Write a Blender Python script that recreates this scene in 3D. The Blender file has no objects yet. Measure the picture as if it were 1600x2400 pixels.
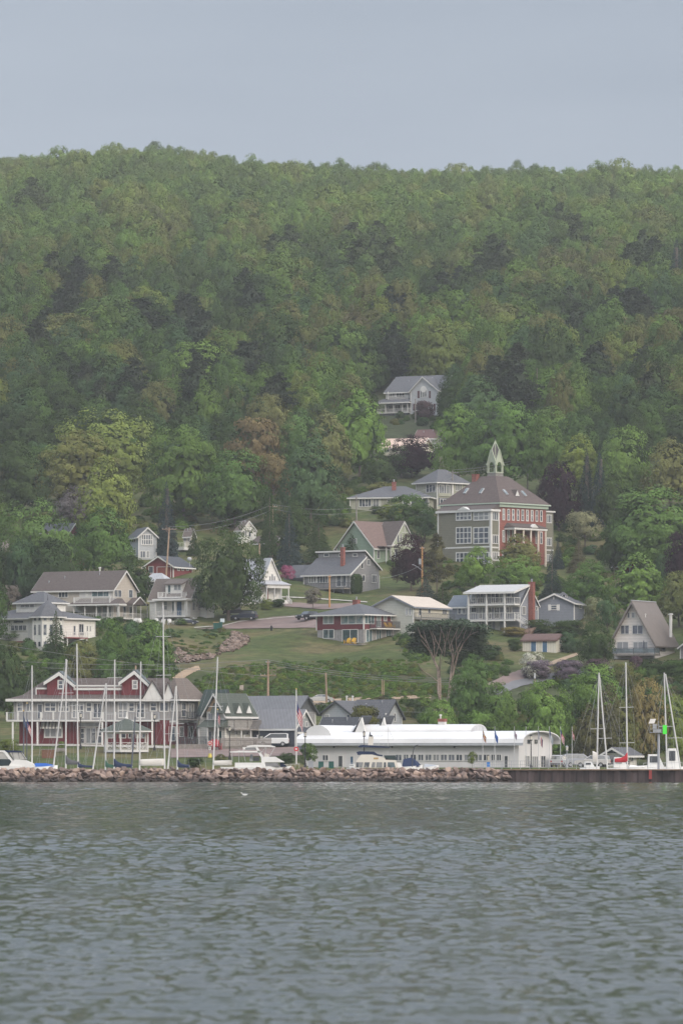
import bpy, bmesh, math, random
import numpy as np
from mathutils import Vector, Matrix
random.seed(7); RNG = np.random.default_rng(11)
SC = bpy.context.scene; COL = SC.collection
R = math.radians
# ------------------------------------------------------------------ camera
F = 12000.0; CH = 3.5; HY = 1770.0          # focal length in photo pixels, eye height, horizon row
cam = bpy.data.cameras.new('camera'); camo = bpy.data.objects.new('camera', cam); COL.objects.link(camo)
cam.sensor_fit = 'HORIZONTAL'; cam.sensor_width = 24.0; cam.lens = F/1600*24.0
cam.shift_y = (HY-1200)/1600.0; cam.clip_start = 1.0; cam.clip_end = 20000
camo.location = (0, 0, CH); camo.rotation_euler = (R(90), 0, 0)
cam.dof.use_dof = True; cam.dof.focus_distance = 760; cam.dof.aperture_fstop = 2.8
SC.camera = camo
# ------------------------------------------------------------------ world, sun, exposure
W = bpy.data.worlds.new('World'); SC.world = W; W.use_nodes = True
nt = W.node_tree; nt.nodes.clear()
SUN_EL, SUN_AZ = R(24), R(138)
def N(nt, typ, **kw):
    n = nt.nodes.new(typ)
    for k, v in kw.items():
        if k.startswith('i_'): n.inputs[k[2:].replace('_', ' ')].default_value = v
        else: setattr(n, k, v)
    return n
L = lambda nt, a, b: nt.links.new(a, b)
sky = N(nt, 'ShaderNodeTexSky', sky_type='NISHITA'); sky.sun_disc = False
sky.sun_elevation = SUN_EL; sky.sun_rotation = SUN_AZ; sky.dust_density = 4.0; sky.air_density = 1.0; sky.altitude = 200
hsv = N(nt, 'ShaderNodeHueSaturation'); hsv.inputs['Saturation'].default_value = 0.36
L(nt, sky.outputs[0], hsv.inputs['Color'])
# veiled overcast: a thin even cloud sheet over the sky, slightly mottled
tc = N(nt, 'ShaderNodeTexCoord'); mp = N(nt, 'ShaderNodeMapping'); mp.inputs['Scale'].default_value = (5, 5, 26)
nz = N(nt, 'ShaderNodeTexNoise'); nz.inputs['Scale'].default_value = 1.3; nz.inputs['Detail'].default_value = 4; nz.inputs['Roughness'].default_value = .45
L(nt, tc.outputs['Generated'], mp.inputs[0]); L(nt, mp.outputs[0], nz.inputs['Vector'])
cr = N(nt, 'ShaderNodeValToRGB'); cr.color_ramp.elements[0].position = .3; cr.color_ramp.elements[1].position = .75
cr.color_ramp.elements[0].color = (3.2, 3.8, 4.68, 1); cr.color_ramp.elements[1].color = (4.1, 4.7, 5.55, 1)
L(nt, nz.outputs[0], cr.inputs[0])
mx = N(nt, 'ShaderNodeMix', data_type='RGBA'); mx.inputs['Factor'].default_value = .86
L(nt, hsv.outputs[0], mx.inputs[6]); L(nt, cr.outputs[0], mx.inputs[7])
# an overcast sky is brighter overhead than at the horizon
sz = N(nt, 'ShaderNodeSeparateXYZ'); L(nt, tc.outputs['Generated'], sz.inputs[0])
zr = N(nt, 'ShaderNodeMapRange', interpolation_type='SMOOTHSTEP'); zr.inputs[1].default_value = .13; zr.inputs[2].default_value = .8; zr.inputs[3].default_value = 1.08; zr.inputs[4].default_value = 3.0
L(nt, sz.outputs[2], zr.inputs[0])
# and brighter round the veiled sun, which stands behind and to the right of the camera
dt = N(nt, 'ShaderNodeVectorMath', operation='DOT_PRODUCT'); L(nt, tc.outputs['Generated'], dt.inputs[0])
dt.inputs[1].default_value = (math.sin(SUN_AZ)*math.cos(SUN_EL), math.cos(SUN_AZ)*math.cos(SUN_EL), math.sin(SUN_EL))
gr = N(nt, 'ShaderNodeMapRange', interpolation_type='SMOOTHSTEP'); gr.inputs[1].default_value = 0; gr.inputs[2].default_value = 1; gr.inputs[3].default_value = 1; gr.inputs[4].default_value = 2.3
L(nt, dt.outputs['Value'], gr.inputs[0]); gm = N(nt, 'ShaderNodeMath', operation='MULTIPLY'); L(nt, gr.outputs[0], gm.inputs[0]); L(nt, zr.outputs[0], gm.inputs[1])
wf = N(nt, 'ShaderNodeMapRange', interpolation_type='SMOOTHSTEP'); wf.inputs[3].default_value = 0; wf.inputs[4].default_value = 1; L(nt, dt.outputs['Value'], wf.inputs[0])
wm = N(nt, 'ShaderNodeMix', data_type='RGBA'); L(nt, wf.outputs[0], wm.inputs['Factor']); L(nt, mx.outputs[2], wm.inputs[6]); wm.inputs[7].default_value = (4.75, 4.6, 4.6, 1)
zm = N(nt, 'ShaderNodeVectorMath', operation='SCALE'); L(nt, wm.outputs[2], zm.inputs[0]); L(nt, gm.outputs[0], zm.inputs['Scale'])
bg = N(nt, 'ShaderNodeBackground'); bg.inputs['Strength'].default_value = .1
L(nt, zm.outputs[0], bg.inputs[0]); wo = N(nt, 'ShaderNodeOutputWorld'); L(nt, bg.outputs[0], wo.inputs[0])
sl = bpy.data.lights.new('sun', 'SUN'); sl.energy = 1.3; sl.angle = R(14); sl.color = (1.0, .88, .74)
so = bpy.data.objects.new('sun', sl); COL.objects.link(so)
sd = Vector((math.sin(SUN_AZ)*math.cos(SUN_EL), math.cos(SUN_AZ)*math.cos(SUN_EL), math.sin(SUN_EL)))
so.rotation_euler = sd.to_track_quat('Z', 'Y').to_euler(); so.location = (300, -100, 300)
SC.view_settings.view_transform = 'Standard'; SC.view_settings.look = 'None'
SC.view_settings.exposure = 0.0; SC.view_settings.gamma = 1
SC.render.engine = 'CYCLES'
cy = SC.cycles; cy.use_denoising = True; cy.max_bounces = 6; cy.diffuse_bounces = 2; cy.glossy_bounces = 2
cy.transmission_bounces = 2; cy.volume_bounces = 0; cy.transparent_max_bounces = 6
cy.caustics_reflective = False; cy.caustics_refractive = False; cy.sample_clamp_indirect = 4
cy.use_adaptive_sampling = True; cy.adaptive_threshold = 0.015
try: cy.denoising_prefilter = 'ACCURATE'
except Exception: pass

# ------------------------------------------------------------------ terrain height
_PA = np.array([(600,-6),(703,-5),(705.5,1.9),(725,3.0),(750,5.06),(800,6.6),(838,10.9),(850,12.0),(864,12.4),(870,13.4),(885,18.6),
 (915,22.2),(925,24),(940,26.5),(955,28.6),(1000,35.5),(1045,43),(1090,54),(1130,61),(1200,74.5),(1260,86),(1300,95),
 (1450,125),(1650,163.5),(1900,205.5),(2060,225.5),(2150,227),(2400,220),(3000,190)], float)
_PB = np.array([(600,-6),(703,-5),(705.5,1.75),(768,1.8),(790,3.4),(838,10.9)], float)
def Zt(x, Y):
    x = np.asarray(x, float); Y = np.asarray(Y, float)
    px = 800+F*x/np.maximum(Y, 1)
    a = np.interp(Y, _PA[:,0], _PA[:,1]); b = np.where(Y < 838, np.interp(Y, _PB[:,0], _PB[:,1]), a)
    t = np.clip((px-694)/36, 0, 1); t = t*t*(3-2*t)
    z = a*(1-t)+b*t
    far = np.clip((Y-1350)/500, 0, 1)
    z = z + far*(8*np.exp(-((px-280)/300)**2) - .3*np.exp(-((px-900)/250)**2) - .8*np.clip((px-1000)/500,0,1) + 1.0*np.sin(px/140.+Y/90.)+.7*np.sin(px/61.-Y/47.))
    z = z + np.clip((Y-870)/60, 0, 1)*(.5*np.sin(x/9+Y/21)+.35*np.sin(x/4.1-Y/13))
    return z
def at(px, py, y0=706, y1=2600):
    """where the ray through photo pixel (px, py) meets the ground"""
    Y = np.arange(y0, y1, .5); x = (px-800)*Y/F; zr = CH+(HY-py)*Y/F
    k = np.nonzero(Zt(x, Y) >= zr)[0]
    i = k[0] if len(k) else len(Y)-1
    return Vector(((px-800)*Y[i]/F, Y[i], float(Zt(x[i], Y[i]))))
def atY(px, Y, z=None):
    x = (px-800)*Y/F
    return Vector((x, Y, float(Zt(x, Y)) if z is None else z))
def pxz(py, Y): return CH+(HY-py)*Y/F
def P3(px, py, Y): return Vector(((px-800)*Y/F, Y, pxz(py, Y)))

# ------------------------------------------------------------------ tagging and building
def tag(o, label=None, cat=None, group=None, kind=None):
    if label: o['label'] = label
    if cat: o['category'] = cat
    if group: o['group'] = group
    if kind: o['kind'] = kind
    return o
def empty(name, loc, rz=0, label=None, cat=None, group=None):
    o = bpy.data.objects.new(name, None); o.location = loc; o.rotation_euler = (0, 0, rz); COL.objects.link(o)
    o.empty_display_size = .5
    return tag(o, label, cat, group)
class MB:
    def __init__(s): s.v = []; s.f = []
    def poly(s, pts):
        n = len(s.v); s.v += [tuple(p) for p in pts]; s.f.append(tuple(range(n, n+len(pts)))); return s
    def box(s, x0, x1, y0, y1, z0, z1):
        n = len(s.v)
        s.v += [(x, y, z) for z in (z0, z1) for x, y in ((x0,y0),(x1,y0),(x1,y1),(x0,y1))]
        s.f += [tuple(n+i for i in q) for q in ((3,2,1,0),(4,5,6,7),(0,1,5,4),(1,2,6,5),(2,3,7,6),(3,0,4,7))]; return s
    def prism(s, pts, d):
        """closed solid: planar polygon pts pushed by vector d"""
        n = len(s.v); k = len(pts); d = Vector(d)
        s.v += [tuple(p) for p in pts]+[tuple(Vector(p)+d) for p in pts]
        s.f.append(tuple(range(n, n+k))); s.f.append(tuple(range(n+2*k-1, n+k-1, -1)))
        for i in range(k):
            j = (i+1) % k; s.f.append((n+j, n+i, n+k+i, n+k+j))
        return s
    def tube(s, a, b, r0, r1=None, n=8):
        a = Vector(a); b = Vector(b); r1 = r0 if r1 is None else r1
        d = (b-a); 
        if d.length < 1e-6: return s
        d.normalize(); u = d.orthogonal().normalized(); w = d.cross(u); k = len(s.v)
        for c, r in ((a, r0), (b, r1)):
            s.v += [tuple(c+(u*math.cos(t)+w*math.sin(t))*r) for t in (2*math.pi*i/n for i in range(n))]
        s.f += [(k+i, k+(i+1) % n, k+n+(i+1) % n, k+n+i) for i in range(n)]
        s.f.append(tuple(range(k+n-1, k-1, -1))); s.f.append(tuple(range(k+n, k+2*n))); return s
    def path(s, pts, r0, r1=None, n=6):
        r1 = r0 if r1 is None else r1; m = len(pts)-1
        for i in range(m):
            s.tube(pts[i], pts[i+1], r0+(r1-r0)*i/m, r0+(r1-r0)*(i+1)/m, n)
        return s
    def bar(s, a, b, w=.05, h=None):
        """square bar between two points"""
        a = Vector(a); b = Vector(b); h = w if h is None else h; d = (b-a).normalized()
        u = d.cross(Vector((0,0,1)))
        if u.length < 1e-4: u = Vector((1,0,0))
        u.normalize(); v = u.cross(d); n = len(s.v)
        for c in (a, b):
            s.v += [tuple(c+u*i*w/2+v*j*h/2) for i, j in ((-1,-1),(1,-1),(1,1),(-1,1))]
        s.f += [(n+i, n+(i+1) % 4, n+4+(i+1) % 4, n+4+i) for i in range(4)]+[(n+3,n+2,n+1,n),(n+4,n+5,n+6,n+7)]; return s
    def loft(s, rings, cap=True):
        n0 = len(s.v); k = len(rings[0])
        for r in rings: s.v += [tuple(p) for p in r]
        for i in range(len(rings)-1):
            for j in range(k):
                a = n0+i*k+j; b = n0+i*k+(j+1) % k; s.f.append((a, b, b+k, a+k))
        if cap: s.f.append(tuple(range(n0+k-1, n0-1, -1))); s.f.append(tuple(range(n0+(len(rings)-1)*k, n0+len(rings)*k)))
        return s
    def ball(s, c, r, n=8, m=6, sz=1):
        c = Vector(c); rings = []
        for i in range(1, m):
            t = math.pi*i/m; rings.append([c+Vector((math.sin(t)*math.cos(p)*r, math.sin(t)*math.sin(p)*r, -math.cos(t)*r*sz)) for p in (2*math.pi*j/n for j in range(n))])
        return s.loft(rings)
    def build(s, name, mat, parent=None, smooth=False, label=None):
        me = bpy.data.meshes.new(name); me.from_pydata(s.v, [], s.f)
        bm = bmesh.new(); bm.from_mesh(me); bmesh.ops.recalc_face_normals(bm, faces=bm.faces); bm.to_mesh(me); bm.free()
        if mat: me.materials.append(mat)
        if smooth:
            me.polygons.foreach_set('use_smooth', [True]*len(me.polygons))
        o = bpy.data.objects.new(name, me); COL.objects.link(o)
        if parent: o.parent = parent
        if label: o['label'] = label
        return o
def fast_mesh(name, V, Q, mat):
    me = bpy.data.meshes.new(name); V = np.asarray(V, np.float32); Q = np.asarray(Q, np.int32); k = Q.shape[1]
    me.vertices.add(len(V)); me.vertices.foreach_set('co', V.ravel())
    me.loops.add(Q.size); me.loops.foreach_set('vertex_index', Q.ravel())
    me.polygons.add(len(Q)); me.polygons.foreach_set('loop_start', np.arange(0, Q.size, k, dtype=np.int32))
    me.update(calc_edges=True)
    if mat: me.materials.append(mat)
    return me

# ------------------------------------------------------------------ materials
_M = {}
def mat(name, col, rough=.7, var=.15, scale=1.5, lines=0, seams=0, metal=0, bump=.0, streak=0):
    """procedural paint/wood/stone: noise-varied colour; lines = clapboard pitch in m, seams = vertical seam pitch"""
    if name in _M: return _M[name]
    m = bpy.data.materials.new(name); m.use_nodes = True; nt = m.node_tree; b = nt.nodes['Principled BSDF']
    b.inputs['Roughness'].default_value = rough; b.inputs['Metallic'].default_value = metal
    b.inputs['Specular IOR Level'].default_value = .3
    tc = N(nt, 'ShaderNodeTexCoord'); nz = N(nt, 'ShaderNodeTexNoise'); nz.inputs['Scale'].default_value = scale; nz.inputs['Detail'].default_value = 5
    mp = N(nt, 'ShaderNodeMapping'); mp.inputs['Scale'].default_value = (1, 1, .25 if streak else 1)
    L(nt, tc.outputs['Object'], mp.inputs[0]); L(nt, mp.outputs[0], nz.inputs['Vector'])
    r = N(nt, 'ShaderNodeMapRange'); r.inputs[1].default_value = .3; r.inputs[2].default_value = .7; r.inputs[3].default_value = 1-var; r.inputs[4].default_value = 1+var
    L(nt, nz.outputs[0], r.inputs[0]); fac = r.outputs[0]
    sx = N(nt, 'ShaderNodeSeparateXYZ'); L(nt, tc.outputs['Object'], sx.inputs[0])
    for axis, pitch, dark in (('Z', lines, .8), ('XY', seams, .82)):
        if not pitch: continue
        if axis == 'Z': src = sx.outputs[2]
        else:
            ad = N(nt, 'ShaderNodeMath', operation='ADD'); L(nt, sx.outputs[0], ad.inputs[0]); L(nt, sx.outputs[1], ad.inputs[1]); src = ad.outputs[0]
        dv = N(nt, 'ShaderNodeMath', operation='DIVIDE'); L(nt, src, dv.inputs[0]); dv.inputs[1].default_value = pitch
        fr = N(nt, 'ShaderNodeMath', operation='FRACT'); L(nt, dv.outputs[0], fr.inputs[0])
        lt = N(nt, 'ShaderNodeMath', operation='LESS_THAN'); L(nt, fr.outputs[0], lt.inputs[0]); lt.inputs[1].default_value = .2
        r2 = N(nt, 'ShaderNodeMapRange'); L(nt, lt.outputs[0], r2.inputs[0]); r2.inputs[3].default_value = 1; r2.inputs[4].default_value = dark
        ml = N(nt, 'ShaderNodeMath', operation='MULTIPLY'); L(nt, fac, ml.inputs[0]); L(nt, r2.outputs[0], ml.inputs[1]); fac = ml.outputs[0]
    vm = N(nt, 'ShaderNodeVectorMath', operation='SCALE'); vm.inputs[0].default_value = col[:3]; L(nt, fac, vm.inputs['Scale'])
    L(nt, vm.outputs[0], b.inputs['Base Color'])
    if bump:
        bp = N(nt, 'ShaderNodeBump'); bp.inputs['Strength'].default_value = bump; bp.inputs['Distance'].default_value = .1
        L(nt, fac, bp.inputs['Height']); L(nt, bp.outputs[0], b.inputs['Normal'])
    _M[name] = m; return m
def glass_mat(name='window glass', col=(.03,.036,.045)):
    if name in _M: return _M[name]
    m = bpy.data.materials.new(name); m.use_nodes = True; nt = m.node_tree; b = nt.nodes['Principled BSDF']
    b.inputs['Roughness'].default_value = .08; b.inputs['Specular IOR Level'].default_value = .8
    oi = N(nt, 'ShaderNodeObjectInfo'); tc = N(nt, 'ShaderNodeTexCoord')
    nz = N(nt, 'ShaderNodeTexNoise'); nz.inputs['Scale'].default_value = .9; L(nt, tc.outputs['Object'], nz.inputs['Vector'])
    ad = N(nt, 'ShaderNodeMath', operation='MULTIPLY_ADD'); L(nt, oi.outputs['Random'], ad.inputs[0]); ad.inputs[1].default_value = .75; L(nt, nz.outputs[0], ad.inputs[2])
    cr = N(nt, 'ShaderNodeValToRGB'); cr.color_ramp.elements[0].color = (*col, 1); cr.color_ramp.elements[0].position = .5
    cr.color_ramp.elements[1].color = (col[0]*2.6+.01, col[1]*2.6+.01, col[2]*2.6+.01, 1); cr.color_ramp.elements[1].position = .9; q = cr.color_ramp.elements.new(1.0); q.color = (col[0]+.2, col[1]+.2, col[2]+.19, 1)
    L(nt, ad.outputs[0], cr.inputs[0]); L(nt, cr.outputs[0], b.inputs['Base Color'])
    _M[name] = m; return m

# ground
def ground_mat():
    m = bpy.data.materials.new('grassy ground'); m.use_nodes = True; nt = m.node_tree; b = nt.nodes['Principled BSDF']
    b.inputs['Roughness'].default_value = .95; b.inputs['Specular IOR Level'].default_value = .1
    ge = N(nt, 'ShaderNodeNewGeometry')
    n1 = N(nt, 'ShaderNodeTexNoise'); n1.inputs['Scale'].default_value = .07; n1.inputs['Detail'].default_value = 6; n1.inputs['Roughness'].default_value = .65
    n2 = N(nt, 'ShaderNodeTexNoise'); n2.inputs['Scale'].default_value = .45; n2.inputs['Detail'].default_value = 6; n2.inputs['Roughness'].default_value = .7
    for n in (n1, n2): L(nt, ge.outputs['Position'], n.inputs['Vector'])
    c1 = N(nt, 'ShaderNodeValToRGB'); e = c1.color_ramp.elements
    e[0].position = .36; e[0].color = (.052, .072, .022, 1); e[1].position = .6; e[1].color = (.112, .096, .046, 1)
    q = e.new(.5); q.color = (.074, .085, .030, 1)
    L(nt, n1.outputs[0], c1.inputs[0])
    r = N(nt, 'ShaderNodeMapRange'); r.inputs[1].default_value = .3; r.inputs[2].default_value = .7; r.inputs[3].default_value = .55; r.inputs[4].default_value = 1.45
    L(nt, n2.outputs[0], r.inputs[0])
    at_ = N(nt, 'ShaderNodeAttribute', attribute_name='wild')
    mx = N(nt, 'ShaderNodeMix', data_type='RGBA'); L(nt, at_.outputs['Fac'], mx.inputs['Factor']); L(nt, c1.outputs[0], mx.inputs[6]); mx.inputs[7].default_value = (.045, .055, .028, 1)
    vm = N(nt, 'ShaderNodeVectorMath', operation='SCALE'); L(nt, mx.outputs[2], vm.inputs[0]); L(nt, r.outputs[0], vm.inputs['Scale'])
    L(nt, vm.outputs[0], b.inputs['Base Color'])
    bp = N(nt, 'ShaderNodeBump'); bp.inputs['Strength'].default_value = .6; bp.inputs['Distance'].default_value = .25; L(nt, n2.outputs[0], bp.inputs['Height']); L(nt, bp.outputs[0], b.inputs['Normal'])
    return m
def build_terrain():
    Ys = np.concatenate([np.arange(696, 712, 1.5), np.arange(712, 980, 3), np.arange(980, 1320, 6), np.arange(1320, 3001, 20)])
    us = np.arange(-2200, 3801, 20.)
    U, YY = np.meshgrid(us, Ys); X = (U-800)*YY/F; Z = Zt(X, YY)
    V = np.stack([X, YY, Z], -1).reshape(-1, 3); nx = len(us); ny = len(Ys)
    i = np.arange(nx-1); j = np.arange(ny-1); I, J = np.meshgrid(i, j); a = (J*nx+I).ravel()
    Q = np.stack([a, a+1, a+nx+1, a+nx], 1)
    me = fast_mesh('hillside', V, Q, ground_mat())
    at_ = me.attributes.new('wild', 'FLOAT', 'POINT')
    wild = np.clip((YY-1080)/160, 0, 1)*.9 + .8*np.exp(-((YY-872)/11)**2)
    at_.data.foreach_set('value', np.clip(wild, 0, 1).ravel().astype(np.float32))
    me.polygons.foreach_set('use_smooth', [True]*len(me.polygons))
    o = bpy.data.objects.new('hillside_ground', me); COL.objects.link(o); o['kind'] = 'structure'
build_terrain()

def water_mat():
    m = bpy.data.materials.new('lake water'); m.use_nodes = True; nt = m.node_tree; b = nt.nodes['Principled BSDF']
    b.inputs['Roughness'].default_value = .12; b.inputs['IOR'].default_value = 1.333
    ge = N(nt, 'ShaderNodeNewGeometry')
    nb = N(nt, 'ShaderNodeTexNoise'); nb.inputs['Scale'].default_value = .03; nb.inputs['Detail'].default_value = 3; L(nt, ge.outputs['Position'], nb.inputs['Vector'])
    cr = N(nt, 'ShaderNodeValToRGB'); cr.color_ramp.elements[0].position = .35; cr.color_ramp.elements[1].position = .65
    cr.color_ramp.elements[0].color = (.027, .036, .026, 1); cr.color_ramp.elements[1].color = (.042, .040, .028, 1); L(nt, nb.outputs[0], cr.inputs[0]); L(nt, cr.outputs[0], b.inputs['Base Color'])
    # wind ruffles: patches of rougher and calmer water, longer towards the shore than they are wide
    pr = None
    for sx_, sy_, sc_ in ((1, .16, 1.3), (1, .06, .8), (1, .035, 1.9)):
        mp = N(nt, 'ShaderNodeMapping'); mp.inputs['Scale'].default_value = (sx_, sy_, 1); L(nt, ge.outputs['Position'], mp.inputs[0])
        n_ = N(nt, 'ShaderNodeTexNoise'); n_.inputs['Scale'].default_value = sc_; n_.inputs['Detail'].default_value = 3; n_.inputs['Distortion'].default_value = .3; L(nt, mp.outputs[0], n_.inputs['Vector'])
        if pr is None: pr = n_.outputs[0]
        else:
            ad = N(nt, 'ShaderNodeMath', operation='ADD'); L(nt, pr, ad.inputs[0]); L(nt, n_.outputs[0], ad.inputs[1]); pr = ad.outputs[0]
    rr = N(nt, 'ShaderNodeMapRange'); rr.inputs[1].default_value = 1.3; rr.inputs[2].default_value = 1.7; rr.inputs[3].default_value = .05; rr.inputs[4].default_value = .17; L(nt, pr, rr.inputs[0]); L(nt, rr.outputs[0], b.inputs['Roughness'])
    nz = N(nt, 'ShaderNodeTexNoise'); nz.inputs['Scale'].default_value = 6; nz.inputs['Detail'].default_value = 2; L(nt, ge.outputs['Position'], nz.inputs['Vector'])
    bp = N(nt, 'ShaderNodeBump'); bp.inputs['Strength'].default_value = 1; bp.inputs['Distance'].default_value = .005
    L(nt, nz.outputs[0], bp.inputs['Height']); L(nt, bp.outputs[0], b.inputs['Normal'])
    return m
def build_water():
    Y = [30.0]
    while Y[-1] < 706: Y.append(Y[-1]+max(.08, .0013*Y[-1]))
    Y = np.array(Y); us = np.concatenate([np.arange(-4300, -500, 25.), np.arange(-500, 2100, 5.), np.arange(2100, 5901, 25.)]); U, YY = np.meshgrid(us, Y); X = (U-800)*YY/F
    dY = np.gradient(Y)[:, None]; Z = np.zeros_like(X); rg = np.random.default_rng(4)
    for i in range(130):
        ly = .7*(22/.7)**rg.uniform(0, 1); ky = 2*math.pi/ly; kx = rg.normal()*2*math.pi/(.52*ly**.24)*.8
        amp = .0029*ly**.56*rg.uniform(.5, 1.4)/(1+(kx/ky)**2*.04); fade = np.clip((ly/dY-2.2)/2.5, 0, 1)*np.clip(YY/(62*ly**.5), 0, 1)**4
        ph = kx*X+ky*YY+rg.uniform(0, 6.28)
        Z += amp*fade*(np.sin(ph)-.2*np.cos(2*ph))
    gust = .75+.35*np.sin(X/23+YY/61+1)*np.sin(YY/37-X/50)
    Z = Z*gust
    # carry the sheet on, calm, to both sides and back past the camera
    ex = np.array([1., 4, 15, 60, 250, 1200]); one = np.ones((len(Y), 1)); zf = np.exp(-ex/3)
    X = np.concatenate([X[:, :1]-ex[::-1][None]*one, X, X[:, -1:]+ex[None]*one], 1); Z = np.concatenate([Z[:, :1]*zf[::-1], Z, Z[:, -1:]*zf], 1)
    Y = np.concatenate([[-70., 0.], Y]); X = np.concatenate([X[:1], X[:1], X]); Z = np.concatenate([Z[:1]*0, Z[:1]*0, Z]); YY = np.repeat(Y[:, None], X.shape[1], 1)
    nx = X.shape[1]; ny = len(Y); V = np.stack([X, YY, Z], -1).reshape(-1, 3)
    I, J = np.meshgrid(np.arange(nx-1), np.arange(ny-1)); a = (J*nx+I).ravel(); Q = np.stack([a, a+1, a+nx+1, a+nx], 1)
    me = fast_mesh('lake water', V, Q, water_mat()); me.polygons.foreach_set('use_smooth', [True]*len(me.polygons))
    o = bpy.data.objects.new('lake_water', me); COL.objects.link(o); o['kind'] = 'structure'
build_water()

# the hazy air between the camera and the hill: closed box, even density
hm = bpy.data.materials.new('hazy air'); hm.use_nodes = True; nt = hm.node_tree; nt.nodes.clear()
vp = N(nt, 'ShaderNodeVolumePrincipled'); vp.inputs['Color'].default_value = (.92, .94, .965, 1); vp.inputs['Density'].default_value = .000082
vp.inputs['Anisotropy'].default_value = 0.0
mo = N(nt, 'ShaderNodeOutputMaterial'); L(nt, vp.outputs[0], mo.inputs['Volume'])
hz = MB().box(-1700, 1700, -80, 3100, -8, 290).build('haze', hm); hz['kind'] = 'stuff'
# ================================================================== vegetation
def foliage_mat(name, inst=False):
    m = bpy.data.materials.new(name); m.use_nodes = True; nt = m.node_tree; nt.nodes.clear()
    if inst: c = N(nt, 'ShaderNodeAttribute', attribute_name='tint', attribute_type='INSTANCER').outputs['Color']
    else: c = N(nt, 'ShaderNodeObjectInfo').outputs['Color']
    ge = N(nt, 'ShaderNodeNewGeometry'); tc = N(nt, 'ShaderNodeTexCoord')
    r = N(nt, 'ShaderNodeMapRange'); r.inputs[3].default_value = .82; r.inputs[4].default_value = 1.2
    L(nt, ge.outputs['Random Per Island'], r.inputs[0])
    nz = N(nt, 'ShaderNodeTexNoise'); nz.inputs['Scale'].default_value = 4.5; nz.inputs['Detail'].default_value = 3; L(nt, tc.outputs['Object'], nz.inputs['Vector'])
    r2 = N(nt, 'ShaderNodeMapRange'); r2.inputs[1].default_value = .32; r2.inputs[2].default_value = .68; r2.inputs[3].default_value = .72; r2.inputs[4].default_value = 1.3
    L(nt, nz.outputs[0], r2.inputs[0])
    ml = N(nt, 'ShaderNodeMath', operation='MULTIPLY'); L(nt, r.outputs[0], ml.inputs[0]); L(nt, r2.outputs[0], ml.inputs[1])
    vm = N(nt, 'ShaderNodeVectorMath', operation='SCALE'); L(nt, c, vm.inputs[0]); L(nt, ml.outputs[0], vm.inputs['Scale'])
    d = N(nt, 'ShaderNodeBsdfDiffuse'); t = N(nt, 'ShaderNodeBsdfTranslucent'); L(nt, vm.outputs[0], d.inputs[0]); L(nt, vm.outputs[0], t.inputs[0])
    x = N(nt, 'ShaderNodeMixShader'); x.inputs[0].default_value = .08; L(nt, d.outputs[0], x.inputs[1]); L(nt, t.outputs[0], x.inputs[2])
    o = N(nt, 'ShaderNodeOutputMaterial'); L(nt, x.outputs[0], o.inputs[0]); return m
FOL = foliage_mat('leaves'); FOLI = foliage_mat('forest leaves', True)
BARK = mat('bark', (.13, .105, .085), .9, .3, 6, bump=.5); BIRCH = mat('pale bark', (.38, .36, .32), .9, .3, 6)
DEADW = mat('weathered branches', (.27, .21, .175), .9, .25, 5)

def quads(C, Nn, S, asp=1.0, rng=RNG):
    """leaf quads: centres C, normals Nn, sizes S"""
    n = len(C); Nn = Nn/np.maximum(np.linalg.norm(Nn, axis=1, keepdims=True), 1e-6)
    a = rng.normal(size=(n, 3)); U = np.cross(Nn, a); U /= np.maximum(np.linalg.norm(U, axis=1, keepdims=True), 1e-6); Wv = np.cross(Nn, U)
    S = np.asarray(S).reshape(-1, 1)*np.ones((n, 1)); U = U*S*.5*asp; Wv = Wv*S*.5
    V = np.stack([C-U-Wv*.4, C+U*.3-Wv, C+U+Wv*.5, C-U*.4+Wv], 1).reshape(-1, 3)
    return V, np.arange(4*n).reshape(-1, 4)
def sphere_dirs(n, rng):
    d = rng.normal(size=(n, 3)); return d/np.linalg.norm(d, axis=1, keepdims=True)
def crown_lobes(rng, centres, radii, per, leaf, core=(0,0,.6,.4), ncore=500, up=.5, sq=.62):
    C = []; Nn = []; S = []
    mean = centres.mean(0)
    for c, r in zip(centres, radii):
        d = sphere_dirs(per, rng); out = c-mean; out /= max(np.linalg.norm(out), 1e-6)
        k = (d@out + d[:, 2]*.7) > -.45; d = d[k]
        rr = r*rng.uniform(.72, 1.08, (len(d), 1)); p = c+d*rr*np.array([1, 1, sq])
        C.append(p); po = p-mean-np.array([0, 0, -.08]); po /= np.linalg.norm(po, axis=1, keepdims=True); Nn.append(d*.55+po*.9+rng.normal(size=d.shape)*.2+np.array([0, 0, up*.3])); S.append(rng.uniform(.7, 1.25, len(d))*leaf)
    d = sphere_dirs(ncore, rng); cx, cy_, cz, cr = core
    C.append(np.array([cx, cy_, cz])+d*np.array([cr, cr, cr*1.0])*rng.uniform(.4, 1, (ncore, 1))); Nn.append(d+rng.normal(size=d.shape)*.3); S.append(np.full(ncore, leaf*3.2))
    return quads(np.concatenate(C), np.concatenate(Nn), np.concatenate(S), rng=rng)
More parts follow.
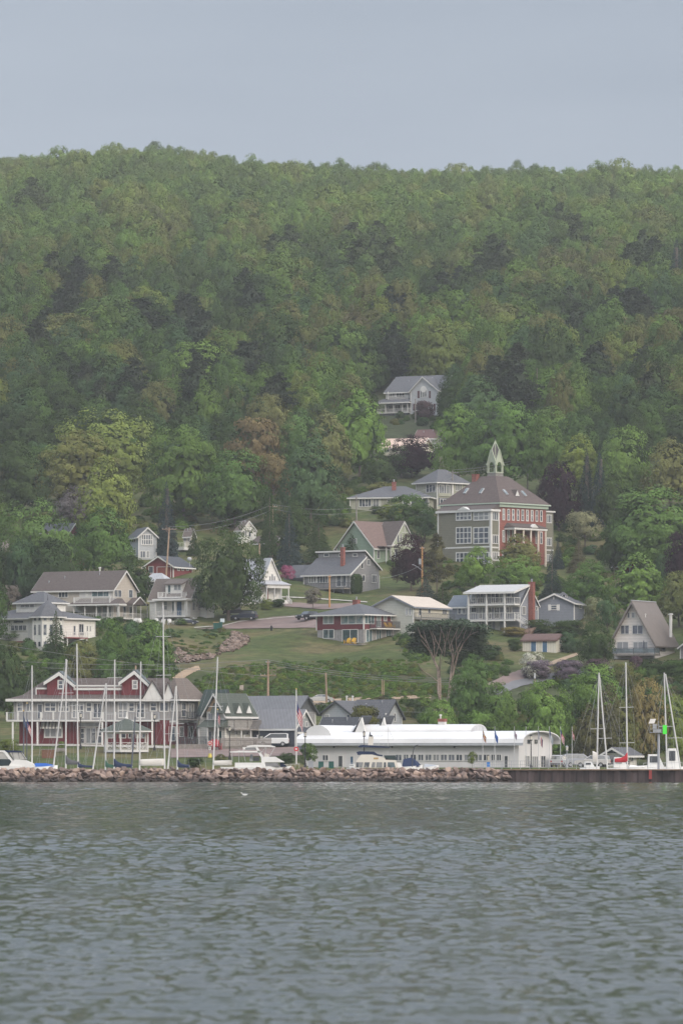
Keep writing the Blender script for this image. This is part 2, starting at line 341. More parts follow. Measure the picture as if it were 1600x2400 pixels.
def broad(seed, kind):
    'lobed broadleaf crown'
    rng = np.random.default_rng(seed)
    P = dict(round=(115, .06, .115, .60, .38, .40, 66, .0235), tall=(115, .055, .105, .56, .36, .42, 62, .022), fine=(150, .045, .085, .55, .39, .43, 42, .024),
             open=(48, .08, .13, .62, .38, .34, 85, .028), big=(125, .05, .10, .58, .38, .41, 105, .0175), bush=(60, .11, .19, .42, .36, .38, 80, .036), low=(45, .1, .16, .42, .38, .38, 60, .05))[kind]
    n, r0, r1, cz, rx, rz, per, leaf = P
    d = sphere_dirs(n*3, rng); d = d[d[:, 2] > (-.55 if kind != 'bush' else -.8)][:n]
    # uneven envelope: a few big bulges
    b = sphere_dirs(6, rng); w = rng.uniform(-.22, .22, 6); bul = 1+sum(wi*np.clip(d@bi, 0, 1)**3 for wi, bi in zip(w, b))
    rad = bul*rng.uniform(.84, 1.04, n)
    c = d*np.array([rx, rx, rz])*rad[:, None]
    if kind in ('tall', 'fine'): c[:, :2] *= (1-.45*np.clip(c[:, 2:]/rz, 0, 1))
    if kind == 'round': c[:, 2] *= np.where(c[:, 2] < 0, .8, 1)
    c[:, 2] += cz; rr = rng.uniform(r0, r1, n)
    V, Q = crown_lobes(rng, c, rr, per, leaf, (0, 0, cz, min(rx, rz)*.72), (500 if kind != 'big' else 900) if kind != 'open' else 90)
    # normalise: width 1, top at 1
    lo = np.percentile(V, .5, 0); hi = np.percentile(V, 99.5, 0)
    V[:, 0] = (V[:, 0]-(lo[0]+hi[0])/2)/(hi[0]-lo[0]); V[:, 1] = (V[:, 1]-(lo[1]+hi[1])/2)/(hi[1]-lo[1])
    base = dict(round=.16, tall=.12, fine=.14, open=.25, bush=.0, low=.0, big=.12)[kind]
    V[:, 2] = base+(V[:, 2]-lo[2])/(hi[2]-lo[2])*(1-base)
    return V, Q
def spruce(seed, n=26, dense=1.0, w0=.5, power=.85, leaf=.034):
    rng = np.random.default_rng(seed); C = []; Nn = []; S = []
    for i in range(n):
        t = i/(n-1); z = .05+.93*t; rad = w0*(1-t)**power+.012
        nb = int(7+16*(1-t))
        for k in range(nb):
            a = rng.uniform(0, 2*math.pi); r = rad*rng.uniform(.75, 1.08); m = int((8+40*(1-t))*dense)
            s = np.sqrt(rng.uniform(.05, 1, m)); side = rng.normal(size=m)*.045*(1-.5*t)
            x = math.cos(a)*r*s-math.sin(a)*side; y = math.sin(a)*r*s+math.cos(a)*side
            zz = z+.03*(1-s)-(.05*s**2)*(1-t*.6)+rng.normal(size=m)*.006
            C.append(np.stack([x, y, zz], 1)); Nn.append(np.stack([np.cos(a)*np.ones(m)*.5, np.sin(a)*np.ones(m)*.5, np.ones(m)], 1)+rng.normal(size=(m, 3))*.5); S.append(rng.uniform(.6, 1.2, m)*leaf*(1-.45*t))
    return quads(np.concatenate(C), np.concatenate(Nn), np.concatenate(S), .7, rng)
def pine(seed, flat=False):
    rng = np.random.default_rng(seed); C = []; Nn = []; S = []; n = 60
    for i in range(n):
        t = rng.uniform(0, 1); z = (.28 if not flat else .62)+(.7 if not flat else .34)*t; a = rng.uniform(0, 2*math.pi)
        prof = (1-t)**.9*(1-.35*(1-t)**3)*1.1 if not flat else (1-.5*t**3)
        r = .46*prof*rng.uniform(.5, 1.05)+.04; m = 130; rr = .05+.10*(1-t)
        q = rng.normal(size=(m, 2))*rr*.55; cx = math.cos(a)*r; cy_ = math.sin(a)*r
        C.append(np.stack([cx+q[:, 0], cy_+q[:, 1], z+rng.normal(size=m)*.009-.5*(q**2).sum(1)+.03*r], 1))
        Nn.append(np.tile([0, 0, 1.], (m, 1))+rng.normal(size=(m, 3))*.45); S.append(rng.uniform(.6, 1.2, m)*.032)
    m = 500; d = sphere_dirs(m, rng); C.append(d*np.array([.16, .16, .3])+np.array([0, 0, .62 if not flat else .8])*1.0); Nn.append(d); S.append(np.full(m, .05))
    V, Q = quads(np.concatenate(C), np.concatenate(Nn), np.concatenate(S), .8, rng)
    lo = np.percentile(V, .5, 0); hi = np.percentile(V, 99.5, 0)
    V[:, :2] /= (hi-lo)[:2]; V[:, 2] += 1-hi[2]
    return V, Q
def willow(seed):
    rng = np.random.default_rng(seed); C = []; Nn = []; S = []
    for k in range(230):
        a = rng.uniform(0, 2*math.pi); r = .46*math.sqrt(rng.uniform(0, 1)); top = .97-.9*r**2+rng.normal()*.02; ln = rng.uniform(.3, .62)*(.5+r*1.2)
        m = int(50*ln/.4); s = rng.uniform(0, 1, m); x = math.cos(a)*(r+.03*s)+rng.normal(size=m)*.008; y = math.sin(a)*(r+.03*s)+rng.normal(size=m)*.008
        C.append(np.stack([x, y, top-ln*s], 1)); Nn.append(np.stack([np.full(m, math.cos(a)), np.full(m, math.sin(a)), np.full(m, .2)], 1)+rng.normal(size=(m, 3))*.35); S.append(rng.uniform(.6, 1.2, m)*.022)
    return quads(np.concatenate(C), np.concatenate(Nn), np.concatenate(S), .7, rng)
def column(seed):
    rng = np.random.default_rng(seed); m = 6000; a = rng.uniform(0, 2*math.pi, m); z = rng.uniform(0, 1, m)
    r = (.47*np.minimum(1, (1-z)*5+.25)**.6*np.minimum(1, .7+z*2))*rng.uniform(.8, 1.03, m)*(1+.05*np.sin(a*5+z*20))
    C = np.stack([np.cos(a)*r, np.sin(a)*r, z], 1); Nn = np.stack([np.cos(a), np.sin(a), .3+0*z], 1)+rng.normal(size=(m, 3))*.4
    return quads(C, Nn, np.full(m, .045), rng=rng)
def twigs(seed, n=1500):
    """sparse twiggy crown: thin long slivers pointing up and out"""
    rng = np.random.default_rng(seed); d = sphere_dirs(n, rng); d[:, 2] = abs(d[:, 2])*1.0
    p = d*np.array([.4, .4, .62])*rng.uniform(.2, 1, (n, 1))**.6+np.array([0, 0, .3]); dirv = p-np.array([0, 0, -.1]); dirv /= np.linalg.norm(dirv, axis=1, keepdims=True)
    U = np.cross(dirv, rng.normal(size=(n, 3))); U /= np.linalg.norm(U, axis=1, keepdims=True)
    l = rng.uniform(.05, .13, (n, 1)); w = .0022
    V = np.stack([p-U*w, p+U*w, p+dirv*l+U*w*.3, p+dirv*l-U*w*.3], 1).reshape(-1, 3)
    return V, np.arange(4*n).reshape(-1, 4)
def trunk_mb(seed, h=.5, r=.022, limbs=5, spread=.22, fork=False):
    rng = random.Random(seed); m = MB()
    m.path([(0, 0, -.06), (rng.uniform(-.01, .01), 0, h*.4), (rng.uniform(-.02, .02), rng.uniform(-.02, .02), h)], r*1.25, r*.6, 8)
    for i in range(limbs):
        a = 2*math.pi*(i+rng.random()*.6)/limbs; z0 = h*rng.uniform(.35, .9)
        e = Vector((math.cos(a)*spread, math.sin(a)*spread, z0+rng.uniform(.15, .3))); mid = Vector((math.cos(a)*spread*.4, math.sin(a)*spread*.4, z0+.07))
        m.path([(0, 0, z0), mid, e], r*.55, r*.15, 6)
    return m
def mk(kind, seed):
    if kind in ('round', 'tall', 'fine', 'open', 'bush', 'low', 'big'): return broad(seed, kind)
    if kind == 'spruce': return spruce(seed)
    if kind == 'slim': return spruce(seed, 34, .8, .5, .7, .04)
    if kind == 'pine': return pine(seed)
    if kind == 'willow': return willow(seed)
    if kind == 'column': return column(seed)
    if kind == 'bare': return twigs(seed)
VAR = {}
for kd, nvar in (('big', 4), ('round', 4), ('tall', 3), ('fine', 3), ('open', 2), ('bush', 2), ('low', 1), ('spruce', 2), ('slim', 1), ('pine', 3), ('willow', 1), ('column', 1), ('bare', 2)):
    VAR[kd] = []
    for i in range(nvar):
        V, Q = mk(kd, hash(kd) % 1000 if False else sum(map(ord, kd))*7+i)
        c = fast_mesh(kd+' foliage', V, Q, FOL)
        tm = trunk_mb(i+5, .62 if kd not in ('spruce', 'slim') else .9, .02 if kd not in ('spruce','slim') else .03, 5 if kd not in ('spruce', 'slim', 'pine') else 0)
        to = tm.build('trunk', BARK); tme = to.data; bpy.data.objects.remove(to)
        VAR[kd].append((c, tme))
PAL = dict(green=(.066, .110, .029), bright=(.092, .150, .033), lime=(.118, .150, .036), dark=(0.042, 0.066, 0.023), pine=(0.042, 0.055, 0.032), blue=(0.037, 0.054, 0.048),
           olive=(.102, .108, .036), brown=(.098, .092, .044), rust=(.150, .115, .055), purple=(0.029, 0.014, 0.019), gold=(0.166, 0.130, 0.047), pale=(0.180, 0.187, 0.101),
           lilac=(.13, .10, .12), white=(0.420, 0.410, 0.360), pink=(.25, .075, .13), mauve=(.09, .06, .068), grey=(0.144, 0.130, 0.112), teal=(.054, .094, .038))
TREE_KIND = dict(big='broadleaf_tree', round='broadleaf_tree', tall='broadleaf_tree', fine='birch_tree', open='broadleaf_tree', bush='bush', low='bush', spruce='spruce_tree', slim='spruce_tree',
                 pine='pine_tree', willow='willow_tree', column='cedar_tree', bare='bare_tree')
_rot = random.Random(3)
def jit(c, k=.12, rnd=_rot):
    a = rnd.uniform(1-k, 1+k); return (c[0]*a*rnd.uniform(.95, 1.05), c[1]*a, c[2]*a*rnd.uniform(.9, 1.1), 1)
def tree_at(loc, w, h, kind, col, label, group=None, var=None, trunk=True, name=None, cat=None):
    vs = VAR[kind]; cm, tm = vs[var if var is not None else _rot.randrange(len(vs))]
    nm = name or TREE_KIND[kind]
    c = cat or ('bush' if kind in ('bush', 'low') else 'tree')
    rz = _rot.uniform(0, 6.28)
    if kind in ('bush', 'low') or not trunk:
        o = bpy.data.objects.new(nm, cm); COL.objects.link(o); o.location = loc; o.rotation_euler = (0, 0, rz); o.scale = (w, w, h); o.color = col
        return tag(o, label, c, group)
    r = empty(nm, loc, rz, label, c, group); r.scale = (w, w, h)
    o = bpy.data.objects.new('crown', cm); COL.objects.link(o); o.parent = r; o.color = col
    t = bpy.data.objects.new('trunk', tm); COL.objects.link(t); t.parent = r; t.scale = (h/w, h/w, 1) if kind in ('slim',) else (1, 1, 1)
    return r
def vt(kind, x0, x1, top, bot, col, label, var=None, group=None, **kw):
    """a tree seen between columns x0..x1, its top at row top and its foot on the ground at row bot"""
    p = at((x0+x1)/2, bot); s = F/p.y
    return tree_at(p, (x1-x0)/s, (bot-top)/s, kind, jit(PAL[col], .06), label, group, var, **kw)
# instanced masses -------------------------------------------------
_vcol = None
def scatter(name, pts, kinds):
    """ONE object: points with width, height, tint and kind, each carrying an instanced crown"""
    global _vcol
    cl = bpy.data.collections.new(name+' sources'); idx = {}
    for kd in kinds:
        for i, (cm, tm) in enumerate(VAR[kd]):
            me = cm.copy(); me.materials.clear(); me.materials.append(FOLI)
            o = bpy.data.objects.new('%03d_%s' % (len(idx), kd), me); cl.objects.link(o); idx[(kd, i)] = len(idx)
    me = bpy.data.meshes.new(name); n = len(pts); me.vertices.add(n)
    me.vertices.foreach_set('co', np.array([tuple(p[0]) for p in pts], np.float32).ravel())
    sc = me.attributes.new('scl', 'FLOAT_VECTOR', 'POINT'); sc.data.foreach_set('vector', np.array([(p[1], p[1], p[2]) for p in pts], np.float32).ravel())
    rt = me.attributes.new('rot', 'FLOAT_VECTOR', 'POINT'); rt.data.foreach_set('vector', np.array([(0, 0, _rot.uniform(0, 6.28)) for p in pts], np.float32).ravel())
    ti = me.attributes.new('tint', 'FLOAT_COLOR', 'POINT'); ti.data.foreach_set('color', np.array([p[4] for p in pts], np.float32).ravel())
    ix = me.attributes.new('pick', 'INT', 'POINT'); ix.data.foreach_set('value', np.array([idx[(p[3], _rot.randrange(len(VAR[p[3]])))] for p in pts], np.int32))
    o = bpy.data.objects.new(name, me); COL.objects.link(o); o['kind'] = 'stuff'
    g = bpy.data.node_groups.new(name+' scatter', 'GeometryNodeTree')
    g.interface.new_socket('Geometry', in_out='INPUT', socket_type='NodeSocketGeometry'); g.interface.new_socket('Geometry', in_out='OUTPUT', socket_type='NodeSocketGeometry')
    gi = g.nodes.new('NodeGroupInput'); go = g.nodes.new('NodeGroupOutput'); ip = g.nodes.new('GeometryNodeInstanceOnPoints'); ci = g.nodes.new('GeometryNodeCollectionInfo')
    mtp = g.nodes.new('GeometryNodeMeshToPoints')
    ci.inputs['Collection'].default_value = cl; ci.inputs['Separate Children'].default_value = True; ci.inputs['Reset Children'].default_value = True
    ip.inputs['Pick Instance'].default_value = True
    def A(nm, dt):
        a = g.nodes.new('GeometryNodeInputNamedAttribute'); a.data_type = dt; a.inputs['Name'].default_value = nm; return a.outputs['Attribute']
    g.links.new(gi.outputs[0], mtp.inputs[0]); g.links.new(mtp.outputs[0], ip.inputs['Points']); g.links.new(ci.outputs[0], ip.inputs['Instance'])
    g.links.new(A('pick', 'INT'), ip.inputs['Instance Index']); g.links.new(A('scl', 'FLOAT_VECTOR'), ip.inputs['Scale'])
    e2r = g.nodes.new('FunctionNodeEulerToRotation'); g.links.new(A('rot', 'FLOAT_VECTOR'), e2r.inputs[0]); g.links.new(e2r.outputs[0], ip.inputs['Rotation'])
    g.links.new(ip.outputs[0], go.inputs[0])
    md = o.modifiers.new('scatter', 'NODES'); md.node_group = g
    return o
def vnoise(x, y, seed=0):
    xi = math.floor(x); yi = math.floor(y); fx = x-xi; fy = y-yi; fx = fx*fx*(3-2*fx); fy = fy*fy*(3-2*fy)
    def h(i, j): 
        n = (i*374761393+j*668265263+seed*1442695041) & 0xffffffff; n = ((n ^ (n >> 13))*1274126177) & 0xffffffff; return ((n ^ (n >> 16)) & 0xffff)/65535
    return (h(xi, yi)*(1-fx)+h(xi+1, yi)*fx)*(1-fy)+(h(xi, yi+1)*(1-fx)+h(xi+1, yi+1)*fx)*fy
# ---- the wooded hill
HOUSE_CLEAR = [(885, 1065, 1045, 1300), (870, 1040, 1150, 1262)]   # px range, Y range
def build_forest():
    rnd = random.Random(21); pts = []
    Y = 1195.0
    while Y < 2110:
        stp = 8.2 if Y < 1500 else (8.6 if Y < 1750 else 7.4); u0 = -420 if Y < 1500 else -300
        x0 = (u0-800)*Y/F; x1 = (1600-u0-800)*Y/F; x = x0
        while x < x1:
            xx = x+rnd.uniform(-2.6, 2.6); yy = Y+rnd.uniform(-3, 3); x += stp
            px = 800+F*xx/yy; z = float(Zt(xx, yy)); py = HY-(z-CH)*F/yy
            if any(a-30 < px < b+30 and c < yy < d for a, b, c, d in HOUSE_CLEAR): continue
            if py > 1060: continue
            nn = vnoise(px/95, py/48, 1); n2 = vnoise(px/40, py/30, 2); n3 = vnoise(px/150, py/40, 3); up = max(0, min(1, (900-py)/450))
            q = nn*.78+n2*.22
            if n3 > .80 and up < .5 and n2 > .45: kind, c = ('pine', 'pine') if rnd.random() < .8 else ('spruce', 'dark')
            elif q < .30: kind, c = rnd.choice([('round', 'dark'), ('tall', 'dark'), ('tall', 'green'), ('round', 'dark'), ('pine' if up < .8 else 'tall', 'pine')])
            elif q < .47: kind, c = rnd.choice([('round', 'green'), ('tall', 'teal'), ('tall', 'green'), ('round', 'dark'), ('fine', 'teal')])
            elif q < .62: kind, c = rnd.choice([('round', 'green'), ('fine', 'bright'), ('round', 'olive'), ('tall', 'bright'), ('fine', 'green')])
            elif q < .76: kind, c = rnd.choice([('round', 'lime'), ('fine', 'bright'), ('round', 'olive'), ('round', 'bright')])
            else: kind, c = rnd.choice([('round', 'brown'), ('round', 'olive'), ('fine', 'lime'), ('round', 'olive'), ('tall', 'green')])
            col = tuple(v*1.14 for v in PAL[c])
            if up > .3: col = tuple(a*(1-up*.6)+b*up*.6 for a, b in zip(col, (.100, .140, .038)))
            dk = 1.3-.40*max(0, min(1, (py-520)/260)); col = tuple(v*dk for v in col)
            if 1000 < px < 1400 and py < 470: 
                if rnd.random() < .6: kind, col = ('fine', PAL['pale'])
            h = rnd.uniform(10.5, 18.5) if kind not in ('pine', 'spruce') else rnd.uniform(16, 21)
            if yy > 1750: h *= .86; far_ = .8
            else: far_ = 1
            if kind in ('pine',): w = h*rnd.uniform(.52, .68)
            elif kind == 'spruce': w = h*.42
            else: w = rnd.choice((7, 8.5, 9.5, 10.5, 11.5, 13))*rnd.uniform(.9, 1.1)
            if rnd.random() < .06 and kind in ('round', 'tall'): w *= 1.45; h *= 1.22
            w *= far_
            pts.append((Vector((xx, yy, z-.3)), w, h, kind, jit(col, .10, rnd), px, py, c))
        Y += stp*.86
    return pts
FOREST = build_forest()
CW = dict(green='mid green', bright='fresh green', lime='yellow-green', dark='dark green', pine='blackish green', teal='bluish green', olive='olive', brown='brownish', pale='pale')
KW = dict(round='round broadleaf tree', tall='oval broadleaf tree', fine='fine-leaved birch', pine='layered pine', spruce='pointed spruce', open='loose broadleaf tree')
def place_forest(n_single):
    inview = [p for p in FOREST if -40 < p[5] < 1640]; inview.sort(key=lambda p: p[0].y)
    single = inview[:n_single]; ids = set(map(id, single)); rest = [p for p in FOREST if id(p) not in ids]
    for p in single:
        px, py, c, kd = p[5], p[6], p[7], p[3]
        if px < 120: w = 'at the left edge of the wood'
        elif px < 400: w = 'behind the big yellow-green maple'
        elif px < 690: w = 'uphill of the rust-coloured tree'
        elif px < 860: w = 'between golden willow and top house'
        elif px < 1070: w = 'behind the topmost house'
        elif px < 1330: w = 'uphill of the school bell tower'
        elif px < 1480: w = 'uphill of the two slim spruces'
        else: w = 'at the right edge of the wood'
        row = 'in the first row' if p[0].y < 1225 else ('in the second row' if p[0].y < 1262 else 'in the third row')
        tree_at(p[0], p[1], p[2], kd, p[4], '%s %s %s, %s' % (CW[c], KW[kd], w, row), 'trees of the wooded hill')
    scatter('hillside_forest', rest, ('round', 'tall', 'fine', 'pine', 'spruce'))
# ---- the trees of the village, one by one: kind, x0, x1, top row, foot row, colour, label
VT = [
 ('big',268,405,672,800,'lime','yellow-green crown peeping over the layered pines on the hill',1),
 ('pine',248,408,700,855,'pine','broad layered pine on the hill, left of a pair',0),
 ('pine',392,502,690,850,'pine','layered pine on the hill, right of a pair',1),
 ('big',70,235,735,900,'olive','olive-brown dome high on the left of the hill',2),
 ('big',365,545,800,975,'bright','large fresh green crown under the layered pines',3),
 ('pine',500,640,800,975,'pine','dark ragged pine right of the large fresh green crown',2),
 ('pine',855,990,672,835,'pine','big dark pine uphill of the topmost house',1),
 ('pine',640,710,690,800,'pine','dark round-topped pine high in the middle of the hill',0),
 ('fine',495,600,515,640,'lime','tall pale yellow-green poplar-like crown high on the hill',0),
 ('fine',590,700,605,740,'lime','pale yellow-green crown below the poplar-like one',1),
 ('round',22,90,335,440,'green','lone dark dome standing on the ridge at the left',0),
 ('slim',1545,1625,560,760,'blue','dark spruce high at the right edge of the hill',None),
 ('big',108,385,962,1185,'lime','huge yellow-green maple crown above the left of the village',0),
 ('big',66,290,1010,1200,'olive','olive-ochre tree in front of the huge yellow-green maple',1),
 ('tall',170,318,1070,1275,'lime','tall dull yellow-green tree below the ochre tree',1),
 ('big',-30,120,1050,1215,'dark','dark green tree at the left edge beside the ochre tree',2),
 ('fine',120,240,1140,1240,'grey','grey-green hazy tree low between the big maples',None),
 ('big',332,528,1000,1225,'green','dark green maple with broad dome, left of its twin',2),
 ('big',465,636,1055,1240,'green','dark green maple dome right of its broader twin',3),
 ('open',525,660,980,1170,'rust','rust-orange thinly leaved tree above the two dark maples',0),
 ('open',590,690,1060,1190,'rust','smaller rust-brown tree right below the orange one',1),
 ('fine',425,520,1003,1120,'teal','small grey-green tree peeping up between the maple domes',None),
 ('big',570,700,925,1120,'olive','soft olive-green tree behind the rust-orange one',2),
 ('big',645,775,960,1150,'green','dark green round tree beside the soft olive tree',1),
 ('fine',700,830,965,1150,'olive','pale olive tree between dark round tree and bright tall one',None),
 ('tall',648,808,1022,1245,'teal','tall blue-green maple below the pale olive tree',0),
 ('tall',772,912,912,1130,'bright','tall bright green tree left of the pale pink roof',1),
 ('fine',845,930,1060,1150,'dark','dull dark rounded tree under the pale pink roof',None),
 ('round',912,1018,1020,1118,'purple','purple-leaved tree in front of the brown roof',0),
 ('round',905,975,1045,1120,'dark','small dark tree left of the purple-leaved one',3),
 ('big',1008,1140,948,1140,'bright','fresh green maple left of the school bell tower',1),
 ('big',1090,1275,944,1150,'green','broad green maple directly behind the bell tower',2),
 ('tall',1235,1337,962,1160,'green','taller green maple right of the bell tower',2),
 ('fine',1300,1420,1020,1170,'lime','pale yellow-green willow-like tree behind the slim spruces',0),
 ('big',1395,1530,1000,1190,'bright','bright green maple right of the slim spruces',3),
 ('round',1395,1440,985,1060,'bright','little round green crown above the bright maple',0),
 ('tall',1500,1640,1028,1200,'olive','tall olive tree by the right edge above the dark oak',0),
 ('big',1445,1625,882,1030,'brown','brown-green oak at the right edge of the wood',2),
 ('round',1590,1700,900,1040,'brown','brown-green oak half cut by the right edge',1),
 ('slim',1346,1402,1050,1240,'blue','slim pointed spruce, the left and taller of the pair',None),
 ('slim',1374,1436,1058,1240,'blue','slim pointed spruce, the right of the pair',None),
 ('fine',1395,1485,1105,1250,'dark','dark brown-green tree right of the spruce pair',None),
 ('round',1255,1362,1085,1245,'purple','dark purple beech beside the brick school',1),
 ('big',1415,1660,1145,1345,'green','massive dark green oak filling the right edge',3),
 ('round',1400,1480,1225,1345,'dark','dark green tree at the left foot of the massive oak',1),
 ('open',1325,1415,1198,1290,'pale','pale silvery-green bush-like tree right of the school',1),
 ('round',1548,1650,1245,1385,'purple','dark purple tree at the right edge above the A-frame',2),
 ('column',1535,1570,1300,1385,'teal','narrow green cedar beside the purple tree',None),
 ('spruce',1325,1385,1262,1345,'brown','brown-tipped spruce right of the school annex',None),
 ('spruce',1290,1325,1262,1335,'blue','small dark spruce against the school annex corner',None),
 ('tall',1070,1155,1280,1385,'bright','clipped oval lime tree below the school, the left one',2),
 ('big',1152,1268,1302,1385,'bright','low round lime tree below the school, the right one',0),
 ('fine',1165,1270,1252,1350,'olive','olive tree hiding the foot of the brick wall',1),
 ('spruce',1255,1330,1290,1440,'blue','blue spruce behind the brick chimney house',0),
 ('big',1314,1442,1312,1440,'green','round green tree behind the blue-grey cottage',1),
 ('fine',1420,1575,1300,1460,'bright','wide birch with pale stem behind the A-frame',0),
 ('round',1540,1640,1340,1470,'olive','olive tree right of the A-frame roof',2),
 ('open',1365,1425,1400,1480,'pale','pale leafy shrub tree between cottage and A-frame',0),
 ('open',1395,1450,1405,1500,'teal','grey-green small tree touching the A-frame eave',1),
 ('round',1350,1440,1455,1575,'dark','dark bushy tree left below the A-frame deck',3),
 ('round',914,1012,1252,1385,'purple','dark maroon tree beside the green gabled house',3),
 ('pine',985,1062,1252,1415,'brown','shaggy brown-green conifer beside the yellow utility pole',1),
 ('spruce',958,1035,1352,1420,'blue','low spreading spruce below the maroon tree',1),
 ('spruce',1000,1075,1368,1420,'dark','low dark juniper mass left of the balcony house',0),
 ('spruce',798,862,1218,1312,'dark','small dark spruce in front of the green gabled house',0),
 ('spruce',640,716,1190,1335,'blue','wide blue-green spruce right of the tall utility pole',1),
 ('spruce',598,665,1150,1310,'dark','dark spruce just left of the tall utility pole',0),
 ('spruce',705,790,1212,1320,'dark','dark spruce left of the green gabled house',0),
 ('fine',655,740,1175,1300,'dark','loose grey-green tree between the spruces',2),
 ('slim',358,422,1128,1310,'blue','tall blue spruce beside the grey glass-fronted house',None),
 ('big',448,622,1228,1455,'dark','very large dark olive cedar-like tree in front of the white house',0),
 ('big',-15,170,1172,1400,'green','big green maple at the left edge above the tan house',0),
 ('tall',165,318,1185,1365,'green','bright-topped green maple behind the tan house ridge',0),
 ('round',40,150,1270,1400,'dark','dark green tree behind the left of the tan house',3),
 ('fine',255,362,1302,1435,'dark','dull brown-green tree right of the tan gable',1),
 ('open',-12,50,1372,1440,'grey','white-blossomed crab tree at the left edge',0),
 ('spruce',90,172,1432,1560,'dark','ragged dark spruce in front of the turret house',0),
 ('round',225,300,1450,1560,'green','green tree below the tan house terrace',2),
 ('fine',285,415,1455,1620,'green','wide green tree on the bluff below the white porch house',2),
 ('round',145,240,1505,1620,'olive','olive-green tree on the bluff right of the ragged spruce',1),
 ('tall',215,300,1515,1625,'green','green tree behind the first red gable of the hotel',0),
 ('round',-30,62,1515,1690,'dark','dark olive tree at the left edge behind the hotel',1),
 ('round',50,120,1560,1640,'dark','dark green tree behind the hotel roof corner',2),
 ('big',1042,1165,1535,1730,'green','leafy green tree right of the dead-limbed pine',1),
 ('round',985,1075,1640,1745,'bright','fresh green tree low behind the white boathouse',3),
 ('tall',1125,1215,1600,1740,'green','green tree behind the orange-brown utility pole',1),
 ('bush',1085,1185,1668,1740,'bright','rounded bright bush above the boathouse roof',None),
 ('big',1212,1345,1595,1790,'bright','large fresh green tree behind the boathouse end',2),
 ('tall',1275,1345,1640,1790,'green','green tree just right of the boathouse gable',0),
 ('round',1222,1290,1680,1770,'purple','dark purple tree peeping over the boathouse gable',1),
 ('big',1338,1455,1558,1700,'bright','bright green tree above the reddish tree',3),
 ('fine',1340,1420,1650,1795,'brown','brown twiggy tree behind the flagpoles',0),
 ('fine',1385,1475,1605,1795,'brown','reddish-brown budding tree behind the twin masts',1),
 ('round',1465,1570,1590,1795,'gold','yellow-olive tree behind the harbour light',0),
 ('round',1540,1640,1630,1795,'lime','yellow-green tree at the right edge of the marina',1),
 ('round',1420,1520,1640,1795,'olive','olive tree behind the little boat shop',2),
 ('tall',1585,1690,1560,1760,'green','green tree half cut by the right edge above the marina',2),
 ('willow',694,802,822,955,'gold','golden weeping willow high behind the village',None),
 ('spruce',868,900,975,1012,'dark','small dark conifer below the topmost house porch',0),
 ('fine',1048,1135,925,1050,'teal','bluish green birch right of the topmost house',0),
 ('fine',1050,1200,880,1060,'teal','wide bluish birch stand right behind the topmost house',1),
 ('bush',970,1020,940,985,'mauve','mauve-leaved bush at the corner of the topmost house',None),
 ('round',855,935,1130,1175,'olive','low olive tree above the long grey-green ranch house',1),
]
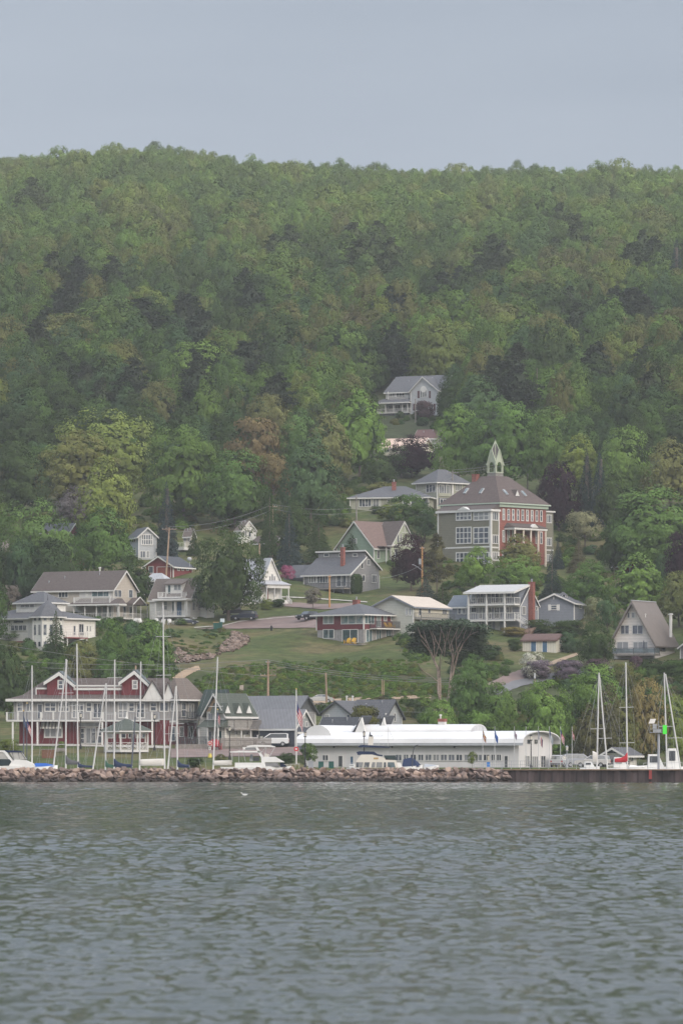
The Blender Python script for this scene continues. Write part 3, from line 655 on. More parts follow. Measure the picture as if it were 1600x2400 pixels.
SHR = [
 ('spruce',436,472,1232,1302,'dark','small dark spruce hiding the cream house end',1,None),
 ('bush',1220,1282,1530,1590,'white','lilac with white blossom on top beside the paved path',0,'lilac bushes'),
 ('bush',1224,1296,1548,1592,'lilac','purple lilac foot of the white-topped lilac by the path',1,'lilac bushes'),
 ('bush',1296,1366,1548,1598,'lilac','large pale purple lilac below the shed',1,'lilac bushes'),
 ('bush',1362,1430,1545,1585,'mauve','mauve lilac between the pale purple one and the deck',0,'lilac bushes'),
 ('bush',1474,1508,1540,1578,'mauve','dark mauve lilac under the A-frame deck',1,'lilac bushes'),
 ('open',655,693,1325,1368,'pink','small pink-blossomed crab tree left of the dark grey house',0,None),
 ('open',712,708+46,1378,1428,'grey','small budding grey tree on the verge below the grey house',1,None),
 ('column',820,850,1346,1392,'dark','clipped dark arborvitae at the corner of the grey house',None,None),
 ('bush',608,640,1404,1430,'lime','yellow-green bush by the white house porch steps',0,None),
 ('bush',635,668,1405,1425,'dark','dark bush below the white porch steps',1,None),
 ('bush',1075,1140,1480,1520,'dark','dark bush left of the balcony house lawn',0,None),
 ('bush',1115,1175,1512,1548,'dark','low dark evergreen bush on the lawn left of the shed',1,None),
 ('bush',1188,1222,1497,1527,'dark','dark bush against the left end of the shed',1,None),
 ('bush',1226,1300,1452,1485,'dark','dark hedge mound below the chimney',0,None),
 ('bush',1290,1372,1455,1490,'dark','dark hedge mound below the blue-grey cottage',1,None),
 ('bush',1310,1362,1480,1530,'teal','green mound at the right end of the shed',0,None),
 ('bush',1172,1235,1470,1492,'gold','yellow-flowering bank beside the balcony house stairs',1,None),
 ('bush',1500,1560,1545,1582,'dark','dark green hedge under the A-frame side wall',0,None),
 ('bush',1545,1625,1548,1590,'green','green hedge right of the dark hedge under the A-frame',1,None),
 ('bush',1430,1505,1555,1620,'olive','olive thicket left below the A-frame hedge',0,None),
 ('bush',940,990,1500,1522,'lime','yellow-speckled bank right of the red house',0,None),
 ('bush',820,890,1655,1725,'olive','olive bush in front of the white house behind the boathouse',1,None),
 ('open',702,745,1742,1798,'green','small round street tree by the left end of the boathouse',0,None),
 ('open',1095,1118,1765,1803,'lime','young tree against the boathouse window band',1,None),
 ('bush',-5,46,1733,1765,'lime','yellow-green bush behind the left cabin cruiser',0,None),
 ('bush',135,152,1738,1765,'lime','pale flowering bush beside the striped awning window',1,None),
 ('bush',505,530,1768,1790,'olive','tuft of grassy shrubs right of the yellow sign base',0,None),
 ('bush',436,475,1776,1797,'dark','low dark shrub left of the sign post',1,None),
 ('bush',650,690,1765,1792,'dark','dark bush behind the bow of the flybridge yacht',0,None),
 ('bush',980,1005,1712,1748,'bright','leafy bush left of the boathouse chimney',1,None),
 ('bush',865,905,1186,1205,'dark','small dark shrub by the ranch house windows',0,None),
 ('open',905,1010,1160,1262,'green','light green tree in front of the ranch house corner',0,None),
 ('tall',955,1035,1175,1270,'teal','blue-green tree left of the school annex',0,None),
 ('fine',880,960,1172,1225,'lime','pale yellow-green bush tree below the ranch house',1,None),
 ('bush',350,372,1262,1300,'pale','silvery shrub at the foot of the tall blue spruce',0,None),
 ('bush',5,72,1478,1500,'bright','trimmed hedge on the terrace of the turret house',0,None),
 ('bush',238,262,1447,1464,'dark','dark hedge under the tan house porch',0,None),
 ('bush',262,292,1446,1464,'dark','dark hedge under the porch, right of the first',1,None),
 ('bush',408,440,1450,1466,'green','small bush beside the parked dark sedan',0,None),
]
SPANX = []
for kd, x0, x1, top, bot, c, lab, var in VT:
    if var is not None: var %= len(VAR[kd])
    o_ = vt(kd, x0, x1, top, bot, c, lab, var)
    f_ = 1.38 if c in ('bright', 'green') else 1.34 if c in ('lime', 'olive') else (1.15 if c in ('teal', 'dark', 'gold') else 1)
    for k_ in (o_.children or [o_]):
        if k_.name.startswith(('crown', 'bush')): k_.color = [v*f_ for v in k_.color[:3]]+[1]
for kd, x0, x1, top, bot, c, lab, var, g in SHR:
    if var is not None: var %= len(VAR[kd])
    vt(kd, x0, x1, top, bot, c, lab, var, g)

# the flat-topped pine with bare forked limbs
def dead_limbed_pine():
    base = at(1036, 1690); Yb = base.y; r = empty('pine_tree', base, 0, 'flat-topped pine with bare forked dead limbs beside the balcony house', 'tree')
    q = lambda px, py, dy=0: P3(px, py, Yb+dy)-base
    m = MB()
    m.path([q(1040,1695), q(1030,1650), q(1030,1600), q(1028,1572), q(1018,1552), q(1008,1525), q(998,1505), q(985,1490)], .30, .08, 8)
    m.path([q(1046,1695), q(1048,1650,1), q(1056,1600,1), q(1063,1570,1), q(1072,1535), q(1085,1508), q(1100,1490)], .26, .07, 8)
    m.path([q(1036,1660), q(1026,1625,-1), q(1026,1590), q(1024,1560)], .15, .1, 6)
    m.path([q(1050,1640), q(1054,1600), q(1058,1560,2), q(1062,1530), q(1056,1500)], .2, .06, 6)
    rnd = random.Random(4)
    for (a, b) in (((1028,1572),(1042,1510)), ((1030,1590),(1038,1540)), ((1040,1540),(1048,1480)), ((1063,1570),(1050,1500)), ((1018,1552),(1020,1490)), ((1008,1525),(992,1478)), ((1072,1535),(1070,1480)),
                   ((1085,1508),(1108,1470)), ((1028,1600),(990,1572)), ((990,1572),(980,1555)), ((1056,1600),(1070,1622)), ((1020,1540),(1034,1470)), ((1060,1555),(1082,1500)), ((1008,1530),(986,1500)), ((1100,1490),(1120,1480)),
                   ((998,1505),(978,1470)), ((1042,1510),(1030,1466)), ((1048,1500),(1060,1462)), ((1070,1500),(1090,1465)), ((1018,1520),(1004,1470)), ((1036,1530),(1012,1480)), ((1052,1520),(1074,1470)), ((1085,1500),(1092,1478))):
        dy = rnd.uniform(-6.5, -1); mid = ((a[0]+b[0])/2+rnd.uniform(-4, 4), (a[1]+b[1])/2)
        m.path([q(*a), q(mid[0], mid[1], dy*.6), q(b[0], b[1], dy)], .11, .03, 5)
    m.build('trunk', DEADW, r)
    rng = np.random.default_rng(5); C = []; Nn = []; S = []
    for i in range(330):
        u = rng.uniform(-1, 1); t = rng.uniform(0, 1)
        px = 1051+u*82; topp = 1450+14*abs(u)**2+rng.uniform(0, 10); py = topp+(rng.uniform(0, 1)**1.25)*(76 if u < .1 else 100)*(1-.4*abs(u)**3)
        c = q(px, py, rng.uniform(-2.5 if py < 1475 else 0, 7)); k = 90; R_ = rng.uniform(.7, 1.5)
        g = rng.normal(size=(k, 3))*np.array([R_*.6, R_*.6, .13]); g[:, 2] -= .12*(g[:, 0]**2+g[:, 1]**2)/R_
        C.append(np.array(c)+g); Nn.append(rng.normal(size=(k, 3))*.4+np.array([0, -.1, 1])); S.append(rng.uniform(.22, .42, k))
    V, Q = quads(np.concatenate(C), np.concatenate(Nn), np.concatenate(S), .8, rng)
    o = bpy.data.objects.new('crown', fast_mesh('flat pine crown', V, Q, FOL)); COL.objects.link(o); o.parent = r; o.color = (PAL['pine'][0]*1.5, PAL['pine'][1]*1.6, PAL['pine'][2]*1.7, 1)
dead_limbed_pine()

# undergrowth masses on the bluffs (uncountable): points inside image-independent ground patches
def patch(poly, n, size, kinds_cols, rnd, flat=None):
    xs = [p[0] for p in poly]; ys = [p[1] for p in poly]; out = []
    def inside(x, y):
        c = False; j = len(poly)-1
        for i in range(len(poly)):
            if (poly[i][1] > y) != (poly[j][1] > y) and x < (poly[j][0]-poly[i][0])*(y-poly[i][1])/(poly[j][1]-poly[i][1])+poly[i][0]: c = not c
            j = i
        return c
    while len(out) < n:
        x = rnd.uniform(min(xs), max(xs)); y = rnd.uniform(min(ys), max(ys))
        if not inside(x, y): continue
        kd, c = rnd.choice(kinds_cols); w = rnd.uniform(*size); p = at(x, y); p.z -= .2
        out.append((p, w, w*rnd.uniform(.45, .85)*(flat or .6)/.6, kd, jit(PAL[c], .22, rnd)))
    return out
_r = random.Random(9); U = []
G = [('low','green'),('low','green'),('low','dark'),('low','olive'),('low','teal'),('low','bright')]
U += patch([(420,1610),(540,1562),(700,1552),(960,1548),(1000,1600),(1180,1640),(960,1636),(780,1644),(700,1640),(560,1640)], 1150, (.6,1.7), [('low','bright')]*3+[('low','lime'),('low','green'),('low','olive')], _r, .46)
U += patch([(395,1478),(500,1476),(560,1480),(545,1520),(480,1545),(400,1540)], 90, (.7,1.8), G+[('low','brown'),('low','brown'),('low','lime')], _r, .4)
U += patch([(930,1490),(990,1500),(1010,1560),(960,1552),(920,1500)], 45, (.8,1.8), G, _r)
U += patch([(-20,1505),(90,1520),(400,1560),(400,1625),(-20,1625)], 150, (1.5,3.2), G, _r)
U += patch([(200,1462),(400,1480),(400,1560),(230,1560)], 60, (1.5,3.2), G, _r)
U += patch([(700,1668),(980,1640),(1200,1650),(1350,1640),(1620,1600),(1620,1780),(1290,1790),(1220,1700),(980,1700),(930,1690)], 330, (1.6,3.4), G+[('low','brown'),('low','dark')], _r)
U += patch([(1060,1535),(1190,1535),(1190,1590),(1140,1600),(1060,1600)], 60, (1.0,2.2), G, _r)
U += patch([(1290,1590),(1620,1560),(1620,1620),(1300,1620)], 60, (1.5,3), G, _r)
U += patch([(0,1205),(300,1205),(300,1330),(0,1330)], 120, (2,4), G, _r)
U += patch([(320,1170),(600,1200),(620,1240),(320,1250)], 60, (1.5,3.4), G, _r)
U += patch([(600,1120),(860,1120),(820,1240),(640,1240)], 70, (2,4), G, _r)
U += patch([(1290,1180),(1620,1180),(1620,1330),(1290,1330)], 90, (2,4), G, _r)
U += patch([(1000,1340),(1100,1330),(1420,1370),(1420,1420),(1060,1400)], 80, (1.5,3), G, _r)
U += patch([(925,975),(1100,975),(1100,1010),(1030,1015),(925,1000)], 30, (1.5,3), G, _r)
U += patch([(905,1300),(1060,1300),(1060,1340),(905,1330)], 30, (1,2), G+[('low','purple')], _r)
scatter('undergrowth', U, ('low',))
# loose forest outside the frame and between the village trees, so a side step still shows a wood
def fringe():
    rnd = random.Random(31); pts = []
    for i in range(420):
        side = rnd.choice((0, 1)); px = rnd.uniform(-420, -30) if side == 0 else rnd.uniform(1650, 2030)
        Y = rnd.uniform(870, 1200); p = atY(px, Y); p.z -= .3
        c = rnd.choice(('green', 'dark', 'bright', 'olive', 'teal')); h = rnd.uniform(9, 15)
        pts.append((p, rnd.uniform(7, 11), h, rnd.choice(('round', 'tall', 'fine')), jit(PAL[c], .15, rnd)))
    for x0, x1, y0, y1, n in ((-30, 690, 1060, 1150, 55), (1290, 1640, 1040, 1110, 18), (690, 860, 960, 1060, 14), (1060, 1300, 900, 1060, 16), (-30, 640, 960, 1060, 50), (-20, 120, 1400, 1440, 4)):
        for i in range(n):
            px = rnd.uniform(x0, x1); py = rnd.uniform(y0, y1); p = at(px, py); p.z -= .3; c = rnd.choice(('green', 'dark', 'teal', 'dark', 'dark'))
            pts.append((p, rnd.uniform(7, 11), rnd.uniform(9.5, 13.5), rnd.choice(('round', 'tall', 'fine', 'round')), jit(PAL[c], .15, rnd)))
    scatter('background_woods', pts, ('round', 'tall', 'fine'))
fringe()
# ================================================================== building kit
WHITE = mat('white trim paint', (.60,.585,.555), .6, .05); SHAD = mat('dark trim', (.06,.065,.07), .6)
R_BRN = mat('brown shingles', (.10,.082,.075), .95, .2, 3, lines=.28); R_GRY = mat('grey shingles', (.105,.107,.115), .95, .18, 3, lines=.28)
R_DK = mat('charcoal shingles', (.07,.075,.085), .95, .18, 3, lines=.28); R_TAN = mat('taupe shingles', (.145,.12,.105), .95, .15, 3, lines=.28)
R_MET = mat('pale metal roof', (.36,.36,.37), .5, .08, 1, seams=.5); R_GRN = mat('green roof', (.078,.09,.075), .9, .15, 3, lines=.3)
R_BEI = mat('beige metal roof', (.50,.43,.36), .7, .07, 1, seams=.6); R_PINK = mat('pale pink metal roof', (.60,.45,.37), .7, .06, 1, seams=.6)
TAN = mat('tan clapboard', (.46,.41,.35), .8, .07, 2, lines=.3); CREAM = mat('cream siding', (.60,.56,.46), .8, .07, 2, lines=.3)
WSID = mat('white clapboard', (.68,.66,.61), .8, .06, 2, lines=.3); GSID = mat('mid grey clapboard', (.25,.245,.245), .8, .08, 2, lines=.3)
LGSID = mat('light grey clapboard', (.40,.41,.42), .8, .07, 2, lines=.3); BGSID = mat('blue-grey clapboard', (.19,.205,.235), .8, .08, 2, lines=.3)
DGSID = mat('slate blue boards', (.095,.105,.13), .8, .1, 2, seams=.5); RED = mat('barn red boards', (.145,.032,.038), .8, .12, 2, seams=.4)
RSID = mat('dark red siding', (.20,.045,.045), .8, .1, 2, lines=.3); GRN = mat('sage green clapboard', (.235,.30,.225), .8, .07, 2, lines=.3)
PGRN = mat('pale sage clapboard', (.42,.46,.33), .8, .06, 2, lines=.3); OLV = mat('olive green boards', (.18,.172,.13), .8, .08, 2, lines=.35)
KHK = mat('khaki grey clapboard', (.33,.33,.26), .8, .08, 2, lines=.35); CONC = mat('concrete block', (.27,.26,.25), .9, .15, 2)
BRICK = mat('red brick', (.25,.095,.075), .9, .3, 5, lines=.3); DECKW = mat('weathered deck wood', (.22,.20,.18), .9, .2, 3)
WOOD = mat('cedar shingles', (.48,.33,.20), .9, .15, 4, lines=.25); CORN = mat('pale green cornice', (.40,.47,.38), .7, .05)
GL = glass_mat(); GLB = glass_mat('blue-green glass', (.05,.075,.08)); BLKM = mat('black iron', (.018,.019,.022), .5); GALV = mat('galvanised steel', (.33,.34,.36), .5, .1, metal=.3)
BLUED = mat('blue door paint', (.06,.12,.20), .6); RWOOD = mat('red-brown door wood', (.22,.06,.045), .7, .2, 3)
UPW = mat('boathouse white boards', (.60,.58,.565), .8, .04, .6, streak=1); ROOFW = mat('white membrane roof', (.63,.62,.605), .6, .08, .3)

class Bld:
    """building whose near corner stands at photo column px, row py; th > 0 shows its right side, th < 0 its left side"""
    def __init__(s, name, label, px, py, th, cat='house', group=None, Y=None, z=None):
        s.C = at(px, py) if Y is None else Vector(((px-800)*Y/F, Y, z if z is not None else pxz(py, Y)))
        s.px = px; s.th = R(th); s.r = empty(name, s.C, -s.th, label, cat, group)
        s.c, s.n = math.cos(s.th), math.sin(s.th)
        o = Vector((0, 0, CH))-s.C; s.o = s._l(o); s.sc = F/s.C.y
    def _l(s, v): return Vector((v.x*s.c-v.y*s.n, v.x*s.n+v.y*s.c, v.z))
    def _d(s, px, py): return s._l(Vector(((px-800)/F, 1, (HY-py)/F)))
    def F(s, px, py, y=0.):
        d = s._d(px, py); t = (y-s.o.y)/d.y; return s.o.x+d.x*t, s.o.z+d.z*t
    def S(s, px, py, x=0.):
        d = s._d(px, py); t = (x-s.o.x)/d.x; return s.o.y+d.y*t, s.o.z+d.z*t
    def X(s, px, y=0.): return s.F(px, 1500, y)[0]
    def Z(s, py, y=0., px=None): return s.F(px or s.px, py, y)[1]
    def Y(s, px, x=0.): return s.S(px, 1500, x)[0]
    def add(s, mb, name, m, parent=None, **kw): return mb.build(name, m, parent or s.r, **kw)
    def fb(s, mb, face, off, a0, a1, z0, z1, d0, d1):
        """box on a face; d = distance proud of it"""
        if face == 'F': mb.box(min(a0,a1), max(a0,a1), off-max(d0,d1), off-min(d0,d1), min(z0,z1), max(z0,z1))
        else:
            g = 1 if s.th > 0 else -1; u, v = off+g*d0, off+g*d1
            mb.box(min(u,v), max(u,v), min(a0,a1), max(a0,a1), min(z0,z1), max(z0,z1))
    def rect(s, face, off, x0, x1, y0, y1):
        f = s.F if face == 'F' else s.S; xm, ym = (x0+x1)/2, (y0+y1)/2
        a0 = f(x0, ym, off)[0]; a1 = f(x1, ym, off)[0]; z1 = f(xm, y0, off)[1]; z0 = f(xm, y1, off)[1]
        return min(a0,a1), max(a0,a1), min(z0,z1), max(z0,z1)
    def win(s, face, off, x0, x1, y0, y1, nx=1, ny=1, fm=None, gm=None, name='window', fw=.11, pane='pane', label=None):
        a0, a1, z0, z1 = s.rect(face, off, x0, x1, y0, y1); m = MB(); e = min(fw, (a1-a0)*.2)
        s.fb(m, face, off, a0, a0+e, z0, z1, -.03, .09); s.fb(m, face, off, a1-e, a1, z0, z1, -.03, .09)
        s.fb(m, face, off, a0+e, a1-e, z1-e, z1, -.03, .09); s.fb(m, face, off, a0+e, a1-e, z0, z0+e, -.03, .12)
        for i in range(1, nx):
            c = a0+(a1-a0)*i/nx; s.fb(m, face, off, c-e*.4, c+e*.4, z0+e, z1-e, -.03, .075)
        for j in range(1, ny):
            c = z0+(z1-z0)*j/ny; s.fb(m, face, off, a0+e, a1-e, c-e*.35, c+e*.35, -.03, .07)
        w = s.add(m, name, fm or WHITE, label=label); p = MB(); s.fb(p, face, off, a0+e*.8, a1-e*.8, z0+e*.8, z1-e*.8, -.02, .03)
        p.build(pane, gm or GL, w); return w
    def wins(s, face, off, L_, **kw):
        for w in L_: s.win(face, off, *w, **kw)
    def door(s, face, off, x0, x1, y0, y1, m, fm=None, glass=False):
        a0, a1, z0, z1 = s.rect(face, off, x0, x1, y0, y1); q = MB(); e = .1
        s.fb(q, face, off, a0, a0+e, z0, z1, -.03, .1); s.fb(q, face, off, a1-e, a1, z0, z1, -.03, .1); s.fb(q, face, off, a0+e, a1-e, z1-e, z1, -.03, .1)
        d = s.add(q, 'door', fm or WHITE); p = MB(); s.fb(p, face, off, a0+e, a1-e, z0, z1-e, -.02, .05); p.build('door_leaf', m, d); return d
    def panel(s, face, off, x0, x1, y0, y1, m, name='trim', d=.05):
        a = s.rect(face, off, x0, x1, y0, y1); q = MB(); s.fb(q, face, off, *a, -.03, d); return s.add(q, name, m)
    def box(s, name, m, x0, x1, y0, y1, z0, z1): return s.add(MB().box(min(x0,x1), max(x0,x1), min(y0,y1), max(y0,y1), min(z0,z1), max(z0,z1)), name, m)
    def corner(s, xs, ys, z0, z1, m=None, w=.14):
        for x in xs:
            for y in ys: s.add(MB().box(x-w*.5-.02, x+w*.5+.02, y-w*.5-.02, y+w*.5+.02, z0, z1), 'corner_board', m or WHITE)
    def gable(s, x0, x1, y0, y1, zb, ze, zr, axis, wm, rm, tm=None, ov=.45, mid=None, wn='wall', rn='roof', th=.14, gm=None, wallonly=False):
        tm = tm or WHITE; x0, x1 = min(x0,x1), max(x0,x1); y0, y1 = min(y0,y1), max(y0,y1)
        mid = (.5*(y0+y1) if axis == 'x' else .5*(x0+x1)) if mid is None else mid
        if axis == 'x': prof = [(y0, ze), (mid, zr), (y1, ze)]; P = lambda a, h, t: Vector((t, a, h)); t0, t1 = x0, x1
        else: prof = [(x0, ze), (mid, zr), (x1, ze)]; P = lambda a, h, t: Vector((a, t, h)); t0, t1 = y0, y1
        m = MB(); a0, a1 = prof[0][0], prof[2][0]
        m.prism([P(a0, zb, t0), P(a1, zb, t0), P(a1, ze, t0), P(a0, ze, t0)], P(0, 0, t1-t0)) if gm else m.prism([P(a0, zb, t0), P(a1, zb, t0), P(a1, ze, t0), P(mid, zr, t0), P(a0, ze, t0)], P(0, 0, t1-t0))
        s.add(m, wn, wm)
        if gm: s.add(MB().prism([P(a0, ze, t0), P(a1, ze, t0), P(mid, zr, t0)], P(0, 0, t1-t0)), 'gable_wall', gm)
        rf = MB(); tr = MB(); T0, T1 = t0-ov, t1+ov
        for sg, (ea, eh) in ((-1, prof[0]), (1, prof[2])):
            k = (zr-ze)/abs(mid-ea); oa = ea+sg*ov; oh = ze-k*ov
            rf.prism([P(oa, oh+.03, T0), P(mid, zr+.03, T0), P(mid, zr+.03+th*1.3, T0), P(oa, oh+.03+th, T0)], P(0, 0, T1-T0))
            tr.prism([P(oa, oh-.16, T0+.01), P(oa+sg*.06, oh-.16, T0+.01), P(oa+sg*.06, oh+th-.02, T0+.01), P(oa, oh+th-.02, T0+.01)], P(0, 0, T1-T0-.02))
            for t, d in ((T0, -.06), (T1, .06)):
                tr.prism([P(oa, oh-.16, t), P(mid, zr-.16, t), P(mid, zr+th*1.2, t), P(oa, oh+th-.02, t)], P(0, 0, d))
        f = s.add(rf, rn, rm); tr.build('fascia', tm, f); return f
    def hip(s, x0, x1, y0, y1, ze, zr, rm, ov=.6, top=None, tm=None, rn='roof'):
        x0, x1 = min(x0,x1)-ov, max(x0,x1)+ov; y0, y1 = min(y0,y1)-ov, max(y0,y1)+ov
        if top is None:
            h = min(x1-x0, y1-y0)/2; tx0, tx1, ty0, ty1 = x0+h, x1-h, y0+h, y1-h
            if tx1-tx0 < .02: tx0 -= .01; tx1 += .01
            if ty1-ty0 < .02: ty0 -= .01; ty1 += .01
        else: tx0, tx1, ty0, ty1 = top
        m = MB(); b = [(x0,y0),(x1,y0),(x1,y1),(x0,y1)]; t = [(tx0,ty0),(tx1,ty0),(tx1,ty1),(tx0,ty1)]
        m.loft([[(x, y, ze+.02) for x, y in b], [(x, y, ze+.12) for x, y in b], [(x, y, zr) for x, y in t]])
        f = s.add(m, rn, rm); g = MB()
        g.box(x0-.04, x1+.04, y0-.04, y0+.06, ze-.14, ze+.10); g.box(x0-.04, x1+.04, y1-.06, y1+.04, ze-.14, ze+.10)
        g.box(x0-.04, x0+.06, y0+.06, y1-.06, ze-.14, ze+.10); g.box(x1-.06, x1+.04, y0+.06, y1-.06, ze-.14, ze+.10)
        g.box(x0+.06, x1-.06, y0+.06, y1-.06, ze-.08, ze+.0); g.build('fascia', tm or WHITE, f); return f
    def rail(s, pts, h=1.0, m=None, step=.35, name='railing', post=.09, glass=None):
        """railing along local points [(x,y,z)...]"""
        q = MB(); m = m or WHITE; w = .045
        for a, b in zip(pts[:-1], pts[1:]):
            a = Vector(a); b = Vector(b); n = max(1, int((b-a).length/(step if not glass else 1.4)))
            q.bar(a+Vector((0,0,h)), b+Vector((0,0,h)), .09, .07); q.bar(a+Vector((0,0,.1)), b+Vector((0,0,.1)), .06, .06)
            for i in range(1, n): c = a.lerp(b, i/n); q.bar(c+Vector((0,0,.1)), c+Vector((0,0,h)), w)
        for p in pts: q.bar(Vector(p), Vector(p)+Vector((0,0,h+.06)), post)
        r = s.add(q, name, m)
        if glass:
            g = MB()
            for a, b in zip(pts[:-1], pts[1:]): g.bar(Vector(a)+Vector((0,0,.5*h+.05)), Vector(b)+Vector((0,0,.5*h+.05)), .02, h*.72)
            g.build('glass_panels', glass, r)
        return r
    def posts(s, P, z0, z1, m=None, w=.16, name='post'):
        for x, y in P: s.add(MB().box(x-w/2, x+w/2, y-w/2, y+w/2, z0, z1), name, m or WHITE)
    def chimney(s, x, y, z0, z1, w=.8, m=None, cap=True):
        c = s.add(MB().box(x-w/2, x+w/2, y-w*.4, y+w*.4, z0, z1).box(x-w/2-.07, x+w/2+.07, y-w*.4-.07, y+w*.4+.07, z1, z1+.15), 'chimney', m or BRICK)
        if cap: MB().tube((x, y, z1+.15), (x, y, z1+.6), .14, n=8).ball((x, y, z1+.62), .2, sz=.5).build('flue_cap', GALV, c)
    def pipe(s, x, y, z0, z1, r=.1, m=None): s.add(MB().tube((x,y,z0),(x,y,z1),r).tube((x,y,z1),(x,y,z1+.2),r*1.7,r*1.5), 'vent_pipe', m or GALV)
    def porch(s, x0, x1, y0, zf, ze, zt, y1=0., cols=(), rm=None, roof=True, rails=True, colz=None):
        """porch in front (-y): roof from row heights, columns at local x list"""
        if roof:
            m = MB().prism([(x0-.3, y0-.3, ze), (x1+.3, y0-.3, ze), (x1+.3, y0-.3, ze+.16), (x0-.3, y0-.3, ze+.16)], (0, .001, 0))
            m = MB(); m.loft([[(x0-.3,y0-.3,ze+.02),(x1+.3,y0-.3,ze+.02),(x1+.3,y1,ze+.02),(x0-.3,y1,ze+.02)], [(x0-.3,y0-.3,ze+.16),(x1+.3,y0-.3,ze+.16),(x1+.3,y1,ze+.16),(x0-.3,y1,ze+.16)], [(x0+.6,y1-.1,zt),(x1-.6,y1-.1,zt),(x1-.6,y1,zt),(x0+.6,y1,zt)]])
            f = s.add(m, 'porch_roof', rm or R_GRY); MB().box(x0-.34, x1+.34, y0-.36, y0-.26, ze-.16, ze+.13).box(x1+.26, x1+.36, y0-.26, y1, ze-.16, ze+.13).box(x0-.36, x0-.26, y0-.26, y1, ze-.16, ze+.13).build('fascia', WHITE, f)
        s.box('porch_floor', WHITE, x0, x1, y0, y1-.02, zf-.22, zf)
        s.posts([(c, y0+.1) for c in cols], zf, ze-.02)
        if rails: s.rail([(x0+.05, y1-.1, zf), (x0+.05, y0+.1, zf), (x1-.05, y0+.1, zf), (x1-.05, y1-.1, zf)], .9)

def simple(name, label, pxl, pxc, pxr, base, eave, apex, th, axis, wm, rm, ov=.45, gm=None, Y=None, z=None, tm=None, roof='gable', corner=True, found=3.0):
    b = Bld(name, label, pxc, base, th, Y=Y, z=z)
    if th > 0: x0, x1 = b.X(pxl), 0.; d = b.Y(pxr)
    else: x0, x1 = 0., b.X(pxr); d = b.Y(pxl)
    b.x0, b.x1, b.d = x0, x1, d; ze = b.Z(eave)
    my = d/2 if axis == 'x' else 0.; xm = (x0+x1)/2
    if roof == 'gable':
        zr = b.F(pxc if axis == 'x' else (pxl+pxc)/2, apex, d/2 if axis == 'x' else 0)[1]
        b.gable(x0, x1, 0, d, -found, ze, zr, axis, wm, rm, tm, ov, gm=gm)
    else:
        zr = b.F(pxc, apex, d/2)[1]; b.box('wall', wm, x0, x1, 0, d, -found, ze); b.hip(x0, x1, 0, d, ze, zr, rm, ov, tm=tm)
    b.ze, b.zr = ze, zr
    if name == 'house' and axis == 'x' and roof == 'gable':
        for k_, (u_, v_) in enumerate(((.3, .3), (.72, .38))): px_ = x0+(x1-x0)*u_; b.pipe(px_, d*v_, ze+(zr-ze)*v_*2-.1, ze+(zr-ze)*v_*2+.45, .07)
    if corner: b.corner((x0, x1), (0, d), -.3, ze-.1)
    return b
# ================================================================== the houses on the slope
def tan_house():
    b = simple('house', 'large tan house with long brown roof, white balcony and wraparound porch', 80, 265, 319, 1452, 1380, 1340, 28, 'x', TAN, R_BRN)
    b.wins('F', 0, [(101,112,1383,1391,2), (137,160,1381,1401,3)]); b.panel('F', 0, 186, 262, 1381, 1402, WHITE, 'white_panel')
    b.win('F', -.05, 215, 256, 1382, 1399, 3, gm=GLB); b.door('F', -.05, 199, 209, 1384, 1402, WSID)
    b.wins('S', 0, [(267,284,1382,1400,2), (301,311,1382,1402,1)]); b.pipe(b.X(105), 1.5, b.ze+.5, b.Z(1361,1.5)); b.pipe(b.X(234,b.d/2), b.d/2, b.zr-.2, b.zr+.7, .16, WHITE)
    zf = b.Z(1449); ze = b.Z(1417, -2.6); xa = b.X(165, -2.6)
    b.porch(xa, 2.6, -2.6, zf, ze, b.Z(1403), cols=[b.X(p, -2.5) for p in (173,199,226,253,279)]+[2.5], rm=R_BRN)
    b.box('porch_roof', R_BRN, .35, 2.7, .02, b.d, ze+.03, ze+.4); b.posts([(2.5, b.d*.35), (2.5, b.d*.7), (2.5, b.d)], zf, ze); b.box('porch_floor', WHITE, 0.02, 2.6, .02, b.d, zf-.22, zf)
    b.rail([(2.5, 0, zf), (2.5, b.d, zf)], .9)
    # small gabled entry at the porch end
    b.add(MB().prism([(2.75,b.d*.3,ze+.1),(2.75,b.d*.9,ze+.1),(2.75,b.d*.6,ze+1.5)], (-1.6,0,0)), 'porch_gable', R_BRN)
    for y in (.3, .9): b.add(MB().bar((2.86,b.d*y,ze+.1),(2.86,b.d*.6,ze+1.55),.12,.18), 'gable_trim', WHITE)
    b.wins('F', 0, [(240,262,1421,1447,2),(228,238,1421,1447,1)], gm=GLB); b.panel('F', 0, 177, 196, 1423, 1447, WHITE, 'garage_door'); b.wins('S', 0, [(272,280,1421,1447,1),(288,295,1421,1447,1),(302,310,1421,1445,1)])
    zb = b.Z(1414, -2.3); xb0, xb1 = b.X(173, -2.3), b.X(257, -2.3)
    b.box('balcony_floor', WHITE, xb0, xb1, -2.3, -.02, zb-.15, zb+.12); b.rail([(xb0, -.1, zb+.1), (xb0, -2.25, zb+.1), ((xb0+xb1)/2, -2.25, zb+.1), (xb1, -2.25, zb+.1), (xb1, -.1, zb+.1)], 1.1, step=.22, post=.2, name='balcony_railing')
tan_house()
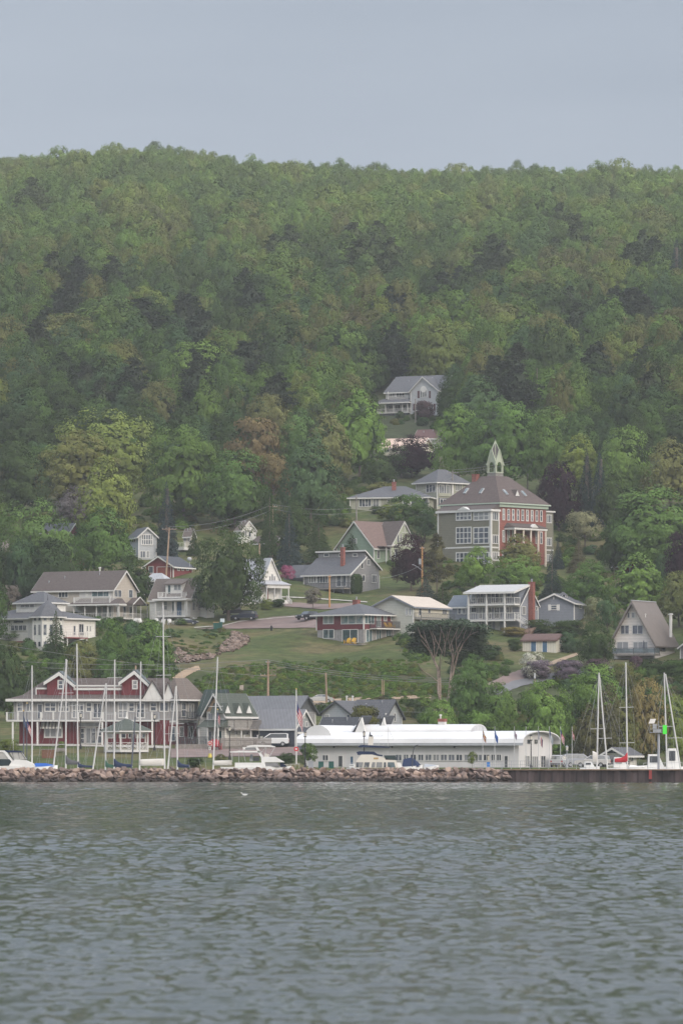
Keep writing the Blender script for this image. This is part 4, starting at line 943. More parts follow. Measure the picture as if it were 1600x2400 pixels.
def turret_house():
    b = Bld('house', 'white house with octagonal corner turret and grey cone roof', 112, 1518, 40); x0 = b.X(-60); d = b.Y(222); ze = b.Z(1449)
    b.box('wall', WSID, x0, 0, 0, d, -3, ze); b.hip(x0, 0, 0, d, ze, b.F(112, 1424, d/2)[1], R_GRY, .7)
    b.panel('F', 0, 0, 72, 1503, 1520, mat('red terrace stone', (.25,.12,.10), .9, .2), 'terrace_wall', .5)
    b.wins('F', 0, [(25,63,1465,1479,4), (31,56,1454,1461,1), (-20,0,1466,1479,2)]); b.panel('F', 0, 14, 18, 1450, 1500, WHITE); b.panel('F', 0, 66, 70, 1450, 1500, WHITE)
    b.wins('S', 0, [(171,177,1466,1490,1),(184,196,1462,1490,2),(203,206,1467,1480,1),(210,213,1467,1480,1)]); b.corner((0,), (d,), -1, ze-.1)
    # upper storey
    ux0, ux1, uy1 = b.X(38, 3.2), b.X(104, 3.2), 3.2+5.6; uz0, uz1 = b.Z(1440, 3.2), b.F(104, 1413, 3.2)[1]
    b.box('upper_wall', WSID, ux0, ux1, 3.2, uy1, uz0-2, uz1); b.hip(ux0, ux1, 3.2, uy1, uz1, b.F(90, 1387, 6)[1], R_GRY, .5, rn='upper_roof')
    b.win('F', 3.2, 48, 81, 1416, 1425, 3); b.win('S', ux1, 124, 134, 1417, 1425, 2)
    # turret
    rr = 2.9; cx, cy2 = -.3, .3; m = MB(); ring = lambda r, z, n=8: [(cx+r*math.cos(R(22.5+45*k)), cy2+r*math.sin(R(22.5+45*k)), z) for k in range(n)]
    tz = b.Z(1446, -2.6); m.loft([ring(rr, -3), ring(rr, tz)]); b.add(m, 'turret_wall', WSID)
    f = b.add(MB().loft([ring(rr+.65, tz-.02), ring(rr+.6, tz+.16), ring(1.5, tz+2.1), ring(.05, b.F(106, 1407, 0)[1])]), 'turret_roof', R_GRY)
    MB().loft([ring(rr+.75, tz-.14), ring(rr+.75, tz+.08)]).build('fascia', WHITE, f); MB().tube((cx, cy2, b.F(106,1409,0)[1]), (cx, cy2, b.F(106,1394,0)[1]), .07, .02).build('finial', BLKM, f)
    for k in range(8):
        a = R(45*k); nrm = Vector((math.cos(a), math.sin(a), 0)); 
        if nrm.y > .4: continue
        t = Vector((-nrm.y, nrm.x, 0)); c0 = Vector((cx, cy2, 0))+nrm*(rr*math.cos(R(22.5)))
        cb = MB().bar(Vector((cx, cy2, -2))+Vector((math.cos(a+R(22.5)), math.sin(a+R(22.5)), 0))*rr, Vector((cx, cy2, tz-.1))+Vector((math.cos(a+R(22.5)), math.sin(a+R(22.5)), 0))*rr, .2); b.add(cb, 'corner_board', WHITE)
        for sd in (-.55, .55):
            for za, zb in ((1454, 1448), (1488, 1464), (1515, 1504)):
                z0, z1 = b.Z(za, -2.4), b.Z(zb, -2.4); q = c0+t*sd
                w = b.add(MB().prism([q-t*.36+Vector((0,0,z0-.1)), q+t*.36+Vector((0,0,z0-.1)), q+t*.36+Vector((0,0,z1+.1)), q-t*.36+Vector((0,0,z1+.1))], nrm*.05), 'window', WHITE)
                MB().prism([q-t*.25+Vector((0,0,z0)), q+t*.25+Vector((0,0,z0)), q+t*.25+Vector((0,0,z1)), q-t*.25+Vector((0,0,z1))], nrm*.075).build('pane', GL, w)
    zd = b.S(180, 1494, 2.2)[1]; ya, yb = b.Y(158, 2.2), b.Y(207, 2.2); b.box('deck', RSID, 0.02, 2.2, ya, yb, zd-.2, zd); b.rail([(.1, ya, zd), (2.1, ya, zd), (2.1, yb, zd), (.1, yb, zd)], .9, step=.5, name='deck_railing'); b.posts([(2.0, ya+.2), (2.0, yb-.2)], -2, zd-.2)
turret_house()
def left_edge_house():
    b = simple('house', 'tan two-storey house half cut by the left edge, brown hip roof', -60, 8, 24, 1366, 1311, 1286, 40, 'x', TAN, R_TAN, roof='hip', ov=.7)
    b.win('F', 0, -40, -25, 1316, 1330); b.wins('S', 0, [(8.5,17,1314,1331,1)]); b.panel('F', 0, -60, 8, 1336, 1340, WHITE)
    z = b.Z(1360, -1.5); b.box('deck', WHITE, b.X(-60), 1.2, -1.6, -.02, z-.2, z); b.rail([(b.X(-60), -1.5, z), (1.1, -1.5, z)], 1.2, step=.3)
    b.gable(b.X(-60), b.X(-2), 1, 6, b.ze, b.Z(1290), b.Z(1262), 'y', CREAM, R_TAN, WOOD, .4, rn='rear_gable_roof', wn='rear_gable_wall')
left_edge_house()
def grey_glass_house():
    b = simple('house', 'tall grey house with gridded gable window beside the tall blue spruce', 302, 325, 366, 1313, 1256, 1237, -16, 'y', LGSID, R_GRY)
    zr = b.Z(1238)
    b.win('F', 0, 331, 358, 1252, 1278, 5, 2, fw=.18); b.wins('F', 0, [(328,341,1291,1308,2), (343,350,1291,1308,1)]); b.wins('S', 0, [(309,318,1257,1272,2), (309,318,1288,1301,1)])
grey_glass_house()
def red_garage():
    b = simple('garage', 'dark red garage with grey gable roof behind the porch house', 341, 406, 450, 1354, 1326, 1305, 27, 'y', RSID, R_DK, ov=.6)
    b.door('F', 0, 368, 401, 1328, 1354, RWOOD); b.win('F', 0, 348, 360, 1327, 1344); b.wins('S', 0, [(415,421,1327,1338), (425,431,1327,1338), (436,442,1327,1338)])
    x, y = 0.3, b.d*.8; b.add(MB().tube((x,y,b.ze), (x,y,b.ze+1.4), .05).ball((x,y-.1,b.ze+1.5), .5, sz=.9), 'satellite_dish', LGSID)
red_garage()
def metal_hip():
    b = simple('house', 'low brown house with pale metal hip roof left of the red garage', 338, 384, 400, 1404, 1362, 1343, 30, 'x', mat('brown boards', (.16,.13,.12), .9), R_MET, roof='hip', ov=.5)
    b.win('F', 0, 350, 360, 1370, 1384); b.win('F', 0, 366, 376, 1370, 1384)
metal_hip()
def porch_house():
    b = simple('house', 'small white Victorian house with pointed gable, roof balcony and railed porch', 352, 445, 479, 1452, 1402, 1358, 28, 'x', WSID, R_TAN, ov=.35, gm=mat('dark green shingles', (.10,.13,.125), .9, .1, 3, lines=.25))
    b.win('S', 0, 456, 463, 1376, 1396, 1, 2); b.wins('S', 0, [(450,456,1408,1431), (464,470,1408,1431)])
    zf = b.Z(1444); x0 = b.X(362, -2); b.porch(x0, .2, -2.0, zf, b.Z(1405, -2), b.Z(1402)-.02, cols=[b.X(p, -1.9) for p in (364,382,410,438)]+[.1], rm=WHITE)
    b.wins('F', 0, [(383,393,1409,1430,1,2), (403,409,1409,1436)], gm=GLB); b.door('F', 0, 414, 427, 1408, 1443, BLUED)
    # shed dormer with balcony
    xa, xb = b.X(388, .6), b.X(427, .6); z0, z1 = b.Z(1399, .6), b.Z(1369, .6); b.add(MB().prism([(xa,.6,z0),(xa,b.d*.5,z0),(xa,b.d*.5,b.zr-.1),(xa,.6,z1)], (xb-xa,0,0)), 'dormer', WSID)
    b.add(MB().prism([(xa-.3,.2,z1-.08),(xa-.3,b.d*.5,b.zr-.05),(xa-.3,b.d*.5,b.zr+.12),(xa-.3,.2,z1+.1)], (xb-xa+.6,0,0)), 'dormer_roof', R_TAN)
    b.wins('F', .6, [(407,425,1370,1384,2)]); b.door('F', .6, 393, 401, 1371, 1392, GLB)
    zc = b.Z(1400, -1.6); b.box('balcony_floor', WHITE, b.X(370,-1.6), b.X(425,-1.6), -1.6, .4, zc-.1, zc+.1); b.rail([(b.X(370,-1.6),.3,zc),(b.X(370,-1.6),-1.5,zc),(b.X(388,-1.6),-1.5,zc),(b.X(425,-1.6),-1.5,zc),(b.X(425,-1.6),.3,zc)], 1.0, step=.25, name='balcony_railing', post=.16)
    # entry steps and rear shed
    for i in range(4): b.box('step', WHITE, .3+i*.35, .3+(i+1)*.35, .2, 1.6, -.6, zf-.2-.25*i)
    s_ = simple('shed', 'white shed with dark pointed gable behind the porch house', 470, 484, 500, 1449, 1419, 1396, 60, 'x', WSID, R_DK, ov=.2, gm=SHAD); s_.win('S', 0, 491, 494, 1404, 1413)
porch_house()
def hidden_small():
    b = simple('house', 'cream house end with white deck right of the tall blue spruce', 434, 446, 454, 1292, 1252, 1241, 30, 'x', CREAM, R_TAN); b.wins('F', 0, [(430,437,1257,1270),(440,444,1257,1270)])
    z = b.Z(1282, -2); b.box('deck', WHITE, b.X(414,-2), b.X(432,-2), -2.2, 0, z-.6, z); b.rail([(b.X(414,-2), -2.1, z), (b.X(432,-2), -2.1, z)], .9)
    b = simple('house', 'small bright white gable with brown roof left of the tall utility pole', 552, 566, 599, 1275, 1242, 1223, 52, 'x', WSID, R_TAN, ov=.25); b.wins('S', 0, [(568,578,1243,1257,2), (582,588,1245,1259)])
    b = simple('house', 'dark roofed red house almost hidden behind the left maples', 90, 160, 185, 1270, 1246, 1228, 25, 'x', RSID, R_DK); b.win('F', 0, 154, 159, 1252, 1268); b.win('S', 0, 165, 172, 1252, 1268)
    b = simple('house', 'dark brown low roof right of the small white gable', 592, 640, 672, 1285, 1272, 1258, 30, 'x', mat('umber boards', (.10,.07,.06), .9), R_BRN)
    b.win('F', 0, 605, 615, 1274, 1282)
    b = simple('house', 'brown roof corner among the trees above the round tree', 1440, 1475, 1492, 1340, 1322, 1306, 40, 'x', RSID, R_BRN)
    b.win('F', 0, 1450, 1458, 1325, 1334)
    b = simple('shed', 'grey shed cut by the right edge beside the A-frame', 1594, 1616, 1630, 1545, 1516, 1508, 20, 'y', GSID, R_GRY); b.door('F', 0, 1602, 1610, 1520, 1545, LGSID)
hidden_small()
def white_house():
    b = simple('house', 'steep white house with three-light gothic gable window and metal roof', 535, 612, 657, 1414, 1362, 1311, 48, 'x', WSID, R_MET, ov=.3)
    for x0, x1, y in ((630.5,634,1350), (635.5,639.5,1345), (641,644.5,1350)): b.win('S', 0, x0, x1, y, 1366)
    zf = b.Z(1406); ze = b.S(640, 1371, 2.2)[1]; d = b.d
    b.add(MB().loft([[(0.02,-.8,ze),(2.5,-.8,ze),(2.5,d+.6,ze),(.02,d+.6,ze)], [(0.02,-.8,ze+.15),(2.5,-.8,ze+.15),(2.5,d+.6,ze+.15),(.02,d+.6,ze+.15)], [(0.02,.1,ze+.95),(.1,.1,ze+.95),(.1,d-.1,ze+.95),(.02,d-.1,ze+.95)]]), 'porch_roof', R_MET)
    b.box('porch_beam', WHITE, 2.0, 2.3, -.6, d+.4, ze-.6, ze-.03); b.box('porch_floor', WHITE, .02, 2.3, -.6, d+.4, zf-.3, zf); b.posts([(2.15, -.45), (2.15, d*.3), (2.15, d*.65), (2.15, d+.2)], zf, ze-.6)
    b.door('S', 0, 623, 629, 1379, 1406, RWOOD); b.wins('S', 0, [(641,646,1380,1400)]); b.posts([(b.X(588), -1.8), (b.X(568), -1.8), (b.X(548), -1.8)], -1, b.Z(1384)); b.box('porch_beam', WHITE, b.X(540), 0, -2, -1.6, b.Z(1384), b.Z(1379)); b.wins('F', 0, [(560,572,1384,1406,2), (580,590,1384,1406,2)])
    xa, xb = b.X(505,-5), b.X(609,-5)
    b.box('terrace', mat('grey-white boards', (.45,.46,.44), .8, .1, 2, lines=.4), b.X(500), .5, -5.2, -.5, -3, zf-.9); b.box('terrace_cap', WHITE, b.X(500)-.1, .6, -5.3, -.4, zf-.9, zf-.6)
    for i in range(5): b.box('step', WHITE, 2.3+i*.3, 2.3+(i+1)*.3, d*.5, d*.9, -1, zf-.2*(i+1))
    b.rail([(2.4, d*.5, zf-.1), (3.8, d*.5, zf-1.0)], .9, step=.2); b.rail([(2.4, d*.9, zf-.1), (3.8, d*.9, zf-1.0)], .9, step=.2)
white_house()
def grey_house():
    b = Bld('house', 'dark grey house with band of clerestory windows and brick chimney', 821, 1392, 38); x0 = b.X(712); d = b.Y(888); ze = b.Z(1344); yk = b.Y(855); zk = b.S(855, 1307)[1]; zr = b.S(855, 1292)[1]; zeb = b.S(888, 1333)[1]
    b.add(MB().prism([(x0,0,-3),(x0,d,-3),(x0,d,zeb),(x0,yk,zr),(x0,yk,zk),(x0,0,ze)], (-x0,0,0)), 'wall', GSID)
    k = (zk-ze)/yk; rf = b.add(MB().prism([(x0-.4,-.5,ze-.5*k+.03),(x0-.4,yk-.02,zk+.03),(x0-.4,yk-.02,zk+.2),(x0-.4,-.5,ze-.5*k+.2)], (-x0+.8,0,0)), 'roof', R_GRY)
    MB().box(x0-.45, .45, -.6, -.5, ze-.5*k-.1, ze-.5*k+.18).prism([(.42,-.5,ze-.5*k-.1),(.42,yk,zk-.1),(.42,yk,zk+.22),(.42,-.5,ze-.5*k+.22)], (.07,0,0)).build('fascia', WHITE, rf)
    k2 = (zeb-zr)/(d-yk); r2 = b.add(MB().prism([(x0-.4,yk-.4,zr-.4*k2*0+.06),(x0-.4,d+.5,zeb+.5*k2+.03),(x0-.4,d+.5,zeb+.5*k2+.2),(x0-.4,yk-.4,zr+.22)], (-x0+.8,0,0)), 'upper_roof', R_GRY)
    MB().box(x0-.45, .45, yk-.5, yk-.4, zr-.06, zr+.24).prism([(.42,yk-.4,zr-.05),(.42,d+.5,zeb+.5*k2-.1),(.42,d+.5,zeb+.5*k2+.22),(.42,yk-.4,zr+.24)], (.07,0,0)).build('fascia', WHITE, r2)
    b.wins('F', yk, [(759,771,1297,1305), (794,801,1297,1305), (826,838,1297,1305)]); b.chimney(b.X(803, 2.2), 2.2, ze, b.Z(1284, 2.2), .75)
    b.wins('F', 0, [(723,741,1347,1367,3), (743,769,1347,1367,4)]); b.win('F', 0, 788, 812, 1347, 1375, 2, name='sliding_door', gm=GL); b.corner((0, x0), (0, d), -.2, ze-.2)
    b.wins('S', 0, [(845,851,1316,1333), (859,867,1311,1325,2), (829,838,1346,1358,2), (848,855,1347,1363), (870,882,1347,1366,3)])
    zf = b.Z(1377, -2.2); xa = b.X(716, -2.2); b.box('deck', DECKW, xa, .2, -2.3, -.02, zf-.25, zf); b.rail([(xa,-2.2,zf),(xa*.5,-2.2,zf),(.1,-2.2,zf),(.1,0,zf)], 1.0, SHAD, .4, 'deck_railing'); b.posts([(xa*t, -2.1) for t in (0.02,.25,.5,.75,.98)], -1.5, zf-.25, SHAD)
    # left wing
    xl = b.X(672, 3); zl = b.Z(1349, 3); b.gable(xl, x0+.2, 3, 8, -2, zl, b.F(700, 1327, 5.5)[1], 'x', mat('dark teal boards', (.06,.075,.08), .8, .1, 2, seams=.4), R_GRY, SHAD, .4, wn='wing_wall', rn='wing_roof')
grey_house()
def green_house():
    b = simple('house', 'sage green Victorian house with brown roof and ornate cross gable', 789, 876, 962, 1322, 1281, 1223, 40, 'y', GRN, mat('rust brown shingles', (.165,.115,.10), .95, .15, 3, lines=.28), ov=.5)
    ya, yb = b.Y(917, .8), b.Y(972, .8); zg = b.S(941, 1223, .8)[1]; ze2 = b.S(919, 1275, .8)[1]
    b.gable(-4, .8, ya, yb, -3, ze2, zg, 'x', PGRN, R_BRN, WHITE, .35, wn='cross_gable_wall', rn='cross_gable_roof')
    b.wins('S', .8, [(929.5,934.5,1249,1271), (937,941,1251,1270), (924,931,1286,1308), (945,952,1288,1310,2)]); b.panel('S', .8, 918, 968, 1276, 1280, WHITE)
    b.win('S', 0, 883, 889, 1290, 1310); zp = b.S(890, 1283, 0)[1]; b.panel('S', 0, 878, 916, 1283, 1287, WHITE); b.posts([(1.6, b.Y(905,1.6)), (1.6, b.Y(915,1.6))], b.S(905,1323,1.6)[1], zp); b.box('porch_roof', R_BRN, 0.02, 1.9, b.Y(896,1.6), ya-.1, zp, zp+.2)
    b.win('F', 0, 822, 836, 1262, 1275, 2); b.win('F', 0, 800, 812, 1288, 1306, 2)
    # finial bracing in the cross gable
    b.add(MB().bar((1.2,(ya+yb)/2-1,zg-2.2),(1.2,(ya+yb)/2+1,zg-2.2),.12).bar((1.2,(ya+yb)/2,zg-2.2),(1.2,(ya+yb)/2,zg-.2),.12), 'gable_brace', WHITE)
green_house()
def red_house():
    b = Bld('house', 'red and grey two-storey house with low hip roof and yellow deck chairs', 852, 1508, 38); x0 = b.X(742); d = b.Y(940); ze = b.Z(1441); zm = b.Z(1475)
    b.box('upper_wall', RED, x0, 0, 0, d, zm, ze); b.box('lower_wall', CONC, x0+.08, -.08, .08, d-.08, -3, zm); b.hip(x0, 0, 0, d, ze, b.F(833, 1415, d/2)[1], R_GRY, .9)
    b.corner((x0, 0), (0, d), zm-.05, ze-.1)
    b.wins('F', 0, [(757.5,782,1441,1463,2), (799,851,1441,1463,3)], gm=GLB); b.wins('F', .08, [(757,783,1475,1497,2), (802,839,1475,1507,2)], gm=GLB)
    b.wins('S', 0, [(853.5,877,1441,1463,3), (881,892,1442,1470), (898,906,1441,1456), (915,921,1441,1456), (923,932,1446,1457)], gm=GLB); b.wins('S', -.08, [(857,872,1475,1506,2), (881,893,1476,1507,2), (903,916,1476,1507,2)], gm=GLB)
    b.chimney(b.X(835, d/2), d/2, b.Z(1420, d/2), b.F(835, 1408, d/2)[1], 1.1)
    ya, yb = b.Y(882, 1.6), b.Y(945, 1.6); z = b.S(912, 1473, 1.6)[1]; b.box('balcony_floor', WHITE, .02, 1.7, ya, yb, z-.2, z); b.rail([(.1,ya+.05,z),(1.6,ya+.05,z),(1.6,yb-.05,z),(.1,yb-.05,z)], 1.25, SHAD, .2, 'balcony_railing')
    b.posts([(1.5, yb-.2), (1.5, (ya+yb)/2+1)], -3.5, z-.2, DECKW); t = b.F(825, 1509, -2)[1]; b.box('terrace', DECKW, b.X(800,-2), b.X(850,-2), -2.4, .05, t-.25, t)
    return b, z, t
REDH = red_house()
YEL = mat('yellow chair paint', (.62,.36,.03), .6)
def chair(loc, rz, m, label, group, s=1.):
    r = empty('adirondack_chair', loc, rz, label, 'chair', group); r.scale = (s,)*3
    a = MB()
    for i in range(5): a.bar((-.26+i*.13, .1, .3), (-.3+i*.15, .5, 1.0-.05*abs(i-2)), .11, .025)
    a.build('backrest', m, r); q = MB()
    for i in range(5): q.box(-.3, .3, -.42+i*.11, -.33+i*.11, .36-.02*i, .38-.02*i)
    q.build('seat', m, r)
    for sx in (-1, 1):
        MB().bar((sx*.33, -.42, 0), (sx*.33, -.42, .55), .06).bar((sx*.33, .3, 0), (sx*.33, -.4, .34), .05, .1).bar((sx*.35, .32, 0), (sx*.35, .32, .56), .05).build('leg', m, r)
        MB().box(sx*.37-.07, sx*.37+.07, -.5, .35, .56, .59).build('armrest', m, r)
    return r
def clone(o, loc, rz, label, parent=None):
    c = o.copy(); COL.objects.link(c); c.parent = parent
    if parent is None:
        c.location = loc; c.rotation_euler = (0, 0, rz); c['label'] = label
    for ch in o.children: clone(ch, None, 0, None, c)
    return c
def chairs():
    b, z, t = REDH; W_ = lambda x, y, zz: b.r.matrix_world @ Vector((x, y, zz)) if False else b.C+Vector((x*b.c+y*b.n, -x*b.n+y*b.c, zz))
    y1, y2 = b.Y(907, .9), b.Y(917, .9)
    o = chair(W_(.9, y1, z), -b.th+R(90), YEL, 'yellow deck chair on the upper balcony, nearer the balcony door', 'yellow deck chairs at the red house', 1.15)
    clone(o, W_(.9, y2, z), -b.th+R(80), 'yellow deck chair on the upper balcony, farther along the railing')
    clone(o, W_(b.X(814,-1.3), -1.3, t), -b.th, 'yellow deck chair on the ground terrace, left one')
    clone(o, W_(b.X(827,-1.3), -1.3, t), -b.th+.2, 'yellow deck chair on the ground terrace, right one')
    w = chair(at(330, 1463), .5, WHITE, 'white garden chair on the tan house lawn, facing left', 'white garden chairs on the lawns', 1.1)
    for px, py, rz, l in ((316,1462,-.4,'white garden chair at the corner of the tan house porch'), (368,1463,.3,'white garden chair left of the marina flag mast on the porch lawn'), (382,1464,-.2,'white garden chair closest to the porch house steps wall'),
                          (399,1464,.4,'white garden chair left of the pair by the dark sedan'), (414,1464,-.5,'white garden chair touching the dark sedan')):
        clone(w, at(px, py), rz, l)
chairs()
def beige_house():
    b = simple('house', 'pale grey-green house with beige metal roof behind the red house', 873, 968, 1050, 1489, 1421, 1398, 30, 'y', mat('pale sage grey siding', (.42,.42,.37), .8, .06, 2, lines=.3), R_BEI, tm=BGSID, ov=.55)
    b.wins('F', 0, [(950,956,1424,1443), (957.5,964,1424,1443)], gm=glass_mat('grey curtained glass', (.12,.13,.15))); b.panel('S', 0, 972, 1048, 1424, 1447, CREAM, 'cream_wall')
    b.wins('S', .05, [(980,987,1425,1443), (1002,1008,1425,1438), (1036,1046,1425,1440,2)]); z = b.S(1000, 1450, 1.4)[1]; b.box('balcony_floor', DECKW, .02, 1.5, .3, b.d, z-.2, z); b.rail([(.1,.35,z),(1.4,.35,z),(1.4,b.d-.1,z)], 1.0, SHAD, .3, 'balcony_railing'); b.posts([(1.3, .5), (1.3, b.d*.5), (1.3, b.d-.3)], -2, z-.2, BGSID)
beige_house()
def balcony_house():
    b = simple('house', 'blue-grey house with two white balconies and tall brick chimney', 1098, 1218, 1260, 1484, 1417, 1374, 30, 'x', mat('steel grey clapboard', (.25,.26,.29), .8, .07, 2, lines=.3), R_DK, ov=.3)
    xa, xb, xc = b.X(1098,-2.2), b.X(1183,-2.2), b.X(1203,-2.2); z1 = b.F(1140,1389,-2.4)[1]; zr = b.F(1160,1374,b.d/2)[1]
    b.add(MB().prism([(xa,0,b.Z(1417)),(xa,b.d*.5,b.Z(1417)),(xa,b.d*.5,zr-.1),(xa,0,z1-.1)], (xc-xa,0,0)), 'dormer', BGSID)
    rf = b.add(MB().prism([(xa-.7,-2.9,z1-.1),(xa-.7,b.d*.5,zr+.05),(xa-.7,b.d*.5,zr+.25),(xa-.7,-2.9,z1+.12)], (xc-xa+1.2,0,0)), 'balcony_roof', mat('pale grey membrane', (.42,.41,.40), .8, .05))
    MB().box(xa-.75, xc+.55, -3.0, -2.9, z1-.25, z1+.12).prism([(xc+.5,-2.9,z1-.25),(xc+.5,b.d*.5,zr-.1),(xc+.5,b.d*.5,zr+.26),(xc+.5,-2.9,z1+.13)], (.07,0,0)).build('fascia', WHITE, rf)
    for py, h, yy in ((1416, 1.15, (1391, 1413)), (1453, 1.25, (1422, 1450))):
        z = b.F(1140, py, -2.2)[1]; b.box('balcony_floor', WHITE, xa-.1, xc+.3, -2.4, -.02, z-.28, z); b.rail([(xa,-2.3,z),((xa+xb)/2,-2.3,z),(xb,-2.3,z),(xc+.2,-2.3,z),(xc+.2,-.1,z)], h, WHITE, .45, 'balcony_railing')
    for x in (xa, (xa+xb)/2, xb): b.posts([(x, -2.3)], -.5 if x == xb else -.4, z1-.15, WHITE, .3)
    b.wins('F', 0, [(1104,1114,1391,1410), (1116,1142,1390,1414,3), (1150,1180,1390,1414,3), (1187,1198,1390,1400), (1103,1117,1423,1436), (1121,1131,1422,1451), (1136,1152,1422,1451,2), (1158,1170,1423,1450,2), (1186,1200,1420,1438,2)])
    b.wins('F', 0, [(1127,1136,1456,1471), (1142,1153,1456,1472,1,2)]); b.door('F', 0, 1160, 1171, 1456, 1482, WHITE); b.wins('S', 0, [(1222,1231,1421,1441)]); b.wins('S', 0, [(1254,1258,1421,1431)])
    yc = b.Y(1245, .5); b.chimney(.55, yc, -2, b.S(1245, 1366, .5)[1], 1.0)
    z = b.F(1140,1453,-2.2)[1]
    b.rail([(xc+.3,-2.2,z),(xc+2.9,-2.2,z-1.6)], 1.0, WHITE, .4, 'stair_railing'); b.rail([(xc+.3,-1.0,z),(xc+2.9,-1.0,z-1.6)], 1.0, WHITE, .4, 'stair_railing')
    for i in range(8): b.box('step', WHITE, xc+.3+i*.33, xc+.6+i*.33, -2.2, -1.0, z-.2*i-.12, z-.2*i-.02)
    b.gable(b.X(1052,2), xa-.1, 2, 7, -2, b.F(1070,1421,2)[1], b.F(1070,1398,4.5)[1], 'x', BGSID, mat('blue-grey shingles', (.12,.14,.165), .9, .1, 3, lines=.28), WHITE, .35, wn='wing_wall', rn='wing_roof'); b.wins('F', 2, [(1072,1081,1423,1440), (1083,1092,1423,1440)])
    m = b.add(MB().prism([(xb-.6,-2.8,-.4),(xc+4,-3.2,-.5),(xc+5,-3.2,.9),(xb+1.5,-2.8,.2)], (0,.6,0)), 'rock_bank', mat('garden rockery', (.26,.17,.13), .95, .5, 3))
balcony_house()
def cottage():
    b = simple('house', 'small blue-grey cottage with glazed white cupola and shuttered window', 1254, 1345, 1368, 1463, 1413, 1393, 15, 'y', BGSID, R_GRY, ov=.5)
    b.win('F', 0, 1290, 1305, 1418, 1430, 1, 2); b.panel('F', 0, 1284, 1290, 1417, 1431, WHITE, 'shutter'); b.panel('F', 0, 1305, 1311, 1417, 1431, WHITE, 'shutter'); b.panel('F', 0, 1295.5, 1298.5, 1398, 1405, WHITE, 'vent'); b.win('S', 0, 1356, 1362, 1416, 1427)
    xm = (b.x0+b.x1)/2; x, y = b.X(1319, 3), 3.; z0, z1 = b.Z(1412, 3), b.Z(1402, 3); w = .65
    c = b.add(MB().box(x-w,x+w,y-w,y+w,z0-1,z1), 'cupola', WHITE)
    g = MB().box(x-w+.05,x+w-.05,y-w+.05,y+w-.05,z1,z1+.55); g.build('cupola_glass', GL, c); q = MB()
    for i, j in ((-1,-1),(1,-1),(1,1),(-1,1),(0,-1)): q.box(x+i*w-.07,x+i*w+.07,y+j*w-.07,y+j*w+.07,z1,z1+.56)
    q.build('cupola_posts', WHITE, c); MB().loft([[(x-w-.15,y-w-.15,z1+.56),(x+w+.15,y-w-.15,z1+.56),(x+w+.15,y+w+.15,z1+.56),(x-w-.15,y+w+.15,z1+.56)],[(x-.05,y-.05,z1+1.2),(x+.05,y-.05,z1+1.2),(x+.05,y+.05,z1+1.2),(x-.05,y+.05,z1+1.2)]]).build('cupola_roof', R_GRY, c)
cottage()
def shed():
    b = simple('shed', 'long cream shed with brown roof and two blue doors', 1224, 1302, 1323, 1531, 1500, 1488, 20, 'x', mat('cream boards', (.56,.53,.45), .8, .06, 2, seams=.5), mat('red-brown shingles', (.125,.078,.068), .9, .15, 3, lines=.28), tm=mat('brown trim', (.12,.07,.06)), ov=.3, corner=False)
    b.door('F', 0, 1243, 1257, 1502, 1530, BLUED); b.door('F', 0, 1270, 1283, 1502, 1530, BLUED); b.win('S', 0, 1309, 1315, 1502, 1509)
shed()
